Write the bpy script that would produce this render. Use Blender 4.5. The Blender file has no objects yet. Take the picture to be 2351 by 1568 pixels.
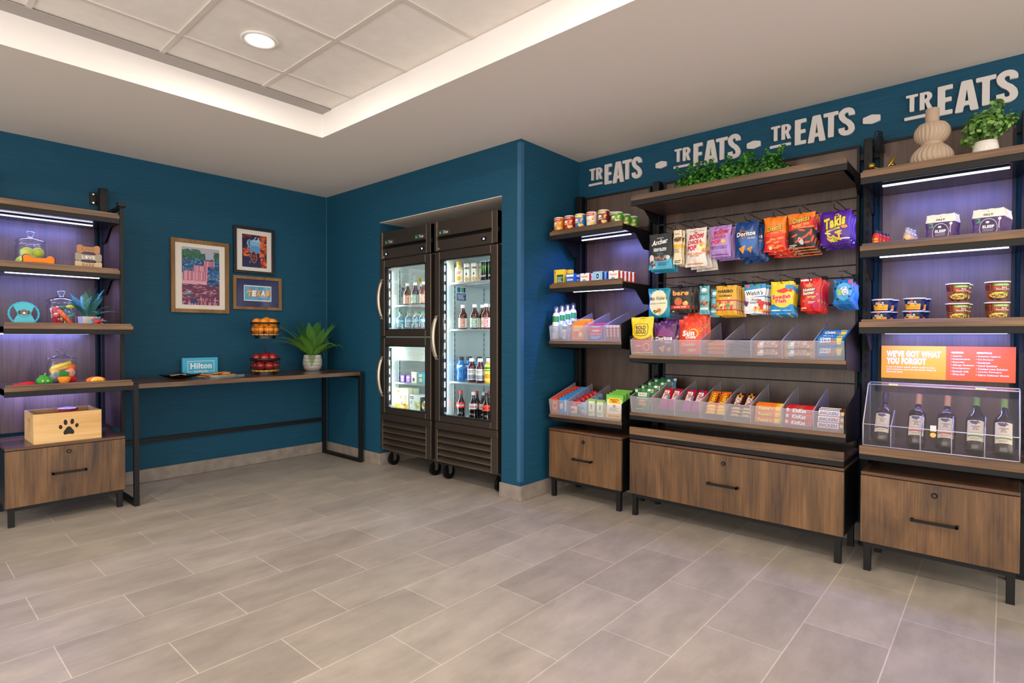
import bpy, bmesh, math, random
from math import cos, pi, radians, sqrt, exp
def sin(x): v = math.sin(x); return 0.0 if abs(v) < 1e-12 else v
from mathutils import Vector, Matrix, geometry
random.seed(7)
scene = bpy.context.scene
COL = scene.collection

# ---------------------------------------------------------------- camera
cam_d = bpy.data.cameras.new('camera'); cam = bpy.data.objects.new('camera', cam_d); COL.objects.link(cam)
yaw, pitch, roll = radians(41.3376), radians(-0.8251), radians(0.0997)
F = Vector((cos(yaw)*cos(pitch), sin(yaw)*cos(pitch), sin(pitch)))
R0 = Vector((sin(yaw), -cos(yaw), 0)); U0 = R0.cross(F)
Rv = R0*cos(roll)+U0*sin(roll); Uv = -R0*sin(roll)+U0*cos(roll)
mw = Matrix((Rv, Uv, -F)).transposed().to_4x4(); mw.translation = Vector((-2.868, -4.895, 1.1186))
cam.matrix_world = mw
cam_d.sensor_width = 36; cam_d.lens = 1285.04/2351*36; cam_d.shift_y = 5.157/2351; cam_d.clip_start = .05
scene.camera = cam

# ---------------------------------------------------------------- world, lights, exposure
wd = bpy.data.worlds.new('world'); scene.world = wd; wd.use_nodes = True
wd.node_tree.nodes['Background'].inputs[0].default_value = (1.0, .935, .875, 1)
wd.node_tree.nodes['Background'].inputs[1].default_value = 2.9
vs = scene.view_settings; vs.view_transform = 'Standard'; vs.look = 'None'; vs.gamma = 1; vs.use_curve_mapping = False
vs.exposure = 0.2
def lamp(kind, loc, power, col, size=.2, size_y=None, aim=None, spread=None, name='lamp_light', disk=False):
    l = bpy.data.lights.new(name, kind); l.energy = power; l.color = col
    if kind == 'AREA':
        l.shape = 'RECTANGLE' if size_y else ('DISK' if disk else 'SQUARE'); l.size = size
        if size_y: l.size_y = size_y
        if spread: l.spread = spread
    elif kind == 'POINT': l.shadow_soft_size = size
    o = bpy.data.objects.new(name, l); COL.objects.link(o); o.location = loc
    if aim is not None: o.rotation_euler = Vector(aim).to_track_quat('-Z', 'Y').to_euler()
    return o
H, HT = 2.439, 2.596            # soffit and tray ceiling heights
DOWN = [(-1.585, -2.08), (-1.585, -3.68), (-3.3, -2.08), (-3.3, -3.68), (-1.585, -5.2), (-3.3, -5.2)]
for x, y in DOWN:
    lamp('AREA', (x, y, HT-.02), 11.5, (1, .88, .75), .13, aim=(0, 0, -1), disk=True, name='downlight_beam')
LEDC = (.21, .25, 1.0)

# ---------------------------------------------------------------- materials
MATS = {}
def lin(c): return c/12.92 if c <= .04045 else ((c+.055)/1.055)**2.4
def rgb(h): h = h.lstrip('#'); return tuple(lin(int(h[i:i+2], 16)/255) for i in (0, 2, 4))+(1,)
def bsdf(m): return m.node_tree.nodes['Principled BSDF']
def C(h, r=.5, m=0, coat=0):
    k = (h, r, m, coat)
    if k in MATS: return MATS[k]
    mt = bpy.data.materials.new('paint_'+h.lstrip('#')); mt.use_nodes = True; b = bsdf(mt)
    b.inputs['Base Color'].default_value = rgb(h); b.inputs['Roughness'].default_value = r
    b.inputs['Metallic'].default_value = m; b.inputs['Coat Weight'].default_value = coat
    MATS[k] = mt; return mt
def nodes(name):
    mt = bpy.data.materials.new(name); mt.use_nodes = True
    nt = mt.node_tree; N = nt.nodes; L = nt.links
    def nd(t, **kw):
        n = N.new(t)
        for a, v in kw.items(): setattr(n, a, v)
        return n
    return mt, bsdf(mt), nd, L.new
def ramp(nd, stops):
    r = nd('ShaderNodeValToRGB'); e = r.color_ramp.elements
    while len(e) < len(stops): e.new(.5)
    for i, (p, c) in enumerate(stops): e[i].position = p; e[i].color = rgb(c)
    return r
def coords(nd, ln, scale, loc=(0, 0, 0), rnd=False):
    tc = nd('ShaderNodeTexCoord'); mp = nd('ShaderNodeMapping')
    mp.inputs['Scale'].default_value = scale; mp.inputs['Location'].default_value = loc
    src = tc.outputs['Object']
    if rnd:
        oi = nd('ShaderNodeObjectInfo'); va = nd('ShaderNodeVectorMath', operation='MULTIPLY_ADD')
        va.inputs[1].default_value = (7.3, 5.1, 3.7); ln(oi.outputs['Random'], va.inputs[0]); ln(src, va.inputs[2]); src = va.outputs[0]
    ln(src, mp.inputs['Vector']); return mp.outputs[0]
def wood(name, grain, cols, rough=.42, sc=1.0, contrast=(.32, .5, .7)):
    mt, b, nd, ln = nodes(name)
    al, ac = 1.1*sc, 5.5*sc
    s = {'z': (ac, ac, al), 'x': (al, ac, ac), 'y': (ac, al, ac)}[grain]
    n1 = nd('ShaderNodeTexNoise'); n1.inputs['Scale'].default_value = 1; n1.inputs['Detail'].default_value = 5; n1.inputs['Distortion'].default_value = 1.6
    ln(coords(nd, ln, s, rnd=True), n1.inputs['Vector'])
    n2 = nd('ShaderNodeTexNoise'); n2.inputs['Scale'].default_value = 1; n2.inputs['Detail'].default_value = 3
    ln(coords(nd, ln, tuple(v*(22 if v == ac else 3.5) for v in s), rnd=True), n2.inputs['Vector'])
    mx = nd('ShaderNodeMix', data_type='FLOAT'); mx.inputs[0].default_value = .33
    ln(n1.outputs[0], mx.inputs[2]); ln(n2.outputs[0], mx.inputs[3])
    r = ramp(nd, list(zip(contrast, cols))); ln(mx.outputs[0], r.inputs[0]); ln(r.outputs[0], b.inputs['Base Color'])
    b.inputs['Roughness'].default_value = rough
    return mt
WAL = ('#33231a', '#62462a', '#85613d')
WOOD_V = wood('walnut_vertical_grain', 'z', WAL); WOOD_H = wood('walnut_horizontal_grain', 'x', ('#3f2d1e', '#6a4d33', '#876847'))
WOOD_P = wood('walnut_panel', 'z', ('#35271f', '#4e3a2f', '#624c3f'), rough=.36)
WOOD_T = wood('walnut_tabletop', 'x', ('#33231a', '#563b2a', '#70503a'), rough=.25)
PINE = wood('pale_pine', 'x', ('#c89a5c', '#dcb376', '#e6c48c'), rough=.55)
OAKF = wood('brown_oak_frame', 'z', ('#5e4123', '#84602f', '#9a7440'))
def wallpaper():
    mt, b, nd, ln = nodes('teal_grasscloth_wallpaper')
    n = nd('ShaderNodeTexNoise'); n.inputs['Scale'].default_value = 1; n.inputs['Detail'].default_value = 3
    ln(coords(nd, ln, (5, 5, 300)), n.inputs['Vector'])
    n2 = nd('ShaderNodeTexNoise'); n2.inputs['Scale'].default_value = 1; n2.inputs['Detail'].default_value = 2
    ln(coords(nd, ln, (16, 16, 620)), n2.inputs['Vector'])
    mx = nd('ShaderNodeMix', data_type='FLOAT'); mx.inputs[0].default_value = .4; ln(n.outputs[0], mx.inputs[2]); ln(n2.outputs[0], mx.inputs[3])
    r = ramp(nd, [(.34, '#0e4058'), (.55, '#134b64'), (.74, '#225970')]); ln(mx.outputs[0], r.inputs[0]); ln(r.outputs[0], b.inputs['Base Color'])
    bp = nd('ShaderNodeBump'); bp.inputs['Strength'].default_value = .2; bp.inputs['Distance'].default_value = .002
    ln(mx.outputs[0], bp.inputs['Height']); ln(bp.outputs[0], b.inputs['Normal'])
    b.inputs['Roughness'].default_value = .65; b.inputs['Specular IOR Level'].default_value = .25; return mt
def tiles():
    mt, b, nd, ln = nodes('grey_stone_floor_tile')
    br = nd('ShaderNodeTexBrick'); br.offset = .5; br.offset_frequency = 2; br.squash = 1
    br.inputs['Scale'].default_value = 1; br.inputs['Brick Width'].default_value = .5645; br.inputs['Row Height'].default_value = .2822
    br.inputs['Mortar Size'].default_value = .0022; br.inputs['Mortar Smooth'].default_value = .1; br.inputs['Bias'].default_value = 0
    br.inputs['Color1'].default_value = rgb('#a89e92'); br.inputs['Color2'].default_value = rgb('#b6ac9f'); br.inputs['Mortar'].default_value = rgb('#d2c8ba')
    ln(coords(nd, ln, (1, 1, 1), (-.366, 3.471, 0)), br.inputs['Vector'])
    n = nd('ShaderNodeTexNoise'); n.inputs['Scale'].default_value = 1; n.inputs['Detail'].default_value = 8; n.inputs['Roughness'].default_value = .65
    ln(coords(nd, ln, (3.2, 7, 1)), n.inputs['Vector'])
    r = ramp(nd, [(.30, '#b8b8b8'), (.70, '#ffffff')]); ln(n.outputs[0], r.inputs[0])
    mx = nd('ShaderNodeMix', data_type='RGBA', blend_type='MULTIPLY'); mx.inputs[0].default_value = .6
    ln(br.outputs[0], mx.inputs[6]); ln(r.outputs[0], mx.inputs[7]); ln(mx.outputs[2], b.inputs['Base Color'])
    b.inputs['Roughness'].default_value = .42
    bp = nd('ShaderNodeBump'); bp.invert = True; bp.inputs['Strength'].default_value = .3; bp.inputs['Distance'].default_value = .002
    ln(br.outputs[1], bp.inputs['Height']); ln(bp.outputs[0], b.inputs['Normal']); return mt
def stone(name, a, c2):
    mt, b, nd, ln = nodes(name)
    n = nd('ShaderNodeTexNoise'); n.inputs['Scale'].default_value = 14; n.inputs['Detail'].default_value = 8
    ln(coords(nd, ln, (1, 1, 1)), n.inputs['Vector']); r = ramp(nd, [(.3, a), (.7, c2)]); ln(n.outputs[0], r.inputs[0])
    ln(r.outputs[0], b.inputs['Base Color']); b.inputs['Roughness'].default_value = .5; return mt
def emis(name, col, s):
    mt = bpy.data.materials.new(name); mt.use_nodes = True; b = bsdf(mt)
    b.inputs['Base Color'].default_value = (0, 0, 0, 1); b.inputs['Emission Color'].default_value = col+(1,); b.inputs['Emission Strength'].default_value = s
    return mt
def clear(name, tint, gloss=.08, rough=.02, diff=0, blur=0, br=.25, edge=.5):
    """thin see-through sheet: mostly straight-through, a little mirror, optional milky and blurred part"""
    mt = bpy.data.materials.new(name); mt.use_nodes = True; nt = mt.node_tree; N = nt.nodes; L = nt.links
    for n in list(N): N.remove(n)
    out = N.new('ShaderNodeOutputMaterial'); t = N.new('ShaderNodeBsdfTransparent'); t.inputs[0].default_value = tint
    sh = t.outputs[0]
    def mix(fac, b2):
        nonlocal sh
        m = N.new('ShaderNodeMixShader')
        if isinstance(fac, float): m.inputs[0].default_value = fac
        else: L.new(fac, m.inputs[0])
        L.new(sh, m.inputs[1]); L.new(b2, m.inputs[2]); sh = m.outputs[0]
    if blur:
        rf = N.new('ShaderNodeBsdfRefraction'); rf.inputs['IOR'].default_value = 1.03; rf.inputs['Roughness'].default_value = br; mix(float(blur), rf.outputs[0])
    if diff:
        d = N.new('ShaderNodeBsdfDiffuse'); d.inputs[0].default_value = (.88, .86, .93, 1); mix(float(diff), d.outputs[0])
    g = N.new('ShaderNodeBsdfGlossy'); g.inputs['Roughness'].default_value = rough
    lw = N.new('ShaderNodeLayerWeight'); lw.inputs[0].default_value = .35
    ma = N.new('ShaderNodeMath'); ma.operation = 'MULTIPLY_ADD'; ma.inputs[1].default_value = edge; ma.inputs[2].default_value = gloss; L.new(lw.outputs['Facing'], ma.inputs[0])
    mix(ma.outputs[0], g.outputs[0]); L.new(sh, out.inputs[0]); return mt
PAPER = wallpaper(); TILE = tiles(); BASEB = stone('grey_stone_baseboard', '#7f756b', '#988d82')
CEILP = C('#e2d9d0', .9); WHITEP = C('#f4f0ec', .8); TILEC = stone('mineral_ceiling_tile', '#ece5de', '#f2ece6'); bsdf(TILEC).inputs['Roughness'].default_value = .9
BLACK = C('#0e0f11', .5); bsdf(BLACK).inputs['Specular IOR Level'].default_value = .3; BLACKG = C('#1a1a20', .16); BLACK2 = C('#060607', .55); bsdf(BLACK2).inputs['Specular IOR Level'].default_value = .25; STEEL = C('#6b6055', .3, .9); STEELD = C('#5b5149', .36, .8); STEELL = C('#c4b5a2', .35, .75)
GLASS = clear('fridge_door_glass', (.97, .99, .98, 1), .03); JAR = clear('jar_glass', (.95, .96, 1, 1), .02, .03, edge=.38)
ACR = clear('frosted_acrylic', (.97, .97, 1, 1), .02, .2, .14, .42, .22); ACRW = clear('acrylic_wine_case', (.96, .95, .98, 1), .012, .05, .015)
CLEARP = clear('clear_plastic', (.95, .97, 1, 1), .12, .1, .05)
LEDM = emis('led_strip_glow', (.60, .62, 1.0), 6); DOWNM = emis('downlight_lens_glow', (1, .93, .82), 9)
PICG = clear('picture_glass', (1, 1, 1, 1), .0, .12, edge=.12)

# ---------------------------------------------------------------- mesh builder
class MB:
    def __init__(s): s.v = []; s.f = []; s.mi = []; s.sm = []; s.mats = []; s.M = Matrix.Identity(4)
    def mi_(s, m):
        if m not in s.mats: s.mats.append(m)
        return s.mats.index(m)
    def add(s, vs, fs, m, smooth=False):
        b = len(s.v); s.v += [tuple(s.M @ Vector(p)) for p in vs]; k = s.mi_(m)
        for f in fs: s.f.append(tuple(b+i for i in f)); s.mi.append(k); s.sm.append(smooth)
        return s
    def box(s, x0, x1, y0, y1, z0, z1, m, bev=0):
        if bev:
            b = min(bev, (x1-x0)/2.01, (y1-y0)/2.01, (z1-z0)/2.01)
            vs = []; idx = {}
            def V(p):
                if p not in idx: idx[p] = len(vs); vs.append(p)
                return idx[p]
            X, Y, Z = (x0, x1), (y0, y1), (z0, z1); fs = []
            def pt(i, j, k, ax):   # corner vertex lying on the face with normal axis ax
                q = [X[i], Y[j], Z[k]]; sg = (i, j, k)
                for a in range(3):
                    if a != ax: q[a] += b if sg[a] == 0 else -b
                return V(tuple(q))
            for ax in range(3):
                o = [a for a in range(3) if a != ax]
                for e in (0, 1):
                    q = []
                    for (p, r) in ((0, 0), (1, 0), (1, 1), (0, 1)):
                        t = [0, 0, 0]; t[ax] = e; t[o[0]] = p; t[o[1]] = r; q.append(pt(*t, ax))
                    if (e == 0) != (ax == 1): q.reverse()
                    fs.append(tuple(q))
            for ax in range(3):    # edges along ax
                o = [a for a in range(3) if a != ax]
                for p in (0, 1):
                    for r in (0, 1):
                        q = []
                        for e, fa in ((0, o[0]), (1, o[0]), (1, o[1]), (0, o[1])):
                            t = [0, 0, 0]; t[ax] = e; t[o[0]] = p; t[o[1]] = r; q.append(pt(*t, fa))
                        fs.append(tuple(q))
            for i in (0, 1):
                for j in (0, 1):
                    for k in (0, 1): fs.append(tuple(pt(i, j, k, a) for a in range(3)))
            return s.add(vs, fs, m)
        vs = [(x, y, z) for x in (x0, x1) for y in (y0, y1) for z in (z0, z1)]
        return s.add(vs, [(0, 1, 3, 2), (4, 6, 7, 5), (0, 4, 5, 1), (2, 3, 7, 6), (0, 2, 6, 4), (1, 5, 7, 3)], m)
    def lathe(s, prof, m, c=(0, 0, 0), n=20, arc=1.0, flute=0, fn=0):
        vs = []; fs = []; k = len(prof)
        for i in range(n):
            a = 2*pi*arc*i/n; q = 1+flute*(abs(cos(a*fn/2))-.5) if flute else 1
            for r, z in prof: vs.append((c[0]+r*q*sin(a), c[1]-r*q*cos(a), c[2]+z))
        for i in range(n if arc == 1 else n-1):
            j = (i+1) % n
            for t in range(k-1):
                fs.append((i*k+t, j*k+t, j*k+t+1, i*k+t+1))
        return s.add(vs, fs, m, True)
    def cyl(s, p0, p1, r, m, n=12, r1=None, cap=True):
        p0 = Vector(p0); p1 = Vector(p1); d = (p1-p0).normalized(); a = d.orthogonal().normalized(); b = d.cross(a); r1 = r if r1 is None else r1
        vs = []
        for i in range(n):
            t = 2*pi*i/n; o = a*cos(t)+b*sin(t); vs += [p0+o*r, p1+o*r1]
        s.add(vs, [(2*i, 2*((i+1) % n), 2*((i+1) % n)+1, 2*i+1) for i in range(n)], m, True)
        if cap: s.add(vs, [tuple(2*i for i in reversed(range(n))), tuple(2*i+1 for i in range(n))], m)
        return s
    def tube(s, pts, r, m, n=6, cap=True):
        P = [Vector(p) for p in pts]; vs = []; up = Vector((0, 0, 1))
        rr = r if isinstance(r, (list, tuple)) else [r]*len(P)
        a = None
        for i, p in enumerate(P):
            d = (P[min(i+1, len(P)-1)]-P[max(i-1, 0)]).normalized()
            if a is None: a = d.orthogonal().normalized()
            a = (a-d*a.dot(d)).normalized(); b = d.cross(a)
            for k in range(n): t = 2*pi*k/n; vs.append(p+(a*cos(t)+b*sin(t))*rr[i])
        fs = [(i*n+k, i*n+(k+1) % n, (i+1)*n+(k+1) % n, (i+1)*n+k) for i in range(len(P)-1) for k in range(n)]
        if cap: fs += [tuple(reversed(range(n))), tuple((len(P)-1)*n+k for k in range(n))]
        return s.add(vs, fs, m, True)
    def grid(s, fn, nu, nv, m, smooth=True, wrap=False):
        vs = [fn(i/nu, j/nv) for i in range(nu+1) for j in range(nv+1)]; w = nv+1
        return s.add(vs, [(i*w+j, (i+1)*w+j, (i+1)*w+j+1, i*w+j+1) for i in range(nu) for j in range(nv)], m, smooth)
    def ball(s, c, r, m, nu=14, nv=8, sc=(1, 1, 1), fn=None):
        def f(u, v):
            a = 2*pi*u; b = pi*v; k = r*(fn(a, b) if fn else 1)
            return (c[0]+k*sc[0]*sin(b)*cos(a), c[1]+k*sc[1]*sin(b)*sin(a), c[2]-k*sc[2]*cos(b))
        return s.grid(f, nu, nv, m)
    def prism(s, loops, ax, t0, t1, m):
        """loops: outer polygon first, then holes; 2D points spread on the two axes other than ax"""
        if not hasattr(loops[0][0], '__len__'): loops = [loops]
        tri = geometry.tessellate_polygon([[Vector((p[0], p[1], 0)) for p in l] for l in loops]); flat = [p for l in loops for p in l]
        def P3(p, t): return {0: (t, p[0], p[1]), 1: (p[0], t, p[1]), 2: (p[0], p[1], t)}[ax]
        n = len(flat); s.add([P3(p, t0) for p in flat]+[P3(p, t1) for p in flat], [tuple(t) for t in tri]+[tuple(n+i for i in t) for t in tri], m)
        b = 0; fs = []
        for l in loops:
            k = len(l); fs += [(b+i, b+(i+1) % k, n+b+(i+1) % k, n+b+i) for i in range(k)]; b += k
        return s.add([P3(p, t0) for p in flat]+[P3(p, t1) for p in flat], fs, m)
    def mesh(s, name):
        me = bpy.data.meshes.new(name); me.from_pydata(s.v, [], s.f)
        for m in s.mats: me.materials.append(m)
        me.polygons.foreach_set('material_index', s.mi); me.polygons.foreach_set('use_smooth', s.sm)
        bm = bmesh.new(); bm.from_mesh(me); bmesh.ops.recalc_face_normals(bm, faces=bm.faces) if len(bm.faces) < 60000 else None
        bm.to_mesh(me); bm.free(); me.update(); return me
    def build(s, name, parent=None):
        o = bpy.data.objects.new(name, s.mesh(name)); COL.objects.link(o)
        if parent is not None: o.parent = parent
        return o

def tag(o, label=None, cat=None, group=None, kind=None):
    if label: o['label'] = label
    if cat: o['category'] = cat
    if group: o['group'] = group
    if kind: o['kind'] = kind
    return o
RW = -pi/2
def put(o, s, d, z, turn=0, tilt=0, lean=0):
    """stand a thing in front of the right-hand walls: s = distance along the wall, d = depth, facing the room"""
    o.matrix_world = Matrix.Translation((d, -s, z)) @ Matrix.Rotation(RW+turn, 4, 'Z') @ Matrix.Rotation(tilt, 4, 'X') @ Matrix.Rotation(lean, 4, 'Y'); return o
def putL(o, x, y, z, turn=0, tilt=0, lean=0):
    o.matrix_world = Matrix.Translation((x, y, z)) @ Matrix.Rotation(turn, 4, 'Z') @ Matrix.Rotation(tilt, 4, 'X') @ Matrix.Rotation(lean, 4, 'Y'); return o
def thing(name, label, cat, group=None):
    o = bpy.data.objects.new(name, None); COL.objects.link(o); o.empty_display_size = .05; return tag(o, label, cat, group)
KIDS = {}
def dup(o, label=None, group=None):
    c = o.copy(); COL.objects.link(c)
    if label: c['label'] = label
    if group: c['group'] = group
    for ch in [k for k in bpy.data.objects if k.parent == o]:
        e = ch.copy(); COL.objects.link(e); e.parent = c
        for g in [k for k in bpy.data.objects if k.parent == ch]: h = g.copy(); COL.objects.link(h); h.parent = e
    return c
def struct(mb, name): return tag(mb.build(name), kind='structure')

# ---------------------------------------------------------------- printing on surfaces
TXT = {}
def glyphs(txt, bold):
    k = (txt, bold)
    if k in TXT: return TXT[k]
    c = bpy.data.curves.new('t', 'FONT'); c.body = txt; c.offset = bold; c.resolution_u = 3; c.fill_mode = 'FRONT'
    c.space_character = 1+bold*2.2; c.space_line = .85; c.align_x = 'CENTER'
    o = bpy.data.objects.new('t', c); me = o.to_mesh()
    V = [(v.co.x, v.co.y) for v in me.vertices]; Fc = [tuple(p.vertices) for p in me.polygons]
    o.to_mesh_clear(); bpy.data.objects.remove(o); bpy.data.curves.remove(c)
    x0 = min(v[0] for v in V); x1 = max(v[0] for v in V); y0 = min(v[1] for v in V); y1 = max(v[1] for v in V)
    V = [((x-x0)/(x1-x0)-.5, (y-y0)/(y1-y0)-.5) for x, y in V]; TXT[k] = (V, Fc); return TXT[k]
class Art:
    """2D artwork in u (-1..1) and v (0..1) laid on a surface function S(u, v, height)"""
    def __init__(s, mb, S, su=.14, sv=.07, eps=.0006):
        s.mb = mb; s.S = S; s.su = su; s.sv = sv; s.eps = eps
        o, a, b = (Vector(S(*p, 0)) for p in ((0, .5), (.1, .5), (0, .6))); s.aspect = (a-o).length/max(1e-9, (b-o).length)
    def raw(s, V, Fc, col, l, curved=True):
        if not V: return
        if curved and s.su:
            bm = bmesh.new(); vv = [bm.verts.new((x, y, 0)) for x, y in V]
            for f in Fc:
                try: bm.faces.new([vv[i] for i in f])
                except ValueError: pass
            for ax, st in ((0, s.su), (1, s.sv)):
                lo = min(p[ax] for p in V); hi = max(p[ax] for p in V); k = math.ceil(lo/st)
                while k*st < hi:
                    co = [0, 0, 0]; co[ax] = k*st; no = [0, 0, 0]; no[ax] = 1
                    bmesh.ops.bisect_plane(bm, geom=bm.verts[:]+bm.edges[:]+bm.faces[:], plane_co=co, plane_no=no); k += 1
            bm.verts.index_update(); V = [(v.co.x, v.co.y) for v in bm.verts]; V = [(max(-1, min(1, x)), max(0, min(1, y))) for x, y in V]; Fc = [tuple(v.index for v in f.verts) for f in bm.faces]; bm.free()
        if getattr(s, 'clip', 0): V = [(max(-1, min(1, x)), max(0, min(1, y))) for x, y in V]
        s.mb.add([s.S(u, v, s.eps*l) for u, v in V], Fc, col if not isinstance(col, str) else C(col, .35), bool(s.su))
    def rect(s, u0, u1, v0, v1, col, l=1): s.raw([(u0, v0), (u1, v0), (u1, v1), (u0, v1)], [(0, 1, 2, 3)], col, l)
    def poly(s, pts, col, l=1):
        t = geometry.tessellate_polygon([[Vector((p[0], p[1], 0)) for p in pts]]); s.raw(list(pts), [tuple(i) for i in t], col, l)
    def ell(s, cu, cv, ru, rv, col, l=1, n=18, rot=0, a0=0, a1=360):
        P = []
        for i in range(n+(a1 < 360)):
            a = radians(a0+(a1-a0)*i/n); x, y = ru*cos(a)*s.aspect, rv*sin(a); P.append((cu+(x*cos(rot)-y*sin(rot))/s.aspect, cv+x*sin(rot)+y*cos(rot)))
        s.raw(P, [tuple(range(len(P)))], col, l)
    def line(s, pts, w, col, l=1):
        for (a, b), (c, d) in zip(pts, pts[1:]):
            L = sqrt((c-a)**2+(d-b)**2) or 1; nx, ny = -(d-b)/L*w/2, (c-a)/L*w/2
            s.raw([(a+nx, b+ny), (c+nx, d+ny), (c-nx, d-ny), (a-nx, b-ny)], [(0, 1, 2, 3)], col, l)
    def text(s, txt, cu, cv, w, h, col, l=2, bold=.02, shear=0, rot=0, outline=None, ow=.05):
        if outline: s.text(txt, cu, cv, w*1.06, h*1.14, outline, l, bold+ow, shear, rot); l += 1.5
        V, Fc = glyphs(txt, bold); P = []
        for x, y in V:
            x2 = x*w*s.aspect+shear*y*h; y2 = y*h; P.append((cu+(x2*cos(rot)-y2*sin(rot))/s.aspect, cv+x2*sin(rot)+y2*cos(rot)))
        s.raw(P, Fc, col, l)
    def lines(s, u0, u1, v0, v1, n, col, l=2, fill=.45, rag=.3, seed=1):
        rd = random.Random(seed)
        for i in range(n):
            y = v1-(v1-v0)*(i+.5)/n; h = (v1-v0)/n*fill; s.rect(u0, u1-(u1-u0)*rag*rd.random(), y-h/2, y+h/2, col, l)
    def dots(s, u0, u1, v0, v1, n, cols, ru, rv, l=2, seed=3):
        rd = random.Random(seed)
        for i in range(n):
            k = rd.uniform(.7, 1.3); s.ell(rd.uniform(u0, u1), rd.uniform(v0, v1), ru*k, rv*k, rd.choice(cols), l+i*.05, n=9, rot=rd.uniform(0, 3))
def flat(w, h, y=0): return lambda u, v, e: (u*w/2, y-e, v*h)
def roundS(r, h, z=0, span=pi/2, taper=0):
    def f(u, v, e): a = u*span; q = r-taper*(1-v)+e; return (q*sin(a), -q*cos(a), z+v*h)
    return f
# ---------------------------------------------------------------- room shell
A, D = 2.449, .683              # pier corner and depth of the shelving wall
X0, Y0 = -6.2, -8.6
m = MB(); m.box(X0, 1.6, Y0, .1, -.1, 0, TILE); struct(m, 'floor')
m = MB(); m.box(X0, .1, 0, .12, 0, H+.4, PAPER); struct(m, 'wall_left')
# fridge wall with its recess (opening y -.858..-2.276, top 2.088)
m = MB(); m.box(0, .12, -.858, 0, 0, H+.4, PAPER); m.box(0, .12, -2.276, -.858, 2.088, H+.4, PAPER)
m.box(.12, 1.0, -.858, -.78, 0, 2.088, PAPER); struct(m, 'wall_fridge')
m = MB(); m.box(0, 1.0, -A, -2.276, 0, H+.4, PAPER); struct(m, 'wall_pier')
m = MB(); m.box(.0015, 1.0, -2.2755, -.8585, 2.084, 2.0879, C('#e8ddd0', .8)); m.box(.96, 1.0, -2.276, -.858, 0, 2.088, C('#5f6a70', .8)); struct(m, 'wall_recess')
m = MB(); m.box(D, D+.12, -6.4, -A, 0, H+.4, PAPER); struct(m, 'wall_right')
# corner guard on the pier
m = MB(); g = C('#2f5f80', .45); m.box(-.003, 0, -A-.003, -A+.03, .128, H-.02, g); m.box(0, .03, -A-.003, -A, .128, H-.02, g); struct(m, 'trim_1')
m = MB(); m.box(-.004, -.0015, -.0035, -.0005, .1, H, C('#5b8298', .4)); struct(m, 'trim_2')
# soffit round the raised tray
TX, TY = -.881, -1.455
m = MB(); m.box(X0, 1.0, TY, .12, H, HT+.3, CEILP); m.box(TX, 1.6, -6.9, TY, H, HT+.3, CEILP); m.box(X0, 1.6, Y0, -6.9, H, HT+.3, CEILP); m.box(X0, -5.2, -6.9, TY, H, HT+.3, CEILP)
struct(m, 'ceiling')
m = MB(); m.box(-5.2, TX, TY-.004, TY, H-.001, HT, WHITEP); m.box(TX-.004, TX, -6.9, TY, H-.001, HT, WHITEP); struct(m, 'trim_3')
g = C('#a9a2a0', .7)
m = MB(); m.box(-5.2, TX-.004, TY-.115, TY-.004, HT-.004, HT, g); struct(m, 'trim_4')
# tile grid: intersections at (-1.863+.534i, -1.826-.534j)
GX, GY, GP = -1.8635, -1.826, .534
m = MB(); m.box(-5.2, TX, -6.9, TY, HT+.006, HT+.03, TILEC); struct(m, 'ceiling')
m = MB(); w = .0115; g = C('#d9d1c9', .6)
for i in range(-6, 3):
    x = GX+GP*i
    if x < TX: m.box(x-w, x+w, -6.9, TY-.004, HT, HT+.006, g)
for j in range(0, 10):
    y = GY-GP*j; m.box(-5.2, TX-.004, y-w, y+w, HT-.0004, HT+.0056, g)
struct(m, 'trim_5')
# stone baseboards
def bb(name, *bx):
    m = MB()
    for b in bx: m.box(*b, 0, .1, BASEB, .002)
    struct(m, name)
bb('baseboard_left', (X0, 0, -.012, 0)); bb('baseboard_fridge', (-.012, 0, -.858, -.012), (-.012, .5, -.87, -.858)); bb('baseboard_pier', (-.012, 0, -A-.012, -2.276), (0, D, -A-.012, -A), (-.012, .3, -2.276, -2.264)); bb('baseboard_right', (D-.012, D, -6.4, -A-.012))

def downlight(x, y, label):
    t = thing('downlight', label, 'ceiling light', 'round downlights in the tiled ceiling'); t.location = (x, y, HT)
    m = MB(); m.lathe([(.088, 0), (.088, -.004), (.078, -.008), (.062, -.003), (.062, .004)], C('#e9e4de', .5), n=32); m.build('trim_ring', t)
    m = MB(); m.lathe([(0.0001, .001), (.062, .001)], DOWNM, n=32); m.build('lens', t)
for i, (x, y) in enumerate(DOWN): downlight(x, y, 'round white recessed downlight glowing in a square ceiling tile' if i == 0 else 'round recessed downlight %s' % ['', 'straight behind the visible one, towards the camera', 'left of the visible one, near the left wall', 'left in the middle row of the tray', 'in the rear row above the camera, right side', 'in the rear row above the camera, left side'][i])

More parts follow.
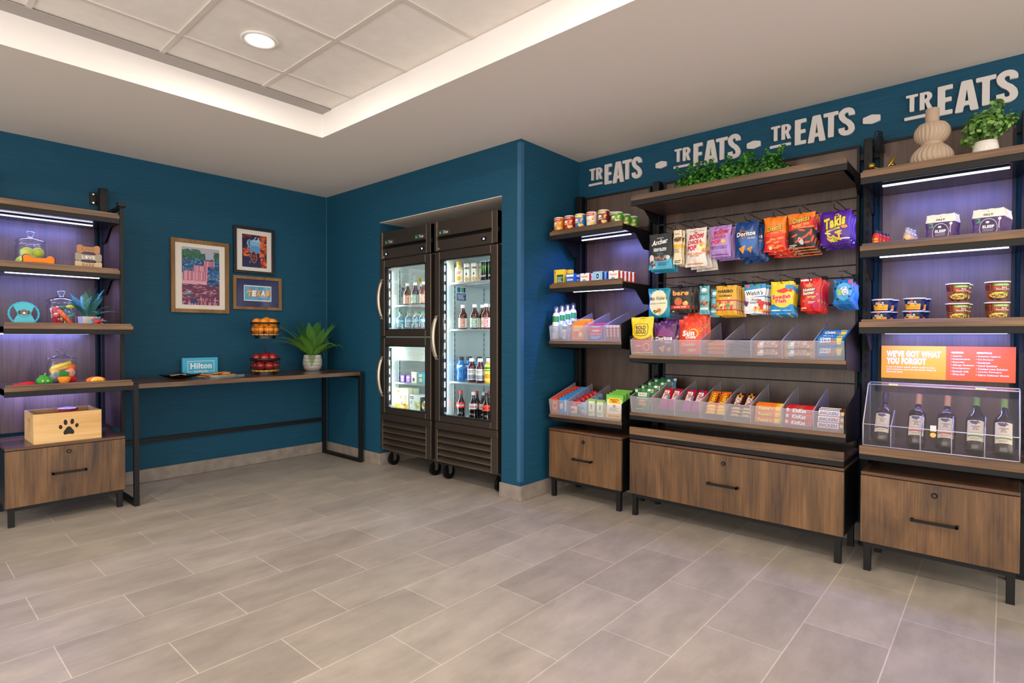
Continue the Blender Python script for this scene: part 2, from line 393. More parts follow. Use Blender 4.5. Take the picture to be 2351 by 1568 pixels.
# ---------------------------------------------------------------- shelving units and drawer cabinets
def cabinet(name, label, s0, s1, z0, z1, top=False, y0=.235, frame='W', dpt=.358, hand=.17, hz=.29, lockz=.41):
    t = thing(name, label, 'cabinet', 'walnut drawer cabinets on black legs'); w = s1-s0; lo = z0-.0
    m = MB(); m.box(-w/2, w/2, .022, dpt, z0, z1-.018, BLACK); m.box(-w/2, w/2, .0, dpt, z1-.016, z1, WOOD_T, .002); m.build('body', t)
    m = MB(); m.box(-w/2, w/2, 0, .02, z0, z1-.019, WOOD_V, .0015); dr = m.build('drawer_front', t)
    m = MB(); hw = hand/2
    m.box(-hw, hw, -.03, -.021, hz-z0*0-.006, hz+.006, BLACK, .001); m.box(-hw, -hw+.01, -.03, 0, hz-.006, hz+.006, BLACK); m.box(hw-.01, hw, -.03, 0, hz-.006, hz+.006, BLACK); m.build('handle', dr)
    m = MB(); m.cyl((0, .0, lockz), (0, -.006, lockz), .012, BLACK2, 20); m.cyl((0, -.006, lockz), (0, -.008, lockz), .007, STEELD, 16); m.box(-.001, .001, -.009, -.007, lockz-.004, lockz+.004, BLACK2); m.build('lock', dr)
    m = MB(); m.box(-w/2+.01, w/2-.01, .012, .03, z0-.022, z0, BLACK); m.box(-w/2+.01, w/2-.01, dpt-.03, dpt-.012, z0-.022, z0, BLACK)
    for sx in (-1, 1): x = sx*(w/2-.025); m.box(x-.008, x+.008, .03, dpt-.03, z0-.022, z0, BLACK)
    m.build('base_frame', t)
    for sx in (-1, 1):
        for y in (.012, dpt-.045):
            x = sx*(w/2-.027); m = MB(); m.box(x-.0146, x+.0146, y+.0006, y+.0294, 0, z0-.001, BLACK, .001); m.build('leg', t)
    if top:
        m = MB(); m.box(-w/2, w/2, -.004, dpt, z1+.006, z1+.03, BLACK); m.box(-w/2, w/2, -.006, .012, z1+.031, z1+.078, WOOD_H, .002); m.box(-w/2, w/2, .012, dpt, z1+.031, z1+.045, WOOD_T); m.build('display_top', t)
    return t
put(cabinet('drawer_cabinet', 'narrow walnut drawer cabinet under the medicine shelves, nearest the blue pier', 2.512, 3.085, .135, .476, hand=.15), 2.798, .235, 0)
put(cabinet('drawer_cabinet', 'widest walnut drawer cabinet, under the hanging snack bags', 3.145, 4.316, .138, .476, top=True), 3.7305, .235, 0)
put(cabinet('drawer_cabinet', 'walnut drawer cabinet beneath the wine bottle case', 4.386, 4.952, .139, .476), 4.669, .235, 0)
putL(cabinet('drawer_cabinet', 'walnut drawer cabinet with pale paw print box on top, at far left', -2.386, -1.801, .115, .463, hz=.285, lockz=.408, dpt=.50), -2.0935, -.603, 0)

SLOPE = .21                      # the bin shelves rise towards the wall
def bracket_poly(d0, d1, T, drop):
    return [(d0, T-.02), (d0, T-.055), (d0+(d1-d0)*.42, T-.06), (d0+(d1-d0)*.72, T-drop), (d1, T-drop), (d1, T-.02)]
def shelf(par, s0, s1, T, d0=.235, d1=.625, lip=True, led=None, drop=.15, bins=None, under=None, br=True, wt=None):
    wb = T-.034 if lip else T-.004-(wt or .020); bb_ = wb-(.030 if lip else .025); st = T-.016 if lip else T-.005
    m = MB(); m.box(s0+.004, s1-.004, d0+.012, d1, bb_+(.014 if lip else .002), wb, BLACKG); m.box(s0, s1, d0+.004, d0+.016, bb_, wb, BLACK, .001)
    if bins: m.prism([(d0+.016, wb), (d0+.016, st), (d1, st+SLOPE*(d1-d0-.03)), (d1, wb+SLOPE*(d1-d0-.03))], 0, s0+.003, s1-.003, WOOD_T)
    else: m.box(s0+.003, s1-.003, d0+.016, d1, wb, st, WOOD_T)
    if under: m.box(s0+.02, s1-.02, d0+.03, d1-.01, bb_-.001, bb_+.002, under)
    sh = m.build('shelf', par)
    m = MB(); m.box(s0, s1, d0, d0+.016, wb, T-.008 if lip else T-.004, WOOD_H, .0015)
    if lip: m.box(s0+.006, s1-.006, d0+.016, d0+.030, T-.034, T+.004, WOOD_H, .0015)
    m.build('shelf_lip', sh)
    if br:
        for sx in (s0, s1-.003):
            m = MB()
            if bins: m.prism([(d0+.002, T-.049), (d0+.002, T+.11), (d1, T+.22), (d1, T-.08)], 0, sx, sx+.003, BLACK)
            else: m.prism(bracket_poly(d0+.012, d1, T, drop), 0, sx, sx+.003, BLACK)
            m.build('bracket', sh)
    if led:
        a, b, dd = led
        m = MB(); m.box(a, b, dd-.013, dd+.013, T-.058, T-.050, BLACK); m.build('led_channel', sh)
        m = MB(); m.box(a, b, dd-.007, dd+.007, T-.064, T-.058, LEDM); m.build('led_strip', sh)
        M4 = par.matrix_world
        lamp('AREA', M4 @ Vector(((a+b)/2, dd, T-.066)), 4.2*(b-a)/.47, LEDC, b-a, .012, aim=M4.to_3x3() @ Vector((0, .25, -1)), name='shelf_led_light')
    return sh
def upright(par, s0, s1, z1, d=.60, name='upright'):
    m = MB(); m.box(s0, s1, d, d+.06, .0, z1, BLACK, .002)
    z = .3
    while z < z1-.1:
        m.box((s0+s1)/2-.004, (s0+s1)/2+.004, d-.0006, d, z, z+.028, BLACK2); z += .05
    m.box(s0-.006, s1+.006, d-.004, d+.062, 0, .012, BLACK)
    return m.build(name, par)
def panel(par, s0, s1, z0, z1, grooves=(), d=.640):
    m = MB(); zs = [z0]+list(grooves)+[z1]
    for a, b in zip(zs, zs[1:]): m.box(s0, s1, d, d+.014, a+(.0035 if a != z0 else 0), b-(.0035 if b != z1 else 0), WOOD_P)
    if grooves: m.box(s0, s1, d+.010, d+.016, z0, z1, BLACK2)
    p = m.build('back_panel', par); f = .013
    m = MB(); m.box(s0-f, s0, d-.006, d+.018, z0-f, z1+f, BLACK); m.box(s1, s1+f, d-.006, d+.018, z0-f, z1+f, BLACK); m.box(s0, s1, d-.006, d+.018, z1, z1+f, BLACK); m.box(s0, s1, d-.006, d+.018, z0-f, z0, BLACK); m.build('panel_frame', p)
def link(par, s0, s1, zs, d=.655):
    for z in zs: m = MB(); m.box(s0, s1, d-.01, d+.012, z-.015, z+.015, BLACK); m.build('cross_rail', par)
CAT = 'shelving unit'; GR = 'black steel and walnut shelving units'
UL = put(thing('shelving_unit', 'narrow lit shelving unit with canisters and remedies, beside the blue pier', CAT, GR), 0, 0, 0)
upright(UL, 2.475, 2.525, 2.155); panel(UL, 2.552, 3.058, .50, 2.13); link(UL, 2.525, 3.10, (2.08, .44))
shelf(UL, 2.512, 3.085, 1.846, led=(2.672, 3.054, .40)); shelf(UL, 2.512, 3.085, 1.480, led=(2.68, 3.06, .29))
shelf(UL, 2.508, 3.083, 1.087, bins=1, lip=False); shelf(UL, 2.510, 3.088, .578, bins=1, lip=False)
UM = put(thing('shelving_unit', 'wide shelving unit with a slatted back holding hanging snack bags', CAT, GR), 0, 0, 0)
upright(UM, 3.103, 3.150, 2.155); panel(UM, 3.184, 4.288, .50, 2.133, (.86, 1.291, 1.44, 1.505, 1.798, 1.867)); link(UM, 3.151, 4.318, (2.08, .44))
shelf(UM, 3.145, 4.316, 1.988, under=WOOD_P, drop=.13)
shelf(UM, 3.138, 4.319, 1.004, d0=.24, bins=1, lip=False); shelf(UM, 3.140, 4.321, .647, d0=.24, bins=1, lip=False)
UR = put(thing('shelving_unit', 'lit shelving unit with ramen cups and ribbed vase, at right edge', CAT, GR), 0, 0, 0)
upright(UR, 4.325, 4.365, 2.162); upright(UR, 4.945, 4.985, 2.15); panel(UR, 4.407, 4.915, .50, 2.13); link(UR, 4.365, 4.945, (2.08, .44))
for T, ld in ((1.905, .355), (1.557, .30), (1.195, .48)): shelf(UR, 4.372, 4.975, T, led=(4.445, 4.905, ld))
shelf(UR, 4.378, 4.968, .601, d0=.235, lip=False, wt=.04)
m = MB()
for k in range(7):
    a = k*.8; m.tube([(4.385+.012*sin(a+t)+.004*k, .60-.012, 2.17+.05*cos(t*1.0)-.004*k-.03) for t in [j*pi/6 for j in range(13)]], .0022, BLACK2, 5, cap=False)
m.tube([(4.39, .60, 2.12), (4.395, .592, 2.0), (4.385, .592, 1.95), (4.39, .60, 1.80)], .0025, BLACK2, 5)
cb = tag(m.build('power_cable'), 'coiled black power cable hung over the post beside the ribbed vase', 'cable'); cb.matrix_world = put(cb, 0, 0, 0).matrix_world

# pet shelving unit on the left wall (x along the wall, y negative towards the room)
UP = thing('shelving_unit', 'lit pet toy shelving unit at the far left of the room', CAT, GR)
P0 = -2.392
def lx(m): m.M = Matrix.Identity(4); return m
def pshelf(T, yf, x1, led, drop=.15, x0=P0):
    m = MB(); m.box(x0, x1, yf+.012, -.06, T-.050, T-.036, BLACKG); m.box(x0, x1, yf+.004, yf+.016, T-.064, T-.034, BLACK, .001); m.box(x0, x1-.003, yf+.016, -.06, T-.036, T-.016, WOOD_T); sh = m.build('shelf', UP)
    m = MB(); m.box(x0, x1, yf, yf+.016, T-.034, T-.008, WOOD_H, .0015); m.box(x0+.006, x1-.006, yf+.016, yf+.030, T-.034, T+.004, WOOD_H, .0015); m.build('shelf_lip', sh)
    for sx in (x0, x1-.003):
        m = MB(); m.prism([(yf+.012, T-.02), (yf+.012, T-.055), (yf*.6, T-.06), (-.18, T-drop), (-.06, T-drop), (-.06, T-.02)], 0, sx, sx+.003, BLACK); m.build('bracket', sh)
    if led:
        m = MB(); m.box(-2.36, -1.90, led-.013, led+.013, T-.058, T-.050, BLACK); m.build('led_channel', sh)
        m = MB(); m.box(-2.36, -1.90, led-.007, led+.007, T-.064, T-.058, LEDM); m.build('led_strip', sh)
        lamp('AREA', (-2.13, led, T-.066), 4.2, LEDC, .46, .012, aim=(0, .25, -1), name='shelf_led_light')
pshelf(1.912, -.530, -1.803, -.293); pshelf(1.550, -.530, -1.803, -.45); pshelf(1.186, -.67, -1.768, -.16); pshelf(.826, -.665, -1.768, -.13)
m = MB(); m.box(-2.345, -1.84, -.052, -.038, .48, 2.0, WOOD_P); bpn = m.build('back_panel', UP)
m = MB(); m.box(-2.358, -2.345, -.056, -.034, .47, 2.0, BLACK); m.box(-1.84, -1.827, -.056, -.034, .47, 2.0, BLACK); m.build('panel_frame', bpn)
m = MB(); m.box(-1.812, -1.765, -.085, -.035, 0, 2.16, BLACK, .002); m.build('upright', UP)
m = MB(); m.box(-2.425, -2.378, -.085, -.035, 0, 2.16, BLACK, .002); m.build('upright', UP)
m = MB(); m.box(-1.855, -1.812, -.012, -.002, 2.045, 2.135, BLACK); m.box(-1.82, -1.80, -.04, -.004, 2.06, 2.12, BLACK)
for z in (2.06, 2.12): m.cyl((-1.835, -.012, z), (-1.835, -.015, z), .006, C('#c9c9c9', .3, .8), 10)
m.build('wall_bracket', UP)
m = MB(); m.box(-1.797, -1.775, -.505, -.483, .47, 1.955, BLACK, .001); m.build('front_post', UP)
m = MB(); m.box(-1.792, -1.776, -.49, -.085, .49, 1.90, WOOD_P); m.build('side_panel', UP)
m = MB(); m.box(-1.800, -1.776, -.51, -.085, 1.955, 1.975, BLACK); m.box(-1.812, -1.765, -.53, -.49, 1.965, 1.99, BLACK); m.build('top_bar', UP)

# ---------------------------------------------------------------- acrylic bins
AE = C('#c9c6dc', .2)  # pale colour for thin tubes, painting the bright edge glow of the acrylic
def bin_tray(label, ss, z, hp, pk, d0=.252):
    t = thing('divided_bin_tray', label, 'bin tray', 'frosted acrylic bin trays'); c = (ss[0]+ss[-1])/2
    put(t, c, d0, z); w = (ss[-1]-ss[0])/2-.006
    m = MB(); P = [(-.016, hp), (-.0135, hp), (.0025, 0), (0, 0)]
    m.add([(x, y, q) for x in (-w, w) for y, q in P], [(0, 1, 2, 3), (7, 6, 5, 4), (0, 4, 5, 1), (1, 5, 6, 2), (2, 6, 7, 3), (3, 7, 4, 0)], ACR); m.prism([(0, 0), (0, .002), (.33, .002+SLOPE*.31), (.33, SLOPE*.31)], 0, -w, w, ACR); m.tube([(-w, -.0148, hp), (w, -.0148, hp)], .0013, AE, 4); m.build('front_panel', t)
    for i, s in enumerate(ss):
        if i == len(ss)-1: continue
        x = s-c + (.008 if i == 0 else 0); m = MB()
        m.prism([(.003, .003), (-.012, hp), (.30, pk), (.325, .004+SLOPE*.30)], 0, x, x+.0025, ACR); m.tube([(x+.0012, .003, .002), (x+.0012, -.012, hp), (x+.0012, .30, pk), (x+.0012, .325, .006+SLOPE*.30)], .0014, AE, 4); m.build('divider', t)
    return t
B8 = [3.138, 3.284, 3.433, 3.588, 3.728, 3.868, 4.025, 4.175, 4.318]
L4 = [2.506, 2.660, 2.805, 2.952, 3.083]
bin_tray('upper long frosted acrylic bin tray with chip bags and snack bars', B8, 1.0, .094, .20)
bin_tray('lower long frosted acrylic bin tray with candy, above the widest cabinet', B8, .643, .100, .20)
bin_tray('short frosted acrylic bin tray with spray cans and allergy boxes', L4, 1.083, .100, .20, .246)
bin_tray('short frosted acrylic bin tray with laundry boxes and deodorants', L4, .574, .102, .20, .246)

# ---------------------------------------------------------------- console table
t = thing('console_table', 'long narrow console table with walnut top and black looped legs', 'table'); putL(t, -.915, -.335, 0)
m = MB(); m.box(-.850, .880, -.315, .315, .768, .80, WOOD_T, .001); m.box(-.850, .880, -.318, -.314, .769, .799, WOOD_H); m.build('table_top', t)
for x in (-.835, .865):
    m = MB()
    for y in (-.303, .303): m.box(x-.014, x+.014, y-.016, y+.016, 0, .80, BLACK, .001)
    m.box(x-.014, x+.014, -.29, .29, .0, .028, BLACK); m.box(x-.014, x+.014, -.29, .29, .742, .768, BLACK); m.build('leg_frame', t)
m = MB(); m.box(-.821, .851, .288, .312, .306, .338, BLACK); m.build('stretcher', t)
# ---------------------------------------------------------------- refrigerators (local x along the wall, y = depth)
def fridge(label, s0, s1, doors, hx):
    c = (s0+s1)/2; w = (s1-s0)/2; t = thing('refrigerator', label, 'refrigerator', 'stainless glass door refrigerators in the wall recess'); put(t, c, 0, 0)
    IN = C('#c9d2d2', .35, .3); OUT = BLACK2; z0, z1 = .142, 1.995; zi0, zi1 = .47, 1.74; di = .60
    m = MB()
    for sx in (-1, 1):
        m.box(*sorted((sx*w, sx*(w-.006))), .05, .72, z0, z1, OUT); m.box(*sorted((sx*(w-.006), sx*(w-.045))), .05, di, zi0-.03, zi1+.02, IN)
    m.box(-w, w, .70, .72, z0, z1, OUT); m.box(-w+.04, w-.04, di, di+.02, zi0-.03, zi1+.02, IN)
    m.box(-w+.006, w-.006, .05, .70, zi0-.05, zi0, IN); m.box(-w+.006, w-.006, .05, .70, zi1, zi1+.03, IN); m.box(-w+.006, w-.006, .06, .70, z1-.01, z1, OUT); m.box(-w+.006, w-.006, .06, .70, z0, z0+.01, OUT)
    if len(doors) > 1: m.box(-w+.04, w-.04, .05, di, 1.03, 1.13, IN); m.box(-w+.04, w-.04, .12, di, .905, 1.03, C('#dfe6e2', .4))
    for y in (.165, .50):     # shelf standards on the side walls
        for sx in (-1, 1):
            x = sx*(w-.047); m.box(x-.002, x+.002, y-.008, y+.008, zi0+.03, zi1-.05, C('#a8b0b0', .3, .6))
            for k in range(28):
                z = zi0+.06+k*.042
                if z < zi1-.07: m.box(x-.003, x+.003, y-.003, y+.003, z, z+.016, C('#3b4244', .6))
    m.build('cabinet_body', t)
    # header
    m = MB(); zf0, zf1 = 1.768, 1.995
    m.box(-w, w, .0, .06, 1.91 if 0 else 1.878, zf1, STEELD, .002); m.box(-w, w, .02, .06, 1.852, 1.878, C('#15130f', .4, .6)); m.box(-w, w, .0, .06, zf0, 1.852, STEELD, .002)
    for x0_, x1_ in ((-w, -w+.028), (w-.05, w)): m.box(x0_, x1_, -.004, .06, zf0, zf1, STEELD, .0015)
    for x in (-w+.028, w-.05): m.box(x-.0015, x+.0015, -.0055, 0, zf0, zf1, STEELL)
    hd = m.build('header_panel', t)
    for bx in hx[0]:
        m = MB(); m.box(bx-.062, bx+.062, -.003, 0, 1.888, 1.925, C('#6f6a62', .3, .8)); m.box(bx-.058, bx-.022, -.0036, -.003, 1.892, 1.921, C('#2c5a48', .4)); a = Art(m, lambda u, v, e: (bx+u, -.0036-e, v), None)
        a.text('True', .016, 1.907, .055, .024, C('#d8cfc2', .4), 1, .02, shear=.25); a.ell(-.045, 1.905, .006, .006, C('#9fd0b8', .5)); m.build('badge', hd)
    for bx in hx[1]:
        m = MB(); m.box(bx-.024, bx+.024, -.003, 0, 1.795, 1.822, BLACK2); g = emis('display_digits', (.45, .55, 1), 4); a = Art(m, lambda u, v, e: (bx+u, -.0032-e, v), None); a.text('36', 0, 1.8085, .017, .014, g, 1, .03); m.build('temperature_display', hd)
    m = MB(); m.cyl((-w+.05, 0, 1.785), (-w+.05, -.005, 1.785), .008, STEELL, 14); m.build('lock', hd)
    for (a0, a1, g0, g1, h0, h1) in doors:
        m = MB(); gx = w-.058; gx2 = w-.067
        m.box(-w, -gx, -.002, .045, a0, a1, STEELD, .003); m.box(gx2, w, -.002, .045, a0, a1, STEELD, .003); m.box(-gx, gx2, -.002, .045, a0, g0, STEELD, .003); m.box(-gx, gx2, -.002, .045, g1, a1, STEELD, .003)
        for q in ((-gx, -gx+.006, g0, g1), (gx2-.006, gx2, g0, g1), (-gx, gx2, g0, g0+.006), (-gx, gx2, g1-.006, g1)): m.box(q[0], q[1], .0, .04, q[2], q[3], BLACK2)
        m.box(w-.0035, w-.001, -.0035, -.001, a0, a1, STEELL)
        d = m.build('door', t)
        m = MB(); m.box(-gx+.006, gx2-.006, .012, .016, g0+.006, g1-.006, GLASS); m.build('glass_pane', d)
        m = MB(); hy = [(h0+(h1-h0)*k/14) for k in range(15)]; xh = -w+.03
        pr = [(-.006-.048*sin(pi*k/14)**.55) for k in range(15)]
        for k in range(14):
            vs = []
            for kk in (k, k+1):
                for dx, dy in ((-.014, 0), (.014, 0), (.014, .017), (-.014, .017)): vs.append((xh+dx, pr[kk]+dy, hy[kk]))
            m.add(vs, [(0, 1, 5, 4), (1, 2, 6, 5), (2, 3, 7, 6), (3, 0, 4, 7)], STEELL, True)
        m.box(xh-.014, xh+.014, -.014, 0, h0-.004, h0+.02, STEELL); m.box(xh-.014, xh+.014, -.014, 0, h1-.02, h1+.004, STEELL); m.build('handle', d)
        m = MB(); m.box(-gx+.004, -gx+.014, .046, .062, g0+.02, g1-.02, C('#30383c', .4)); k = g0+.06
        L2 = emis('fridge_led_dots', (.80, .93, 1), 7)
        while k < g1-.05: m.box(-gx+.005, -gx+.013, .044, .046, k, k+.045, L2); k += .075
        m.build('door_light_strip', d)
    # grille
    m = MB(); m.box(-w, w, 0, .05, .395, .452, STEELD, .003); m.box(-w, -w+.03, 0, .05, .142, .395, STEELD, .002); m.box(w-.06, w, 0, .05, .142, .395, STEELD, .002); m.box(-w+.03, w-.06, .045, .05, .142, .395, C('#0e0d0c', .6))
    m.box(w-.0615, w-.0585, -.0015, 0, .142, .395, STEELL); m.box(-w+.0285, -w+.0315, -.0015, 0, .142, .395, STEELL)
    for k in range(5):
        z = .145+k*.05; x0_, x1_ = -w+.032, w-.062
        m.add([(x0_, .0, z), (x1_, .0, z), (x1_, .0, z+.008), (x0_, .0, z+.008), (x0_, .038, z+.042), (x1_, .038, z+.042)], [(0, 1, 2, 3), (3, 2, 5, 4)], C('#8d7f70', .3, .9))
    m.build('louvered_grille', t)
    for x, y in ((-w+.07, .085), (w-.05, .085), (-w+.07, .62), (w-.07, .62)):
        m = MB(); m.cyl((x-.014, y, .052), (x+.014, y, .052), .052, BLACK2, 22); m.cyl((x-.016, y, .052), (x+.016, y, .052), .014, C('#a0a0a0', .3, .8), 12); m.box(x-.026, x+.026, y-.03, y+.03, .128, .142, C('#b8b0a6', .3, .9))
        for sx in (-1, 1): m.add([(x+sx*.02, y-.028, .13), (x+sx*.02, y+.028, .13), (x+sx*.02, y+.012, .045), (x+sx*.02, y-.012, .045)], [(0, 1, 2, 3)], C('#b8b0a6', .3, .9))
        m.build('caster', t)
    # interior lamps behind the door frame
    for x, ax in ((-w+.052, (.75, .55, 0)), (w-.052, (-.75, .55, 0))):
        lamp('AREA', (.075, -(c+x), 1.1), 3.4, (.80, .93, 1), .02, 1.2, aim=(ax[1], -ax[0], 0), name='fridge_led_light') if len(doors) == 1 else [lamp('AREA', (.075, -(c+x), zc), 1.7, (.82, .97, .95), .02, .48, aim=(ax[1], -ax[0], 0), name='fridge_led_light') for zc in (1.43, .76)]
    return t, c, w
def wire_shelf(t, w, z):
    m = MB(); g = C('#c3c8ca', .3, .6); x0_, x1_ = -w+.05, w-.05
    m.box(x0_, x1_, .110, .122, z-.012, z, g); m.box(x0_, x1_, .56, .566, z-.006, z, g)
    n = 40
    for k in range(n): x = x0_+(x1_-x0_)*(k+.5)/n; m.box(x-.0016, x+.0016, .122, .565, z-.004, z-.001, g)
    for y in (.25, .40): m.box(x0_, x1_, y-.003, y+.003, z-.008, z-.004, g)
    for x in (x0_, x1_-.01): m.box(x, x+.01, .11, .566, z-.02, z-.0, g)
    m.build('wire_shelf', t)
FL, cL, wL = fridge('narrower looking left refrigerator with two stacked glass doors', .866, 1.528, [(1.112, 1.760, 1.166, 1.695, 1.262, 1.592), (.456, 1.100, .503, 1.032, .604, .934)], ([-.20, .20], [-.245, .225]))
FR, cR, wR = fridge('right refrigerator with one tall glass door and two rows of soda below', 1.572, 2.238, [(.456, 1.760, .505, 1.697, .938, 1.268)], ([-.22], [.20]))
for z in (1.379, .714): wire_shelf(FL, wL, z)
for z in (1.530, 1.168, .760): wire_shelf(FR, wR, z)
def sticker(par, x, y0, y1, z0, z1, fn):
    m = MB(); m.box(x, x+.0008, y0, y1, z0, z1, C('#e9eeee', .5)); a = Art(m, lambda u, v, e: (x+.0008+e, y1+(y0-y1)*(1-u), z0+(z1-z0)*v), None); a.aspect = 1; fn(a); return m.build('sticker', par)
def st_a(a):
    a.rect(0, 1, 0, .52, C('#1f4f86', .5)); a.rect(.05, .4, .58, .95, C('#1b6b8a', .5)); a.rect(.48, .68, .58, .95, C('#49a36b', .5)); a.rect(.72, .95, .58, .95, C('#2c3e50', .5)); a.lines(.08, .92, .06, .46, 5, C('#dfe8f4', .5))
def st_b(a): a.lines(.05, .95, .05, .97, 14, C('#8b979d', .6), 1)
sticker(FR, -wR+.0455, .19, .29, 1.40, 1.51, st_a); sticker(FL, -wL+.0455, .185, .27, 1.46, 1.545, st_a); sticker(FL, -wL+.0455, .185, .34, 1.545, 1.66, st_b)
m = MB(); x = -wL+.0458; m.prism([(.36, 1.60), (.43, 1.60), (.395, 1.665)], 0, x, x+.001, C('#f0c52a', .5)); m.prism([(.388, 1.612), (.402, 1.612), (.395, 1.645)], 0, x+.001, x+.0015, BLACK2); m.build('warning_sticker', FL)

# ---------------------------------------------------------------- bottles, cans and boxes in the refrigerators
WHT = '#f2f0ec'
def bottle(name, H_, prof, mat_, cap, labf=None, lz=(0, 0), lr=0, capn='cap', n=18, lm='#efeadd'):
    """prof: (r, z) rows; cap: (radius, z0, z1, colour)"""
    t = thing(name, None, None)
    m = MB(); m.lathe(prof, mat_, n=n); m.build('body', t)
    m = MB(); r, a, b, c = cap; m.lathe([(r, a), (r, b-.002), (r-.002, b), (.0001, b)], C(c, .4) if isinstance(c, str) else c, n=14); m.build(capn, t)
    if labf:
        m = MB(); m.lathe([(lr, lz[0]), (lr, lz[1])], C(lm, .5) if isinstance(lm, str) else lm, n=n); a = Art(m, roundS(lr, lz[1]-lz[0], lz[0]), .2, .4); labf(a); m.build('label', t)
    return t
def bprof(r, sh, nk, top, base=.006, waist=None):
    p = [(.0001, .002), (r*.8, 0), (r, base)]
    if waist: p += [(r, waist[0]-.02), (r*waist[2], waist[0]), (r*waist[2], waist[1]), (r, waist[1]+.02)]
    for k in range(7): q = k/6; p.append((nk+(r-nk)*(.5+.5*cos(pi*q)), sh+(top-sh)*q*.75))
    return p+[(nk, top)]
TEA = C('#4a1d0a', .12, 0, .5)
def teal_(col):
    def f(a): a.rect(-1, -.15, .08, .95, '#e8e2cf'); a.rect(-.1, .5, .05, .98, col); a.ell(-.55, .5, .25, .25, '#b9c9a0'); a.lines(-.05, .45, .1, .9, 5, '#f6eedf')
    return f
def place(o, s, d, z, label=None, cat=None, group=None, **k):
    tag(o, label, cat, group); return put(o, s, d, z, **k)
def many(proto, spots, group, cat, z, **k):
    """first spot takes the original, the rest take copies; spots: (s, d, label)"""
    for i, sp in enumerate(spots):
        o = proto if i == 0 else dup(proto); tag(o, sp[2], cat, group); put(o, sp[0], sp[1], sp[3] if len(sp) > 3 else z, turn=.42, **k)
tp = bprof(.035, .105, .015, .168)
def teab(col): return bottle('tea_bottle', .19, tp, TEA, (.017, .165, .19, WHT), teal_(col), (.012, .085), .0355)
T1, T2 = teab('#c8542c'), teab('#3c9a8c')
zt = 1.3795
many(T1, [(1.02, .17, 'brown tea bottle with orange label, leftmost on the upper shelf of the left refrigerator'), (1.235, .17, 'brown tea bottle with orange label at right of the left refrigerator top shelf')], 'tea bottles in the left refrigerator', 'bottle', zt)
many(T2, [(1.125, .17, 'brown tea bottle with green label, middle of the left refrigerator top shelf'), (1.10, .26, 'brown tea bottle behind the green labelled one in the left refrigerator')], 'tea bottles in the left refrigerator', 'bottle', zt)
zt = 1.1685
many(dup(T1), [(1.71, .17, 'brown tea bottle with orange label, leftmost on the tall refrigerator second shelf'), (1.845, .25, 'tea bottle with orange label behind the front green labelled one, tall refrigerator')], 'tea bottles in the tall refrigerator', 'bottle', zt)
many(dup(T2), [(1.845, .165, 'front brown tea bottle with green label on the tall refrigerator second shelf'), (1.955, .235, 'tea bottle with green label behind the pink labelled one in the tall refrigerator')], 'tea bottles in the tall refrigerator', 'bottle', zt)
TP = teab('#c9244a')
many(TP, [(1.972, .16, 'dark bottle with pink label at right on the tall refrigerator second shelf')], 'tea bottles in the tall refrigerator', 'bottle', zt)
def wl(a): a.rect(-1, 1, .3, .8, '#e3f2fa'); a.lines(-.5, .5, .4, .7, 2, '#2a7fc0'); a.rect(-1, 1, 0, .2, '#5cc0d8')
WAT = clear('bottled_water', (.72, .86, .93, 1), .12, .08, .08)
wb = bottle('water_bottle', .155, bprof(.031, .10, .012, .140, waist=(.05, .055, .93)), WAT, (.014, .138, .155, '#1fa06a'), wl, (.058, .092), .0318, lm='#35b4dd')
many(wb, [(.958, .14, 'clear water bottle with green cap, leftmost in the left refrigerator'), (1.075, .14, 'second clear water bottle from the left in the left refrigerator'), (1.175, .14, 'third clear water bottle from the left in the left refrigerator'), (1.262, .14, 'clear water bottle at right, partly behind the door frame'), (.975, .22, 'clear water bottle in the second row, behind the leftmost one'), (1.10, .23, 'clear water bottle in the second row, behind the middle ones')], 'water bottles with green caps', 'bottle', 1.1665+.0)
m = MB(); m.box(-wL+.05, wL-.05, .1, .58, 1.13, 1.1665, C('#aab4b6', .4, .3)); m.build('shelf_ledge', FL)
# top shelf of the tall refrigerator
def jl(a): a.rect(-.9, .9, .55, .92, '#f6f2ea'); a.lines(-.6, .6, .62, .88, 2, '#e8641b', 2, .6, .2); a.ell(0, .28, .5, .2, '#f2a33a')
jb = bottle('juice_bottle', .165, bprof(.033, .11, .018, .145), C('#f1d9a0', .25), (.021, .14, .168, '#e89f28'), jl, (.01, .10), .0338, lm='#f4e6c4')
many(jb, [(1.672, .165, 'orange capped yogurt drink bottle at left of the tall refrigerator top shelf'), (1.69, .25, 'second orange capped drink bottle, behind the first at left')], 'orange capped drink bottles', 'bottle', 1.5305)
def can(name, r, h, col, fn, lid='#c9c7c2', span=pi/2, n=24, tin=True):
    t = thing(name, None, None); m = MB()
    m.lathe([(.0001, .001), (r*.88, 0), (r, .006), (r, h-.006)], C(col, .3) if isinstance(col, str) else col, n=n); a = Art(m, roundS(r+.0003, h-.012, .006, span), .16, .3); fn(a); m.build('body', t)
    m = MB(); m.lathe([(r+.0008, h-.008), (r+.0008, h-.001), (r-.002, h), (r-.004, h-.003), (.0001, h-.003)], C(lid, .35, .2 if tin else 0), n=n); m.build('lid', t); return t
def cmb(a): a.text('OMBE', 0, .76, 1.0, .12, '#2b2b2b', bold=.03); a.ell(0, .42, .12, .08, '#2b2b2b'); a.ell(.1, .12, .5, .12, '#d8b27a'); a.ell(-.45, .2, .25, .1, '#e6cfa6')
cc = can('coffee_can', .029, .145, '#f1ede2', cmb)
many(cc, [(1.768, .165, 'slim white coffee can, front of its group on the top shelf'), (1.842, .172, 'slim white coffee can, second along the top shelf'), (1.825, .25, 'slim white coffee can, in the second row on the top shelf'), (1.895, .20, 'slim white coffee can beside the black energy drink can')], 'slim white coffee cans', 'can', 1.5305)
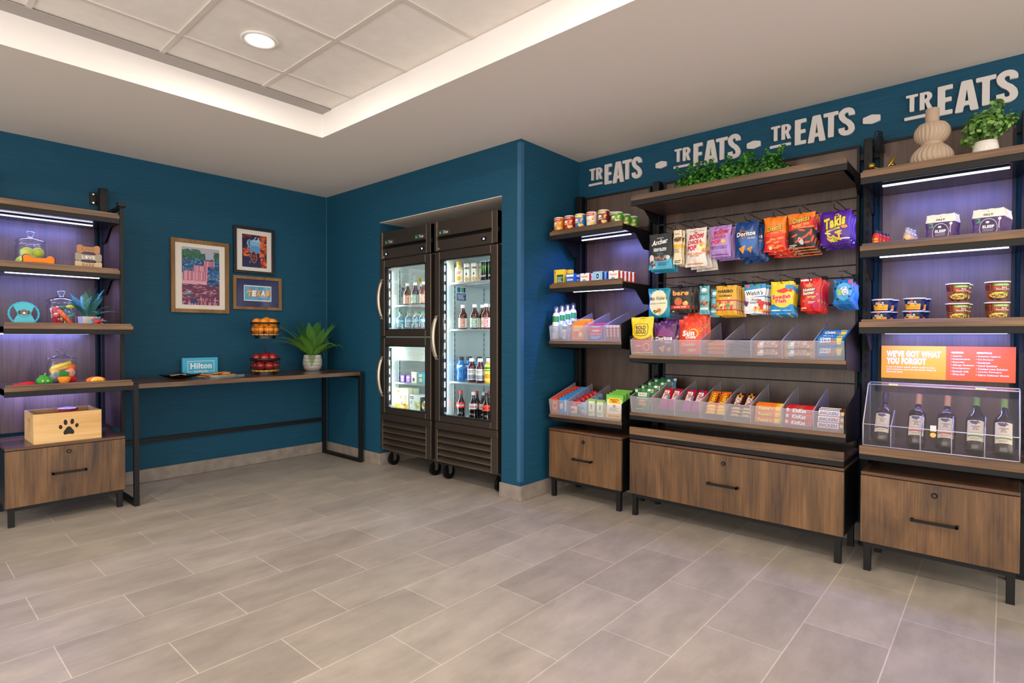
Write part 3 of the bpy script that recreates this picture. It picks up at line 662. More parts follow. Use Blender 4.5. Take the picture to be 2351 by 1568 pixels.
def en(a):
    for x in (-.28, 0, .28): a.poly([(x-.1, .74), (x+.02, .82), (x+.03, .40-.1*(x == 0)), (x-.03, .52)], '#69d52c')
    a.lines(-.4, .4, .16, .26, 2, '#e8e8e8')
ec = can('energy_drink_can', .031, .148, '#0f1512', en, span=pi*.6)
many(ec, [(1.952, .165, 'black energy drink can with green claw marks, front one'), (2.028, .165, 'black energy drink can with green claw marks, half behind the door frame')], 'black energy drink cans', 'can', 1.5305)
# third shelf
def gl(a): a.poly([(-.5, .75), (.5, .85), (.25, .55), (-.4, .35)], '#f4f6f8')
gb = bottle('sports_drink_bottle', .19, bprof(.034, .13, .02, .168, waist=(.06, .075, .9)), C('#1473c4', .15, 0, .4), (.022, .165, .192, '#1d2429'), gl, (.09, .135), .0345, lm='#1a83d6')
many(gb, [(1.695, .165, 'blue sports drink bottle at left of the third shelf, front row'), (1.70, .25, 'blue sports drink bottle behind the leftmost one'), (1.80, .26, 'blue sports drink bottle in the back row, behind the dark red ones'), (1.90, .26, 'blue sports drink bottle in the back row at right')], 'blue sports drink bottles', 'bottle', .7605)
def vl(a): a.rect(-1, 1, .55, 1, '#f2f1ee'); a.lines(-.8, .8, .62, .9, 3, '#555a66'); a.rect(-.8, .8, .1, .45, '#8d909c')
vb = bottle('vitamin_drink_bottle', .185, bprof(.035, .115, .018, .165), C('#4a0b20', .12, 0, .5), (.021, .16, .185, WHT), vl, (.02, .105), .0355, lm='#d5d6dc')
many(vb, [(1.822, .16, 'dark red drink bottle with white cap, left of the pair in front'), (1.912, .16, 'dark red drink bottle with white cap, right of the pair in front'), (1.925, .245, 'dark red drink bottle in the second row')], 'dark red vitamin drink bottles', 'bottle', .7605)
def ol(a): a.rect(-.5, .5, .74, .88, '#17753a'); a.ell(0, .3, .5, .16, '#f08a1c'); a.rect(-1, 1, .62, .68, '#17753a')
ob = bottle('orange_juice_bottle', .19, bprof(.033, .13, .018, .17), C('#f0a42a', .3), (.021, .165, .19, '#f0f4ee'), ol, (.02, .14), .0336, lm='#f5e04a')
many(ob, [(1.997, .165, 'orange juice bottle at the right end of the third shelf')], None, 'bottle', .7605)
# sodas
COLA = C('#160806', .08, 0, .6); sp = bprof(.033, .115, .013, .195, waist=(.05, .06, .9))
def cl(t_, c_):
    def f(a): a.text(t_, 0, .5, 1.5, .5, c_, bold=.02, shear=.1)
    return f
k1 = bottle('cola_bottle', .215, sp, COLA, (.0145, .192, .215, '#d8281c'), cl('Coca-Cola', '#fbf4f0'), (.085, .128), .0338, lm='#d7261e')
k2 = bottle('diet_cola_bottle', .215, sp, COLA, (.0145, .192, .215, '#d9dcdf'), cl('Coke', '#d7261e'), (.085, .128), .0338, lm='#c9ccd0')
many(k1, [(1.693, .165, 'cola bottle with red cap and label, leftmost on the bottom'), (1.80, .235, 'cola bottle with red cap in the second row'), (1.89, .285, 'cola bottle with red cap in the third row'), (2.0, .25, 'cola bottle with red cap behind the rightmost bottle')], 'cola bottles with red labels', 'bottle', .4705)
many(k2, [(1.832, .165, 'diet cola bottle with silver label, front row'), (1.905, .20, 'diet cola bottle with silver label, second from the front')], 'diet cola bottles', 'bottle', .4705)
k3 = bottle('zero_cola_bottle', .215, sp, COLA, (.0145, .192, .215, '#1a1a1a'), cl('Coca-Cola', '#161616'), (.085, .128), .0338, lm='#e8381e')
many(k3, [(1.972, .165, 'cola bottle with black cap and bright red label at the right end')], None, 'bottle', .4705)
# frozen food in the lower left compartment
def carton(name, w, h, d, col, fn=None, side=None, top=None):
    m = MB(); c0 = C(col, .5) if isinstance(col, str) else col
    m.box(-w/2, w/2, 0, d, 0, h, c0, .001)
    if side: m.box(w/2, w/2+.0004, .002, d-.002, .002, h-.002, C(side, .5))
    if top: m.box(-w/2+.001, w/2-.001, .001, d-.001, h, h+.0004, C(top, .5))
    if fn: fn(Art(m, flat(w, h), None, None, .0004))
    return m.build(name)
def meal(c1, c2, food):
    def f(a):
        a.rect(-1, 1, 0, .3, c2); a.ell(.15, .48, .78, .34, '#eae6dc'); a.dots(-.4, .7, .25, .7, 40, food, .14, .05, 3); a.rect(-.92, -.35, .78, .92, c1)
    return f
c1 = carton('frozen_meal_box', .155, .19, .05, '#f3efd0', meal('#79b33c', '#e3b52e', ['#8a4a1a', '#d9a441', '#5f7c2a', '#b4381f']), top='#efe9c0')
place(c1, .985, .14, .4705, 'cream frozen meal box with noodles, standing at left in the lower left compartment', 'box', 'frozen meal boxes'); c = dup(c1); place(c, 1.0, .20, .4705, 'cream frozen meal box standing behind the left one', 'box', 'frozen meal boxes')
def ev(a): a.rect(-.92, -.3, .74, .9, '#2b2455'); a.text('evol', -.6, .82, .5, .09, '#f4f4f4', 3, .04); a.ell(.35, .4, .6, .3, '#eeeee6'); a.dots(-.1, .8, .22, .58, 30, ['#d6cf56', '#efe9a4', '#a6b84a'], .12, .04, 3); a.lines(-.9, -.4, .45, .65, 3, '#5c606c')
c2 = carton('frozen_meal_box', .15, .145, .05, '#dfe3e6', ev, top='#cfd6dc'); place(c2, 1.153, .145, .4705, 'pale grey frozen meal box with pasta and a purple logo', 'box', 'frozen meal boxes')
c3 = carton('frozen_meal_box', .12, .13, .05, '#26201c', meal('#3a3a3a', '#171310', ['#c0622a', '#e0a050', '#7c9c3a'])); place(c3, 1.285, .14, .4705, 'black frozen meal box cut off by the door frame', 'box', 'frozen meal boxes')
c = dup(c2); place(c, 1.19, .205, .4705, 'grey frozen meal box in the second row at right', 'box', 'frozen meal boxes')
def ic(c_):
    def f(a): a.lines(-.6, .6, .58, .82, 2, '#ffffff', 2, .5, .2); a.ell(0, .3, .5, .18, c_)
    return f
for i, (s, w, h, c_, f_, lb) in enumerate([(.965, .055, .06, '#6b4b9c', '#c8a8e0', 'small purple treat cup, leftmost on the lower left wire shelf'), (1.045, .055, .06, '#8a5ab4', '#e05a9a', 'small pink and purple treat cup on the lower left wire shelf'), (1.12, .062, .095, '#eee6dc', '#4a2a1c', 'white and brown ice cream bar box on the wire shelf'), (1.215, .075, .095, '#5a9cae', '#f0d060', 'teal and yellow ice cream box at right of the wire shelf')]):
    o = carton('ice_cream_box', w, h, .05, c_, ic(f_), top='#4a2a1c' if i == 2 else None); place(o, s, .155, .7145, lb, 'box', 'ice cream boxes on the wire shelf')
# ---------------------------------------------------------------- canisters and remedy boxes on the narrow unit
def chipcan(col, badge, snack, h=.112):
    def f(a):
        a.rect(-.62, .62, .78, .97, badge, 1); a.rect(-.45, .45, .86, .90, '#f6f0e0', 2); a.ell(-.18, .62, .28, .10, '#f4efe4', 2)
        a.text('Pringles', -.15, .45, .74, .12, '#f6e9b8', 4, .04, outline='#8a1418'); a.dots(.25, .72, .14, .32, 6, snack, .16, .06, 3, 5); a.dots(.42, .7, .5, .7, 3, snack, .14, .07, 3, 7)
    return can('crisp_canister', .0365, h, col, f, '#e9e4da', span=pi*.5, tin=False)
PO = [('#e8861c', '#c03a1a', 2.561, 'orange', 'leftmost on the top shelf'), ('#cf2a22', '#a3161a', 2.651, 'red', 'between the orange and blue ones'), ('#1f7ac0', '#f0c62c', 2.739, 'blue', 'between the red and white ones'), ('#eee9e0', '#cf2a22', 2.831, 'white', 'between the blue and maroon ones'), ('#7a1c34', '#c5a13a', 2.923, 'maroon', 'front one, beside the green canister')]
g = 'small crisp canisters on the top lit shelf'
for col, bd, s, cn, wh in PO:
    o = chipcan(col, bd, ['#f0c060', '#d99a3a'], .110); place(o, s-.016, .304, 1.833, '%s crisp canister with white lid, %s' % (cn, wh), 'canister', g)
    if cn == 'maroon': o = dup(o); place(o, s-.012, .392, 1.833, 'maroon crisp canister standing behind the front maroon one', 'canister', g)
    if cn in ('white', 'blue'): o = dup(o); place(o, s-.012, .392, 1.833, 'second %s crisp canister, standing behind the front %s one' % (cn, cn), 'canister', g)
gc = chipcan('#4c9a28', '#3a7d22', ['#f0d880', '#e8c860'], .082)
for i, d in enumerate((.304, .396, .486)):
    o = gc if i == 0 else dup(gc); place(o, 3.008+.004*i, d, 1.833, 'green crisp canister, %s of the three green ones' % ('front', 'middle', 'rearmost')[i], 'canister', g)
SZ = 1.4655
yb = carton('remedy_box', .082, .112, .028, '#f0c928', lambda a: (a.rect(-.42, .92, .12, .68, '#1d5a45', 1), a.lines(-.32, .8, .2, .55, 4, '#c7dccb', 2), [a.text(ch, -.74, .9-.1*i, .2, .065, '#2a4a3a', 2, .03) for i, ch in enumerate('BIOFREEZE')]))
place(yb, 2.568, .268, SZ, 'tall yellow pain relief box at left end of the second shelf', 'box'); c = dup(yb); place(c, 2.60, .315, SZ, 'yellow pain relief box half hidden behind the front yellow one', 'box')
def rowof(o, s, d, n, step, ds, z, lab, cat, grp, **k):
    W_ = ['front', 'second', 'third', 'fourth', 'fifth', 'sixth', 'seventh', 'eighth', 'ninth', 'tenth']
    for i in range(n):
        q = o if i == 0 else dup(o); place(q, s+ds*i, d+step*i, z, lab % ('front' if i == 0 else W_[i]+' from the front'), cat, grp, **k)
cb_ = carton('remedy_box', .066, .078, .030, '#1f62b8', lambda a: (a.rect(-.9, .9, .72, .92, '#e9f3fb', 1), a.text('Claritin', 0, .48, 1.5, .2, '#ffffff', 2, .03, .1), a.rect(-.9, .9, .1, .2, '#58a8e0', 1)))
rowof(cb_, 2.662, .268, 3, .055, .012, SZ, 'blue allergy tablet box, %s of the three', 'box', 'blue allergy tablet boxes')
dq = carton('remedy_box', .070, .072, .026, '#f2efe8', lambda a: (a.rect(-1, 1, 0, .15, '#e2612a', 1), a.text('DayQuil', 0, .66, 1.4, .2, '#e2612a', 2, .03), a.ell(-.1, .34, .4, .1, '#58a8d8', 1), a.poly([(-.2, 1), (.2, 1), (0, .86)], '#4a5a3a', 1)), side='#c83222')
rowof(dq, 2.782, .268, 4, .042, .006, SZ, 'white and orange daytime cold medicine box beside the blue ones, %s', 'box', 'daytime cold medicine boxes, left stack')
ak = carton('remedy_box', .073, .076, .026, '#8cc4e4', lambda a: (a.rect(-1, 1, 0, .12, '#e8942a', 1), a.ell(.02, .6, .42, .3, '#f2f6fa', 1), a.ell(.02, .6, .34, .24, '#22336a', 2), a.text('Alka', .02, .6, .4, .14, '#f2f6fa', 3, .04)), side='#22407e')
rowof(ak, 2.883, .268, 5, .040, .006, SZ, 'light blue effervescent tablet box, %s', 'box', 'light blue tablet boxes')
dq2 = dup(dq); rowof(dq2, 3.003, .268, 5, .040, .006, SZ, 'white and orange medicine box at the right end of the shelf, %s', 'box', 'daytime cold medicine boxes, right stack')
# bin tray contents, upper
def bcan(name, r, h, body, band, capc, txt, dome=True):
    t = thing(name, None, None); m = MB()
    m.lathe([(.0001, 0), (r, .002), (r, h*.70), (r*.9, h*.76), (r*.62, h*.80)], C(body, .35), n=18); a = Art(m, roundS(r+.0003, h*.68, .005), .2, .1); a.rect(-1, 1, .72, .98, band, 1); txt(a); m.build('body', t)
    m = MB(); m.lathe([(r*.72, h*.76), (r*.72, h*.95), (r*.5, h), (.0001, h)], CLEARP if capc is None else C(capc, .3), n=14); m.build('cap', t)
    m = MB(); m.lathe([(r*.3, h*.78), (r*.3, h*.92), (.0001, h*.92)], C('#e8e8ea', .4), n=10); m.build('nozzle', t); return t
sc_ = bcan('spray_can', .0255, .232, '#eef0f0', '#1f8a4c', None, lambda a: (a.rect(-1, 1, .5, .53, '#6fc49a', 1), a.lines(-.4, .5, .25, .45, 5, '#7ab89a', 2)))
rowof(sc_, 2.528, .285, 4, .045, .016, 1.086, 'tall white and green spray can, %s', 'spray can', 'white and green spray cans', tilt=-.05)
ss_ = bcan('travel_spray_can', .0165, .128, '#f0f1f0', '#2a9a58', None, lambda a: a.lines(-.4, .5, .2, .5, 4, '#7ab89a', 2))
rowof(ss_, 2.608, .285, 3, .05, .012, 1.086, 'small white travel spray can beside the tall ones, %s', 'spray can', 'small white travel spray cans')
ob_ = carton('vitamin_box', .10, .128, .05, '#f08a1e', lambda a: (a.rect(-.95, -.6, .86, .98, '#3a9ad0', 1), a.rect(-.6, .8, .6, .75, '#f6c45a', 1), a.ell(-.2, .3, .4, .14, '#e8681a', 2), a.ell(.4, .28, .35, .13, '#f6dfae', 2), a.lines(-.7, .7, .45, .58, 3, '#fbe9c8', 2)), top='#f4b24a')
place(ob_, 2.722, .275, 1.086, 'bright orange vitamin pouch box in the second compartment', 'box', tilt=-.03); c = dup(ob_); place(c, 2.728, .335, 1.086, 'orange vitamin box behind the front orange one', 'box', tilt=-.03)
bn = carton('remedy_box', .098, .096, .030, '#2c3c86', lambda a: (a.rect(-1, 1, .42, 1, '#d2244e', 1), a.rect(-.7, .75, .80, .96, '#2c3c86', 2), a.text('Benadryl', 0, .88, 1.2, .11, '#ffffff', 3, .03), a.text('ALLERGY', 0, .62, 1.1, .11, '#ffffff', 3, .05), a.rect(-.9, .9, .3, .42, '#e86a7c', 2), a.lines(-.8, .8, .05, .25, 2, '#c8d0f0', 2)), top='#cfa0d0')
rowof(bn, 2.868, .275, 3, .036, .003, 1.086, 'pink and navy allergy box, %s', 'box', 'pink and navy allergy boxes')
mx_ = carton('slim_red_box', .021, .094, .045, '#a5242c', lambda a: (a.rect(-1, 1, .84, 1, '#e9e2e2', 1), [a.rect(-.4, .4-.2*(i % 2), .66-.11*i, .73-.11*i, '#f1e4e4', 2) for i in range(5)]), top='#d9cfd4')
for i in range(4):
    o = mx_ if i == 0 else dup(mx_); place(o, 2.948+.026*i+.012, .275, 1.087, 'slim dark red box, %s of the four standing side by side' % ('leftmost', 'second', 'third', 'rightmost')[i], 'box', 'slim dark red boxes', lean=-.05)
# lower bins
td = carton('dryer_sheet_box', .052, .105, .030, '#e4561c', lambda a: (a.rect(-1, 1, .85, 1, '#d2401a', 1), a.ell(0, .45, .7, .25, '#f6c02c', 1), a.ell(0, .45, .5, .17, '#e8401a', 2), a.text('Tide', 0, .45, .95, .15, '#27409a', 3, .05, .1)), top='#dd4c2a')
rowof(td, 2.535, .270, 8, .0375, .0, .578, 'orange laundry detergent box, %s', 'box', 'orange laundry boxes')
sg = carton('dryer_sheet_box', .070, .105, .030, '#2f86d0', lambda a: (a.ell(-.4, .45, .4, .2, '#e8dcc0', 1), [a.text(ch, .55, .84-.11*i, .34, .09, '#ffffff', 2, .05) for i, ch in enumerate('Snuggle')]), top='#3f94dc')
rowof(sg, 2.607, .270, 8, .0375, .0, .578, 'blue fabric softener sheet box, %s', 'box', 'blue fabric softener boxes')
def stick(body, capc, lab):
    t = thing('deodorant_stick', None, None); m = MB(); m.M = Matrix.Diagonal((1, .6, 1, 1)); m.lathe([(.0001, 0), (.025, .002), (.026, .05)], C(body, .35), n=16); a = Art(m, roundS(.0262, .04, .004), .3, .3); lab(a); m.build('body', t)
    m = MB(); m.M = Matrix.Diagonal((1, .6, 1, 1)); m.lathe([(.0255, .05), (.0245, .072), (.016, .082), (.0001, .084)], C(capc, .3), n=16); m.build('cap', t); return t
rs = stick('#ece6e4', '#c01a2a', lambda a: (a.ell(0, .5, .5, .3, '#c01a2a', 1), a.dots(-.5, .5, .1, .8, 6, ['#3a8a3a', '#f0f0e8'], .1, .1)))
rowof(rs, 2.690, .285, 6, .05, .0, .579, 'white deodorant stick with red cap, %s', 'deodorant', 'red capped deodorant sticks')
bs = stick('#4aa3dc', '#5cb8e8', lambda a: (a.rect(-.6, .6, .3, .7, '#e8f2fa', 1), a.text('BLUE', 0, .5, .9, .25, '#1f5a9a', 2, .04)))
rowof(bs, 2.770, .285, 5, .05, .0, .579, 'light blue deodorant stick, %s', 'deodorant', 'light blue deodorant sticks')
gb_ = carton('skin_care_box', .050, .112, .03, '#dbe7c2', lambda a: (a.rect(-1, 1, .88, 1, '#8dbb4c', 1), a.rect(-.8, .8, .3, .8, '#f2f4e4', 1), a.rect(-.3, .3, .4, .7, '#8dbb4c', 2), a.lines(-.7, .7, .1, .26, 3, '#7a9a54', 2)), top='#a8c96a')
place(gb_, 2.835, .275, .579, 'pale green skin care box, left of the pair', 'box', 'pale green skin care boxes'); c = dup(gb_); place(c, 2.905, .270, .579, 'pale green skin care box, right of the pair', 'box', 'pale green skin care boxes')
def bb_(a): a.rect(-1, 1, 0, .45, '#f0c01c', 1); a.rect(-.85, .85, .2, .78, '#f4f2e2', 2); a.rect(-.7, .7, .62, .86, '#f0c01c', 3); a.text("BURT'S\nBEES", 0, .74, .95, .15, '#8a2a1a', 4, .04); a.ell(0, .52, .2, .06, '#c0662a', 4); a.lines(-.6, .6, .3, .46, 4, '#7a7a5a', 4); a.text("BURT'S BEES", 0, .1, 1.3, .07, '#c0501a', 4, .04); a.rect(-1, 1, .92, 1, '#6fb83c', 1)
bw = carton('wipes_pack', .125, .155, .018, '#7cc850', bb_)
rowof(bw, 3.012, .268, 4, .035, .002, .580, 'green and yellow facial wipes pack, %s', 'wipes pack', 'facial wipes packs', tilt=-.06)

# ---------------------------------------------------------------- bags
def bag(name, w, h, t, base, fn, back=None, seed=1, wrk=1.0, cr=.28, flare=.05, seal=None, rough=None):
    rd = random.Random(seed); ph = [rd.uniform(0, 6) for _ in range(6)]; mt_ = C(base, .28 if rough is None else rough) if isinstance(base, str) else base
    def S(u, v, e, side=1):
        en = max(0, 1-abs(u)**3.2)**.7*max(0, sin(pi*min(1, max(0, (v-.03)/.94))))**.55
        wr = wrk*(sin(7*u+ph[0]+2*v)*.5+sin(13*u+ph[1])*.3)*(exp(-((v-.06)/.10)**2)+exp(-((v-.93)/.10)**2))*t*.24*(1-u*u*.6)
        wr += (sin(9*v+3*u+ph[2])*.035+sin(14*u-7*v+ph[4])*.03*abs(u)+sin(6*u+11*v+ph[5])*.025)*t*en + (t*.10*sin(5*(u+v)+ph[3])*(abs(u)**2) if abs(u) < 1 else 0)*en
        x = u*w/2*(1-flare*sin(pi*v)**.8)+.002*sin(11*v+ph[4])*u
        z = v*h-.0022*abs(sin(4*u+ph[5]))*(1 if v > .98 else 0)
        return (x, -side*(t/2*en)+wr*side*-.6-e-(0 if side > 0 else 0), z)
    m = MB(); bk = C(back, .3) if back else mt_
    m.grid(lambda a, b: S(2*a-1, b, 0), 28, 28, mt_); m.grid(lambda a, b: S(2*a-1, b, 0, -1), 14, 14, bk)
    A_ = Art(m, S, .0714, .0357, .0009); A_.aspect = w/2/h
    fn(A_); return m.build(name)
def seals(a, c, k='#ffffff'): a.rect(-1, 1, .955, 1, c, 1)
def f_jerky(a):
    a.rect(-1, 1, .0, .28, '#3fa3c4', 1); a.text('COUNTRY', 0, .87, .6, .028, '#d8dce0', 2, .02); a.text('Archer', -.02, .765, 1.35, .14, '#f0f1f2', 2, .03, .25, .12); a.line([(-.8, .69), (.6, .73)], .008, '#f0f1f2', 2)
    a.text('GRASS-FED\nBEEF JERKY', 0, .545, 1.15, .105, '#e8eaec', 2, .045); a.text('Original', 0, .435, .55, .04, '#4db3d4', 2, .02); a.ell(0, .31, .62, .08, '#5b3b35', 2); a.dots(-.5, .5, .26, .37, 18, ['#7a4a40', '#40302c', '#a08078'], .12, .025, 3); a.ell(-.78, .32, .22, .1, '#dcd6d0', 3); a.ell(.65, .32, .25, .06, '#c8ccd0', 3); a.dots(-.95, -.5, .04, .24, 12, ['#b0703a', '#d8c8b8', '#7a3a22'], .12, .03, 3); a.lines(-.2, .8, .1, .2, 3, '#1c4a60', 3)
def f_kbar(a):
    a.text('EPIC', 0, .87, 1.2, .045, '#8a7a60', 2, .02); a.ell(0, .71, .8, .07, '#8a5426', 2); a.dots(-.7, .7, .66, .76, 14, ['#6a3c1a', '#b07a3a', '#4a2812'], .3, .02, 3); a.rect(-1, 1, .47, .57, '#eab021', 2); a.lines(-.8, .8, .32, .45, 5, '#8a7a60', 2); a.lines(-.7, .8, .02, .12, 2, '#4a4030', 2)
def f_bcp(two, flav, fc, corn):
    def f(a):
        a.lines(-.7, .8, .9, .93, 1, '#d85a5a', 2, .3, 0); a.ell(.1, .86, .14, .025, '#c8143c', 2)
        a.text('BOOM', .12, .77, 1.35, .13, '#c4123c', 2, .06, .25, .07); a.text('CHICKA', -.03, .625, 1.4, .105, '#c4123c', 2, .05, .22, .07); a.text('POP', -.32, .475, .95, .135, '#d01c50', 2, .06, .2, .07)
        if corn: a.dots(.25, .9, .38, .56, 16, ['#efc055', '#d08a3a', '#f6e0a8'], .2, .045, 3)
        else: a.dots(.3, .6, .44, .52, 8, ['#efd055', '#e8b83a'], .12, .03, 3)
        a.text(flav, -.05, .30, 1.6, .10 if '\n' in flav else .07, fc, 2, .025, .05); a.lines(-.8, .7, .05, .09, 1, fc, 2, .5, .1)
    return f
def nacho(a, top, c1, pts_, bag_txt='#ffffff', sub=None):
    a.poly([(-.55, top+.10), (.38, top+.015), (-.25, top-.16)], '#e8622a', 2); a.poly([(-.46, top+.078), (.28, top+.012), (-.22, top-.125)], '#1a1a22', 3); a.text('Doritos', .02, top-.02, 1.55, .13, '#f6f6f6', 5, .035, .05, .05, outline='#1c1c22')
    for (x, y, s_) in pts_: a.poly([(x-.34*s_, y+.02), (x+.3*s_, y+.11*s_), (x+.05*s_, y-.14*s_)], '#e0982a', 3); a.dots(x-.12*s_, x+.15*s_, y-.03, y+.05, 8, ['#f2c05a', '#c8741c'], .04, .012, 4)
    if sub: a.text(sub, .45, top-.145, .6, .05, '#f0c8a0', 3, .03)
def f_dorb(a): a.ell(.2, .45, .7, .3, '#2a66b0', 1); nacho(a, .66, '#fff', [(-.3, .22, 1), (.35, .2, .75)], sub='COOL RANCH')
def f_dorp(a): a.ell(.1, .55, .8, .25, '#7a2f78', 1); nacho(a, .50, '#fff', [(-.15, .16, 1), (.45, .14, .7)], sub='SPICY')
def cheet(a, y, w=1.35, h=.15):
    a.text('Cheetos', 0, y, w, h, '#f6c22a', 4, .025, .1, .14, outline='#161616', ow=.06)
def f_ch(a):
    a.rect(-1, 1, 0, .50, '#d8281a', 1); a.rect(-1, 1, .50, .95, '#f0801c', 1); a.ell(-.2, .5, .95, .08, '#e04a1a', 1.5); cheet(a, .66); a.text('Crunchy', .05, .52, .7, .05, '#f6c22a', 3, .03, 0, .1)
    for i, (x, y, r) in enumerate([(-.3, .16, .3), (.2, .25, .5), (.55, .36, .6), (-.1, .34, -.3), (.5, .14, .15), (-.55, .28, 1.0), (.1, .1, -.1)]): a.ell(x, y, .30, .03, '#f0902a', 3, 10, r*.3)
    a.ell(-.35, .1, .16, .045, '#e8d8c8', 4)
def f_fl(a):
    a.rect(-1, 1, .0, .56, '#1c1a1c', 1); a.poly([(-1, .50), (-1, .68), (1, .86), (1, .62)], '#d8221c', 1.5); cheet(a, .80); a.text("Flamin' Hot", 0, .655, 1.35, .09, '#f6b02a', 3, .03, .1, .16); a.text('Crunchy', .1, .575, .6, .045, '#f6c22a', 3, .03, .1, .14)
    for i, (x, y, r) in enumerate([(.1, .50, -.2), (.75, .42, 1.4), (.88, .25, 1.3), (-.45, .36, .4), (.25, .3, .5), (-.2, .22, .6), (.5, .36, .9), (.5, .16, .1)]): a.ell(x, y, .28, .03, '#d8461c', 3, 10, r)
    a.ell(.02, .2, .18, .12, '#c8c4c8', 3, 10, .5); a.lines(-.9, -.3, .04, .12, 2, '#e8e0d8', 3); a.rect(-1, 1, 0, .03, '#e8742a', 3)
def f_tk(a):
    a.ell(.15, .85, .14, .05, '#f2c832', 2); a.ell(.15, .85, .08, .028, '#4a1c86', 3); a.text('Takis', 0, .655, 1.45, .32, '#f4d02a', 3, .05, .2, .24, outline='#2a1050', ow=.03)
    a.poly([(-.55, .41), (-.5, .36), (.35, .445), (.35, .50)], '#f4d02a', 3); a.text('FUEGO', -.08, .43, .6, .04, '#2a1050', 4, .04, 0, .1); a.ell(.62, .5, .22, .05, '#e88a3a', 3)
    a.dots(-.45, .35, .10, .36, 16, ['#f0b82a', '#d8481c', '#8fb83a', '#f2d05a'], .22, .03, 3, 9); a.lines(.3, .95, .13, .18, 1, '#d8d4e8', 3, .8, 0)
def f_mv(a):
    a.ell(0, .5, .86, .44, '#eadfb8', 1); a.ell(.05, .88, .15, .05, '#e8f0ea', 2); a.text("Miss Vickie's", 0, .65, 1.7, .13, '#3a2c20', 2, .015, .15, .03); a.text('SEA SALT & VINEGAR', 0, .47, 1.5, .045, '#2a8a8a', 2, .02, 0, .02)
    a.ell(.1, .24, .2, .065, '#c8804a', 2); a.ell(.1, .34, .08, .05, '#e8dcc8', 2); a.dots(-.4, 0, .15, .24, 8, ['#4a3a30', '#7a6a4a'], .1, .02, 3)
def f_bare(a):
    a.text('bare', 0, .79, 1.55, .20, '#f0a24a', 2, .05); a.ell(-.2, .46, .4, .155, '#d8542a', 2); a.ell(-.3, .53, .2, .05, '#7a8a3a', 3, rot=-.4); a.ell(.48, .37, .27, .08, '#eab04a', 2); a.ell(.55, .42, .14, .05, '#f2c86a', 3); a.rect(-.97, .85, .16, .30, '#d23a22', 2); a.text('crispy reds', -.05, .235, 1.2, .07, '#f6eee6', 3, .03); a.rect(-.85, -.65, .04, .09, '#d8d4cc', 2)
def f_bd(a): a.ell(0, .85, .6, .07, '#e6eff0', 1); a.text('SEA SALTED', 0, .70, 1.5, .045, '#174a6a', 2, .04); a.lines(-.4, .4, .5, .62, 3, '#b8d8da', 2); a.dots(-.7, .6, .30, .42, 16, ['#a85a2a', '#c87a44', '#7a3a1a'], .3, .03, 2); a.rect(-.8, .8, .16, .24, '#cfe2e4', 2)
def f_gb(a):
    a.text('HARIBO', -.05, .80, 1.5, .10, '#1c1a18', 2, .05); a.text('Goldbears', -.05, .655, 1.25, .075, '#3a2a1a', 2, .03); a.rect(-1, 1, .18, .50, '#caa878', 2); a.rect(-1, 1, .47, .51, '#c8202a', 3); a.rect(-1, 1, .16, .20, '#c8202a', 3); a.dots(-.9, .7, .22, .45, 26, ['#d0281c', '#3a9a3a', '#f0a02a', '#f0e0a0', '#e8d030'], .14, .035, 3, 4); a.ell(.3, .57, .12, .03, '#e8e0c8', 2)
def f_we(a):
    a.rect(-1, 1, 0, .55, '#dfe2e4', 1); a.ell(.25, .94, .14, .035, '#5ab03a', 2); a.rect(-.85, -.45, .9, .96, '#e2452a', 2); a.poly([(-.95, .78), (1, .85), (1, .60), (-.95, .53)], '#f4f2f2', 2); a.text("Welch's", 0, .69, 1.6, .15, '#23264e', 3, .02, .1, .04)
    a.text('Fruit\nSnacks', .08, .42, 1.0, .16, '#2a2a44', 3, .01, .2, .04); a.dots(.5, .95, .25, .45, 6, ['#d0281c', '#c01818'], .22, .06, 3); a.dots(-.9, -.55, .3, .42, 4, ['#e2502a', '#5a3a7a'], .2, .04, 3); a.dots(-.1, .95, .04, .2, 10, ['#e88a2a', '#d8401c', '#f0b84a'], .18, .04, 3); a.ell(-.7, .17, .2, .055, '#f4f4f4', 3)
def f_sf(a):
    a.rect(-1, 1, 0, .30, '#1686c8', 1); a.ell(.05, .50, .98, .30, '#f4cf1c', 2); a.rect(.3, 1, .72, .88, '#1b8fd0', 1); a.poly([(-.45, .72), (.35, .80), (.62, .72), (.9, .80), (.85, .66), (.55, .69), (.2, .63), (-.3, .66)], '#d8321e', 3)
    a.text('Swedish', 0, .53, 1.6, .13, '#d8241e', 3, .05, .05, .03, outline='#f6efe0'); a.text('Fish', -.05, .40, 1.0, .12, '#d8241e', 3, .05, .05, .03, outline='#f6efe0'); a.lines(-.9, -.1, .1, .14, 1, '#f2f2f2', 3, .9, 0); a.lines(0, .8, .1, .13, 1, '#f2f2f2', 3, .5, 0)
def f_nb(a):
    a.rect(-.95, .1, .92, .985, '#e8e4e8', 2); a.ell(-.1, .78, .35, .06, '#c8843a', 2); a.ell(.45, .35, .6, .3, '#c0184a', 1); a.text('Nutter\nButter', -.1, .60, 1.3, .2, '#f2e8cc', 4, .05, .15, .12, outline='#1c2454', ow=.05); a.text('Bites', .15, .43, .8, .07, '#f4c22a', 4, .05, .1, .12)
    for x, y in ((-.6, .3), (.7, .5), (.8, .3), (.3, .38)): a.ell(x, y, .15, .045, '#b8752a', 3)
    a.lines(-.2, .5, .22, .3, 2, '#f2d8d8', 3); a.lines(-.9, -.4, .06, .11, 1, '#e8d87a', 3, .8, 0)
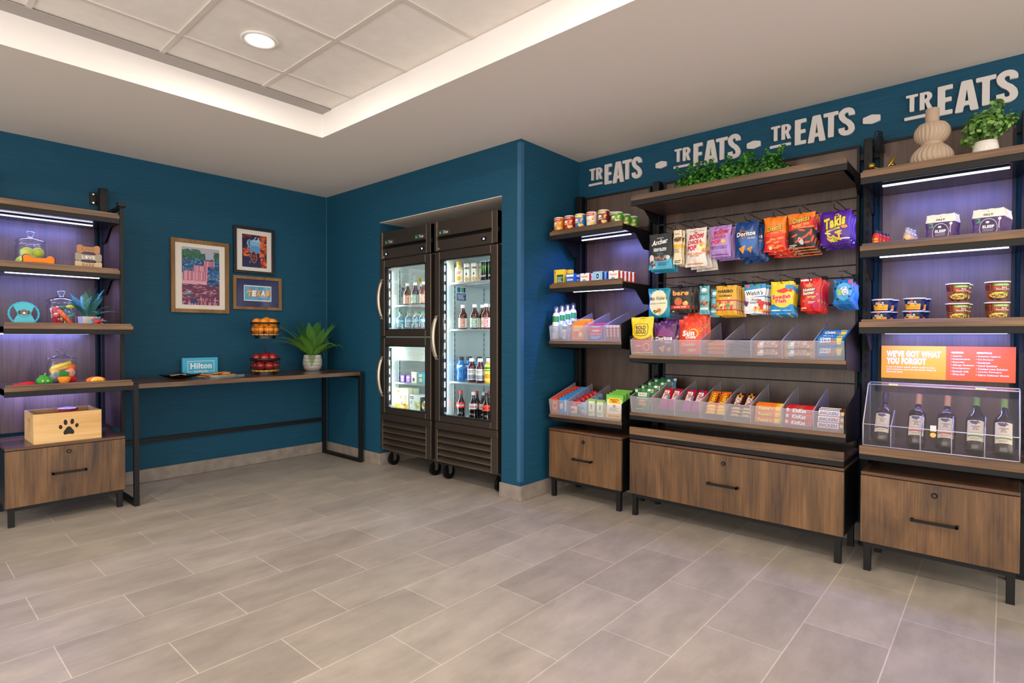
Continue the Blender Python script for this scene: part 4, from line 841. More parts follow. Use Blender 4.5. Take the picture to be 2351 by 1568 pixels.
def f_or(a):
    a.ell(.1, .5, .8, .35, '#3aa8dc', 1)
    a.text('OREO', .22, .52, .95, .24, '#f4f6fa', 4, .05, 0, -1.25, outline='#17305e', ow=.05); a.text('MINI', -.3, .47, .6, .15, '#b8d83a', 4, .06, 0, -1.4)
    for x, y in ((-.6, .8), (-.75, .62), (-.55, .2), (.75, .6), (.7, .3), (-.2, .86)): a.ell(x, y, .13, .045, '#20242c', 3)
    a.rect(.55, .9, .82, .96, '#d83a4a', 3)
def f_rg(a):
    a.rect(-1, 1, .02, .36, '#c2342c', 2); a.ell(0, .43, .93, .16, '#a8743a', 1); a.dots(-.8, .8, .34, .44, 12, ['#b0602a', '#7a3a18'], .12, .02, 1.5); a.ell(.05, .62, .97, .24, '#f2cc14', 2.5, 24); a.poly([(-.70, .70), (-.60, .79), (0, .815), (.58, .79), (.68, .70), (.66, .55), (.50, .485), (0, .46), (-.52, .485), (-.68, .55)], '#1f2a50', 3); a.poly([(-.66, .69), (-.57, .778), (0, .80), (.55, .778), (.64, .69), (.62, .56), (.47, .498), (0, .475), (-.50, .498), (-.64, .56)], '#f2cc14', 4); a.text('ROLD\nGOLD', -.02, .64, 1.0, .22, '#1f2a50', 5, .035); a.text('THINS', -.3, .2, .5, .045, '#f0d8c8', 3, .03); a.ell(.45, .17, .3, .10, '#e8c8a0', 3); a.ell(.45, .17, .24, .08, '#c2342c', 4); a.rect(-.2, .2, .955, .965, '#5a4a10', 3)
def f_su(a):
    a.ell(-.62, .80, .2, .05, '#c23018', 2); a.ell(.38, .60, .42, .135, '#f6b42a', 2); a.ell(.35, .59, .33, .105, '#dd3c1c', 3)
    for k in range(7): t_ = radians(20+k*23); a.line([(.38+.48*cos(t_), .6+.16*sin(t_)), (.38+.62*cos(t_), .6+.21*sin(t_))], .02, '#f6b42a', 3)
    a.text('Sun', -.05, .60, 1.05, .17, '#f8f2ea', 5, .05, .1, .06); a.text('CHIPS', .15, .475, .85, .07, '#f8f2ea', 5, .05); a.text('HARVEST', 0, .38, 1.2, .05, '#f0923a', 3, .03); a.text('Cheddar', -.05, .28, 1.3, .09, '#eac8b0', 3, .02, .2, .04); a.ell(.25, .12, .4, .05, '#d8a45a', 3); a.ell(-.55, .14, .14, .04, '#4a8a3a', 3)
def f_tate(a):
    a.rect(-.55, .62, .63, .80, '#ece6d2', 2); a.text("TATE'S", .03, .715, 1.0, .09, '#2a4a2c', 3, .02); a.rect(-.7, .75, .52, .57, '#a8b8a0', 2)
    for k in range(4): a.ell(.02+.05*(k % 2), .22+.075*k, .55-.03*k, .05, ('#9a6a3a', '#d09a55')[k % 2], 3+k*.5)
    a.rect(-.9, .3, .15, .25, '#6a3a2a', 5); a.lines(-.8, .2, .04, .08, 1, '#cfd8b8', 3, .6, .1); a.rect(-.95, -.6, .8, .92, '#d8dcc8', 2); a.rect(.65, .98, .88, .98, '#e6e8dc', 2)

# hooks: (s, groove z)
def hook(s, zg, label, L=.335):
    t = thing('display_hook', label, 'hook', 'black wire display hooks'); put(t, s, .633, zg)
    m = MB(); m.box(-.012, .012, -.004, .006, -.022, .014, BLACK); m.build('mount', t)
    m = MB(); m.tube([(0, 0, -.012), (0, -L+.04, -.036), (0, -L+.022, -.036), (0, -L+.008, -.018)], .0024, BLACK, 6); m.build('prong', t)
    m = MB(); m.tube([(0, 0, .004), (0, -L+.052, .006)], .0018, BLACK, 6); m.box(-.020, .020, -L+.048, -L+.052, .004, .0085, BLACK); m.build('label_holder', t)
ORD = ['front', 'second', 'third', 'fourth', 'fifth', 'sixth']
def hang(s, zt, w, h, n, name, lab, base, fn, t=.03, step=.03, zdrop=.006, jig=.004, rough=None, cat='snack bag', ztop=None, zg=1.798, d0=.345, ds=None, **kw):
    p = bag(name, w, h, t, base, fn, seed=int(s*100), rough=rough, **kw); rd = random.Random(int(s*97))
    for i in range(n):
        o = p if i == 0 else dup(p); jx = rd.uniform(-jig, jig); wh = 'front one' if i == 0 else '%s on its hook' % ORD[i]
        place(o, s+(0 if i == 0 else jx)+(ds or 0)*i, d0+step*i, zt-h-zdrop*i*.3, '%s, %s' % (lab, wh) if n > 1 else lab, cat, None if n == 1 else lab.split(' with')[0]+' stack on one hook', lean=(0 if i == 0 else rd.uniform(-.05, .05)), turn=(0 if i == 0 else rd.uniform(-.06, .06)))
    lname = lab.split(' with')[0]
    hook(s, zg, 'black wire hook holding the %s' % lname)
hang(3.292, 1.752, .156, .222, 6, 'jerky_bag', 'black and light blue jerky bag with white script', '#1b1d22', f_jerky, t=.012, step=.014, rough=.5, cat='jerky bag', zdrop=.010, jig=.008)
hang(3.404, 1.761, .054, .207, 6, 'snack_bar', 'tall cream snack bar with yellow band', '#ead9b6', f_kbar, t=.014, step=.018, rough=.5, cat='snack bar', jig=.006, ds=.004)
hang(3.520, 1.757, .132, .228, 3, 'popcorn_bag', 'white popcorn bag with red letters', '#ded8cf', f_bcp(1, 'WHITE CHEDDAR\nPOPCORN', '#e0702a', 1), t=.045, step=.05, zdrop=.03, ds=.012, flare=.10)
hang(3.663, 1.753, .128, .180, 3, 'popcorn_bag', 'lilac popcorn bag with pink letters', '#a884c8', f_bcp(1, 'SWEET & SALTY\nKETTLE CORN', '#6a2a6a', 0), t=.04, step=.045, zdrop=.02, ds=.010, flare=.08)
hang(3.812, 1.756, .132, .196, 3, 'chip_bag', 'blue tortilla chip bag with white logo', '#16407e', f_dorb, t=.045, step=.05, zdrop=.04, ds=.012)
hang(3.960, 1.763, .116, .188, 3, 'chip_bag', 'orange and red cheese puff bag with black outlined logo', '#e8761a', f_ch, t=.04, step=.05, zdrop=.04, ds=.010)
hang(4.089, 1.765, .130, .186, 4, 'chip_bag', 'orange, red and black spicy cheese puff bag with flames', '#ec7a22', f_fl, t=.032, step=.04, zdrop=.03, ds=.004)
hang(4.247, 1.753, .142, .170, 3, 'chip_bag', 'purple rolled tortilla chip bag with yellow letters', '#4a1c8c', f_tk, t=.045, step=.055, zdrop=.02)
Z2 = 1.44
hang(3.285, 1.415, .145, .181, 2, 'chip_bag', 'teal kettle chip bag with cream oval', '#1488a4', f_mv, t=.04, step=.05, zg=Z2)
hang(3.429, 1.410, .134, .153, 3, 'dried_fruit_bag', 'black dried apple bag with orange letters', '#2c2622', f_bare, t=.03, step=.035, rough=.5, cat='dried fruit bag', zg=Z2, ds=.008)
hang(3.572, 1.414, .062, .169, 1, 'nut_bag', 'pale teal slim nut bag, left of the two', '#5fa8b0', f_bd, t=.025, zg=Z2, cat='nut bag')
o = bag('nut_bag', .058, .162, .025, '#5fa8b0', f_bd, seed=9); place(o, 3.622, .372, 1.391-.162, 'pale teal slim nut bag, right and slightly lower of the two', 'nut bag', lean=.04)
hang(3.700, 1.408, .120, .170, 4, 'candy_bag', 'gold gummy candy bag with black letters', '#d9a41c', f_gb, t=.022, step=.025, zg=Z2, cat='candy bag', ds=.008, zdrop=.012)
hang(3.857, 1.407, .116, .164, 4, 'candy_bag', 'light blue and white fruit snack bag with dark letters', '#2a8cc4', f_we, t=.022, step=.025, zg=Z2, cat='candy bag', ds=.004)
hang(3.998, 1.413, .118, .177, 4, 'candy_bag', 'yellow and blue chewy candy bag with red letters', '#f4cf1c', f_sf, t=.024, step=.028, zg=Z2, cat='candy bag', zdrop=.015)
hang(4.137, 1.419, .098, .168, 4, 'cookie_bag', 'red peanut cookie bag with cream letters', '#d2201c', f_nb, t=.03, step=.035, zg=Z2, cat='cookie bag', ds=.004, zdrop=.015)
hang(4.284, 1.406, .090, .126, 5, 'cookie_bag', 'blue mini sandwich cookie bag with sideways letters', '#1470b8', f_or, t=.025, step=.028, zg=Z2, cat='cookie bag', zdrop=.02)
def stand(s, d, z, w, h, n, name, lab, base, fn, t=.04, step=.05, ds=0, tilt=.06, cat='snack bag', lean=0, up=0, **kw):
    p = bag(name, w, h, t, base, fn, seed=int(s*50), **kw)
    for i in range(n):
        o = p if i == 0 else dup(p); place(o, s+ds*i, d+step*i, z+up*i, '%s, %s' % (lab, 'front one' if i == 0 else ORD[i]+' from the front') if n > 1 else lab, cat, lab.split(' standing')[0]+' stack' if n > 1 else None, tilt=tilt*.0-.0+ (tilt if i == 0 else tilt*.6), lean=lean)
ZB = 1.003
stand(3.204, .285, ZB, .152, .226, 1, 'pretzel_bag', 'yellow and red pretzel bag standing in the first compartment', '#f2cc14', f_rg, lean=-.03, tilt=-.05)
stand(3.352, .285, ZB, .146, .190, 3, 'chip_bag', 'purple tortilla chip bag standing in the second compartment', '#56205c', f_dorp, ds=.018, tilt=-.05)
stand(3.512, .285, ZB, .142, .205, 3, 'chip_bag', 'orange-red wavy chip bag standing in the third compartment', '#dd3c1c', f_su, ds=.006, up=.012, tilt=-.05)
def bar(name, w, h, t, base, fn, rough=.3):
    """flat wrapped bar lying on its back edge: artwork faces front, crimped ends"""
    m = MB(); mt_ = C(base, rough)
    def S(u, v, e):
        q = max(0, 1-abs(u)**10)**.5; return (u*w/2, -(t/2*q*sin(pi*min(1, max(0, v)))**.35)-e, v*h)
    m.grid(lambda a, b: S(2*a-1, b, 0), 24, 8, mt_); m.grid(lambda a, b: (lambda p: (p[0], -p[1], p[2]))(S(2*a-1, b, 0)), 24, 6, mt_)
    A_ = Art(m, S, .12, .2, .0008); A_.aspect = w/2/h; fn(A_); return m.build(name)
def f_kind(ec, oc):
    def f(a): a.rect(-1, -.75, 0, 1, ec, 1); a.rect(.75, 1, 0, 1, ec, 1); a.rect(-.72, .72, .28, 1, '#b89078', 1.5); a.dots(-.2, .7, .35, .92, 22, ['#8a5a42', '#d8b8a0', '#a07058'], .07, .1, 2); a.rect(-.72, -.3, .45, .95, '#eef0f0', 3); a.rect(-.72, -.55, .6, .95, oc, 4); a.rect(-.75, .75, 0, .26, '#4a382c', 3); a.text('KIND', -.5, .26, .42, .26, '#f4f0ec', 5, .05)
    return f
for s, ec, oc, nm in ((3.948, '#a83a3a', '#e88a3a', 'maroon dotted ends'), (4.10, '#c88a34', '#58b8c8', 'golden brown ends')):
    p = bar('snack_bar', .138, .038, .018, '#7a5644', f_kind(ec, oc))
    for i, (d, z) in enumerate(((.275, ZB), (.275, ZB+.0385), (.30, ZB), (.30, ZB+.0385))):
        o = p if i == 0 else dup(p); place(o, s, d, z, 'nut bar with %s, %s in its compartment' % (nm, ('front bottom', 'front top', 'rear bottom', 'rear top')[i]), 'snack bar', 'nut bars with '+nm)
def f_ahoy(a): a.text('Chips\nAhoy!', -.35, .6, .8, .6, '#f4f4f8', 3, .05, .1, .1, outline='#14306a'); a.dots(.1, .4, .3, .8, 4, ['#c8813a', '#a8622a'], .12, .25, 3); a.poly([(.42, 1), (.85, 1), (.75, .2), (.5, .2)], '#f0d23a', 3)
p = bar('cookie_pack', .125, .052, .045, '#1c86c8', f_ahoy)
for i, (d, z) in enumerate(((.295, ZB), (.295, ZB+.053), (.345, ZB), (.345, ZB+.053), (.40, ZB+.062))):
    o = p if i == 0 else dup(p); place(o, 4.243, d, z, 'blue cookie pack with yellow patch, %s of the pile' % ('front bottom', 'front top', 'middle bottom', 'middle top', 'rear')[i], 'cookie pack', 'blue cookie packs in the last compartment')
def f_org(a): a.rect(-.9, -.3, .2, .8, '#f2ece4', 2); a.lines(-.1, .7, .25, .75, 2, '#f6f0e8', 2)
def pile(s, z, base, fn, n, lab, cat, grp, w=.115, h=.035, t=.02, name='candy_bar', rows=2, seed=1, flatz=True, d0=.28):
    """bars lying flat in a bin, artwork up"""
    p = bar(name, w, h, t, base, fn); rd = random.Random(seed); k = 0
    for r in range(rows):
        for j in range(n):
            o = p if k == 0 else dup(p)
            place(o, s+rd.uniform(-.004, .004), d0+.012+j*(h+.004)+.006*r, z+t/2+r*(t+.001), None, cat, grp, tilt=-pi/2+.0, turn=rd.uniform(-.06, .06))
            tag(o, '%s, %s layer, %s from the front' % (lab, ('bottom', 'second', 'third', 'top')[r], ('nearest', 'second', 'third', 'fourth', 'fifth')[j])); k += 1
pile(3.660, ZB, '#cf6a34', f_org, 3, 'orange wrapped bar lying in the fourth compartment', 'snack bar', 'orange bars in the fourth compartment', rows=3, seed=2, name='snack_bar')
pile(3.800, ZB, '#1c2a5c', lambda a: (a.lines(-.6, .5, .3, .7, 2, '#e8ecf4', 2),), 4, 'navy wrapped bar lying in the fifth compartment', 'snack bar', 'navy bars in the fifth compartment', rows=3, seed=3, name='snack_bar')
# lower row of candy
ZC = .6465
stand(3.205, .285, ZC, .108, .138, 4, 'cookie_pouch', 'dark green crisp cookie pouch', '#1f6a34', f_tate, t=.022, step=.065, ds=.012, cat='cookie pouch', tilt=-.05, up=.003)
o = bag('cookie_pouch', .108, .138, .022, '#1d6a8c', f_tate, seed=3); place(o, 3.258, .54, ZC, 'teal blue cookie pouch at the back, behind the dark green ones', 'cookie pouch')
def f_sk(txt, c_): return lambda a: (a.rect(-1, -.62, 0, 1, '#8a2a8a', 1), a.text(txt, 0, .5, 1.1, .62, '#f6f2ee', 3, .05, .1, 0, outline='#c01a22'), a.dots(.4, .9, .2, .8, 6, ['#f0c82a', '#4aa83a', '#e8742a', '#7a3a9a'], .09, .13, 3), a.rect(-.6, .1, .02, .18, c_, 2))
def upright_bars(s, base, fn, lab, cat, grp, n=3, w=.125, h=.055, seed=1, cols=2, d0=.30, tlt=-.95, z=ZC):
    """bars turned to run front-to-back, leaning, artwork up"""
    p = bar('candy_bar', w, h, .016, base, fn); rd = random.Random(seed); k = 0
    for c_ in range(cols):
        for j in range(n):
            o = p if k == 0 else dup(p); k += 1
            Mx = Matrix.Translation((d0-.008+.010*j, -(s+(c_-(cols-1)/2)*(h+.006)+rd.uniform(-.002, .002)), z+.006+.015*j)) @ Matrix.Rotation(RW+rd.uniform(-.05, .05), 4, 'Z') @ Matrix.Rotation(-.80, 4, 'X') @ Matrix.Translation((h/2, 0, w/2)) @ Matrix.Rotation(-pi/2, 4, 'Y')
            o.matrix_world = Mx; tag(o, '%s, %s of the %s row' % (lab, ('lowest', 'middle', 'top', 'highest')[j], ('left', 'right')[c_] if cols == 2 else 'single'), cat, grp)
upright_bars(3.362, '#c8181e', f_sk('SKITTLES', '#3aa0d8'), 'red fruit candy bag in the second compartment', 'candy bag', 'red candy bags in the second compartment', seed=4)
upright_bars(3.512, '#b81a2a', f_sk('SKITTLES', '#3aa0d8'), 'red and purple candy bag in the third compartment', 'candy bag', 'red and purple candy bags in the third compartment', seed=5)
upright_bars(3.660, '#e8641c', lambda a: (a.rect(-1, -.75, 0, 1, '#f0c82a', 1), a.text("Reese's", .05, .55, 1.2, .6, '#f4c82a', 3, .06, .1, 0, outline='#4a2410'), a.rect(-.6, .7, .04, .14, '#4a2410', 2)), 'orange peanut butter cup pack in the fourth compartment', 'candy bar', 'orange candy packs in the fourth compartment', seed=6)
upright_bars(3.800, '#3a1c12', lambda a: (a.rect(-1, -.8, 0, 1, '#c8a878', 1), a.text('TWIX', -.1, .5, .9, .6, '#e8e0d8', 3, .06, .2, 0, outline='#b81a1a'), a.dots(.3, .9, .2, .8, 8, ['#e0b060', '#c8843a'], .09, .12, 3)), 'dark brown caramel bar in the fifth compartment', 'candy bar', 'dark brown candy bars in the fifth compartment', seed=7)
def block(s, base, fn, lab, n, w=.13, h=.034, step=.02, z=ZC, rows=3, nm='candy_bar'):
    p = bar(nm, w, h, .018, base, fn)
    k = 0
    for r in range(rows):
        for j in range(n):
            o = p if k == 0 else dup(p); k += 1; place(o, s+.002*((r+j) % 3-1), .278+.022*j+.003*r, z+r*(h-.004), '%s, %s row, %s' % (lab, ('bottom', 'middle', 'top', 'highest')[r], ('frontmost', 'second', 'third', 'fourth')[j]), 'candy bar', lab+'s', tilt=-.12)
block(3.948, '#ee7a1e', lambda a: (a.text("Reese's", -.15, .5, 1.1, .66, '#f6d03a', 3, .06, .1, 0, outline='#4a2410'), a.rect(.6, 1, .0, 1, '#f2d03a', 1)), 'orange and yellow candy pack across the sixth compartment', 3, rows=3)
block(4.100, '#c4161c', lambda a: (a.ell(.05, .5, .75, .42, '#a01016', 1), a.text('KitKat', .05, .5, 1.0, .6, '#f4f0f0', 3, .05, .15, 0), a.rect(-.92, -.72, .3, .8, '#d8dce0', 2)), 'red wafer bar lying across the seventh compartment', 3, rows=3)
block(4.247, '#4a2616', lambda a: (a.rect(-.85, .6, .15, .9, '#f2f0f2', 1), a.text('SNICKERS', -.12, .52, 1.3, .5, '#1c2c8a', 3, .05, .25, 0), a.rect(-.85, .6, .02, .16, '#d8321c', 2), a.rect(.68, .9, .3, .8, '#e0b43a', 2)), 'brown chocolate bar with blue letters, last compartment', 3, rows=3)

for o in [q for q in bpy.data.objects if q.parent is None and q.get('label') and q.get('category') not in ('shelving unit', 'bin tray', 'hook', 'cabinet')]:
    p = o.matrix_world.translation        # goods in the bins stand on the rising shelf
    if 2.45 < -p.y < 4.33 and .24 < p.x < .62 and (.56 < p.z < .78 or .99 < p.z < 1.19):
        mx = o.matrix_world.copy(); mx.translation.z += SLOPE*max(0, p.x-.262)+.004; o.matrix_world = mx
# ---------------------------------------------------------------- goods on the right lit unit
def lean_(o, **k): return o
def energy(a): a.rect(-1, 1, .1, .8, '#d8241c', 1); a.text('5 hour', -.1, .55, 1.0, .25, '#f4d02a', 3, .05, 0, .1, outline='#1c1c1c'); a.text('ENERGY', 0, .25, 1.0, .12, '#f4d02a', 2, .05)
eb = bottle('energy_shot', .066, [(.0001, 0), (.0135, 0), (.0145, .004), (.0145, .046), (.009, .055), (.009, .058)], C('#c81c1c', .3), (.0095, .054, .068, '#181818'), energy, (.004, .045), .0148, n=16, lm='#c81c1c')
SR = 1.542
for i, (s, d) in enumerate(((4.431, .285), (4.437, .325), (4.447, .37), (4.455, .42))): o = eb if i == 0 else dup(eb); place(o, s, d, SR+.012, 'small red energy shot bottle with black cap, %s of its row' % ('front', 'second', 'third', 'rearmost')[i], 'bottle', 'small red energy shots')
def sanit(a): a.rect(-.9, .9, .1, .6, '#e8b070', 1); a.rect(-.5, -.2, .25, .5, '#2a2a6a', 2)
sb = bottle('hand_sanitizer', .068, [(.0001, 0), (.014, 0), (.0155, .004), (.0155, .040), (.0135, .047), (.009, .050), (.009, .052)], clear('sanitizer_gel', (.98, .80, .55, 1), .1, .1, .35), (.0095, .05, .07, clear('flip_cap', (.95, .96, 1, 1), .12, .1, .25)), sanit, (.004, .033), .0158, n=18, lm='#edc48e')
for i, (s, d) in enumerate(((4.553, .285), (4.560, .33), (4.568, .375))): o = sb if i == 0 else dup(sb); place(o, s, d, SR+.008, 'small amber hand sanitizer bottle with clear cap, %s of its row' % ('front', 'middle', 'rearmost')[i], 'bottle', 'hand sanitizer bottles')
def olly(a):
    a.rect(-1, 1, .0, .70, '#43216e', 1); a.rect(-1, 1, .70, 1, '#e9e5da', 1); a.text('OLLY', 0, .79, .62, .07, '#2c2a2a', 2, .05); a.ell(0, .90, .03, .015, '#55514a', 2); a.dots(-.9, .9, .05, .62, 26, ['#582f86', '#351858', '#4f2a58'], .12, .05, 1.5)
    a.rect(-.78, -.5, .52, .68, '#3fa07c', 2.5); a.ell(0, .34, .58, .31, '#d8d0e0', 3, 28); a.ell(0, .34, .55, .29, '#2e1450', 3.6, 28); a.ell(-.05, .52, .12, .04, '#e8e4ee', 4.5); a.text('SLEEP', 0, .37, .78, .10, '#f2eef6', 4.5, .05); a.lines(-.35, .35, .2, .3, 2, '#b8a8cc', 4.5, .3, .1); a.ell(.68, .62, .1, .05, '#e8e4ee', 2.5); a.rect(.64, .72, .3, .58, '#b8a8cc', 2.5); a.ell(.55, .12, .12, .03, '#4f8a3a', 5, rot=.5)
ol = bag('vitamin_pouch', .105, .125, .016, '#43216e', olly, seed=4, wrk=.25, rough=.45, flare=.0)
for s0, n, wh in ((4.675, 3, 'left'), (4.838, 5, 'right')):
    for i in range(n): o = ol if (i == 0 and s0 < 4.7) else dup(ol); place(o, s0+.006*i, .285+.03*i, SR, 'purple and white sleep vitamin pouch, %s stack, %s' % (wh, 'front one' if i == 0 else ORD[i]+' from the front'), 'vitamin pouch', 'purple sleep vitamin pouches, %s stack' % wh, tilt=-.04)
def cup(name, r0, r1, h, col, fn, lid, n=26):
    t = thing(name, None, None); m = MB(); m.lathe([(.0001, .003), (r0-.003, .003), (r0, 0), (r0+.001, .004), (r1, h-.004)], C(col, .4), n=n)
    def S(u, v, e): a = u*pi/2; q = r0+(r1-r0)*(.06+.88*v)+e+.0004; return (q*sin(a), -q*cos(a), h*(.06+.88*v))
    fn(Art(m, S, .14, .25)); m.build('body', t)
    m = MB(); m.lathe([(r1, h-.006), (r1+.003, h-.005), (r1+.003, h-.001), (r1-.002, h), (.0001, h)], C(lid, .35), n=n); m.build('lid', t); return t
def mac(a):
    a.rect(-.8, .5, 0, .52, '#eaa01e', 1); a.ell(-.15, .52, .34, .16, '#17244e', 1.6); a.rect(-1, 1, .88, 1, '#1a2a5a', 1); a.ell(-.12, .86, .12, .06, '#d8281c', 2); a.text('mac &\ncheese', -.12, .64, .62, .26, '#f2ecdc', 3, .05); a.ell(-.1, .42, .2, .08, '#f4cf2a', 2.5); a.ell(-.1, .46, .16, .06, '#eaa01e', 3)
    for k in range(5): a.line([(-.1+.1*k, .12+.05*(k % 2)), (.15+.07*k, .3-.03*k)], .03, '#c87a14', 2)
    a.ell(-.75, .7, .1, .08, '#3a8aa0', 2); a.lines(.55, .9, .3, .75, 4, '#4a5a94', 2)
mc = cup('macaroni_cup', .031, .0405, .057, '#17244e', mac, '#dfe2e8')
MZ = 1.180
PW = {0: 'front', 1: 'rear'}
k = 0
for s, wn in ((4.452, 'leftmost pair'), (4.577, 'second pair')):
    for zi in (0, 1):
        for di in (0, 1):
            o = mc if k == 0 else dup(mc); k += 1; place(o, s+(.004 if zi else 0)+.012*di, .309+.092*di, MZ+.0585*zi, 'navy and yellow macaroni cup, %s, %s %s' % (wn, 'upper' if zi else 'lower', PW[di]), 'cup', 'navy macaroni cups')
def ram(a):
    a.rect(-1, 1, .94, 1, '#4a2014', 1); a.rect(-.93, -.28, .56, .92, '#3a1a10', 1.5); a.rect(-.9, -.31, .575, .905, '#a04a2a', 2); a.text("MIKE'S\nMIGHTY\nGOOD", -.6, .74, .5, .28, '#2a1410', 3, .05); a.rect(-.15, .75, .80, .93, '#6fae22', 2); a.text('MADE WITH\nORGANIC RAMEN', .3, .865, .75, .09, '#eef4dc', 3, .02); a.rect(-.15, .12, .66, .74, '#d8402c', 2); a.text('Beef\nRamen Soup', .38, .66, .85, .2, '#f4e8dc', 3, .02, .1, .0); a.rect(-.9, -.15, .48, .54, '#3a1a10', 2); a.text('CRAFT RAMEN', -.52, .51, .6, .035, '#d8b090', 3, .02)
    a.ell(.1, .24, .66, .26, '#23201e', 2, 24); a.ell(.1, .29, .6, .17, '#e0a83a', 3, 24); a.dots(-.35, .5, .2, .36, 26, ['#e8c060', '#c88a2a', '#7a4a22', '#4a2c1a'], .13, .03, 4); a.ell(-.05, .40, .16, .06, '#f2c832', 6.5); a.ell(.2, .41, .15, .05, '#f4d23a', 6.5); a.dots(.35, .65, .33, .42, 6, ['#4a8a2a', '#7ab03a'], .1, .03, 6)
rc = cup('ramen_cup', .032, .041, .086, '#8f4326', ram, '#e9e4da')
k = 0
for s, wn, ex in ((4.737, 'left column', 3), (4.870, 'right column', 3)):
    for zi in (0, 1):
        for di in (0, 1):
            if wn == 'right column' and di: continue
            o = rc if k == 0 else dup(rc); k += 1; place(o, s+.006*di, .309+.092*di, MZ+.0875*zi, 'brown beef ramen cup, %s, %s %s' % (wn, 'upper' if zi else 'lower', PW[di]), 'cup', 'brown ramen cups')
# wall notice above the wine
m = MB(); m.box(-.262, .262, 0, .003, 0, .167, C('#f0a02c', .5)); a = Art(m, lambda u, v, e: (-.262+u*.524, -e, v*.167), None, None, .0004)
a.rect(.512, 1, 0, 1, C('#e85a20', .5), 1); a.rect(0, .512, 0, 1, C('#e89c22', .5), 1)
a.text("WE'VE GOT WHAT", .258, .755, .43, .2, '#f7f0ec', 2, .06); a.text('YOU FORGOT', .202, .535, .318, .2, '#f7f0ec', 2, .06)
for i, t_ in enumerate(("If any of these items didn't make it into", 'your suitcase, you can purchase them at', 'the front desk.')): w = (.385, .395, .135)[i]; a.text(t_, .043+w/2, .345-.072*i, w, .05, '#f7f0ec', 2, .012)
a.text('REMEDIES:', .596, .82, .088, .05, '#f7f0ec', 2, .06); a.text('ESSENTIALS:', .787, .82, .105, .05, '#f7f0ec', 2, .06)
for i, t_ in enumerate(('Aspirin', 'Acetaminophen', 'Ibuprofen', 'Allergy Medicine', 'Decongestants', 'Stomach Aids', 'First-Aid')): w = .0098*len(t_); a.text('\u2022 '+t_, .553+w/2, .715-.088*i, w+.012, .05, '#f7f0ec', 2, .015)
for i, t_ in enumerate(('Feminine Hygiene', 'Dry Shampoo', 'Deodorant', 'Hand Sanitizer', 'Contact Lens Solution', 'Laundry Detergent', 'Fabric Softener Sheets')): w = .0098*len(t_); a.text('\u2022 '+t_, .735+w/2, .715-.088*i, w+.012, .05, '#f7f0ec', 2, .015)
o = m.build('notice_board'); place(o, 4.674, .612, .903, 'orange and yellow notice listing forgotten travel items, above the wine case', 'sign')
# wine case
t = thing('wine_display_case', 'sloped clear acrylic case with hinged lid holding five wine bottles', 'display case'); WZ = .5965; put(t, 4.669, .262, WZ)
hw = .279; AE = C('#c9c6dc', .2); G_ = .003; fh = .103; bd = .30; td = .125; th = .285
def plate(m, P, nrm, mtl=ACRW, t_=.003):
    P = [Vector(p) for p in P]; n = Vector(nrm).normalized()*t_; k = len(P); m.add(P+[p+n for p in P], [tuple(range(k)), tuple(k+i for i in reversed(range(k)))]+[(i, (i+1) % k, k+(i+1) % k, k+i) for i in range(k)], mtl)
m = MB(); plate(m, [(-hw, 0, 0), (hw, 0, 0), (hw, -.004, fh), (-hw, -.004, fh)], (0, 1, 0)); m.build('front_panel', t)
m = MB(); plate(m, [(-hw, -.004, fh), (hw, -.004, fh), (hw, td, th), (-hw, td, th)], (0, .8, -.6)); m.build('sloped_lid', t)
m = MB(); plate(m, [(-hw, td, th), (hw, td, th), (hw, td+.055, th+.008), (-hw, td+.055, th+.008)], (0, 0, -1)); m.build('top_strip', t)
for sx in (-1, 1):
    m = MB(); m.prism([(0, 0), (-.004, fh), (td, th), (td+.055, th+.008), (bd, .10), (bd, 0)] if 0 else [(0, 0), (-.004, fh), (td, th), (td+.055, th+.008), (td+.055, 0)], 0, sx*hw-.0015, sx*hw+.0015, ACRW); m.build('side_panel', t)
m = MB(); r = .0026
for sx in (-hw, hw):
    m.tube([(sx, 0, 0), (sx, -.004, fh), (sx, td, th), (sx, td+.055, th+.008), (sx, td+.055, 0)], r, AE, 4)
for p, q in (((-hw, -.004, fh), (hw, -.004, fh)), ((-hw, td, th), (hw, td, th)), ((-hw, td+.055, th+.008), (hw, td+.055, th+.008)), ((-hw, 0, .002), (hw, 0, .002))): m.tube([p, q], r, AE, 4)
m.build('acrylic_edges', t)
for i in range(4):
    x = -hw+.112*(i+1)-.002; m = MB(); m.prism([(.006, .002), (.004, .098), (.12, .165), (.12, .002)], 0, x, x+.003, ACR); m.tube([(x, .006, .002), (x, .004, .098), (x, .12, .165), (x, .12, .004)], .002, AE, 4); m.build('divider', t)
for x in (-.175, .15):
    m = MB(); m.box(x-.019, x+.019, td-.004, td+.012, th-.001, th+.006, C('#b8b48e', .3, .7)); m.cyl((x-.019, td, th+.004), (x+.019, td, th+.004), .004, C('#c8c4a8', .3, .8), 8); m.build('hinge', t)
m = MB(); m.cyl((-.009, -.013, fh-.022), (-.009, -.006, fh-.022), .011, C('#cfa45a', .3, .9), 18); m.box(-.020, .002, -.008, -.003, fh-.006, fh+.02, C('#c8c6c0', .3, .6)); m.build('lock', t)
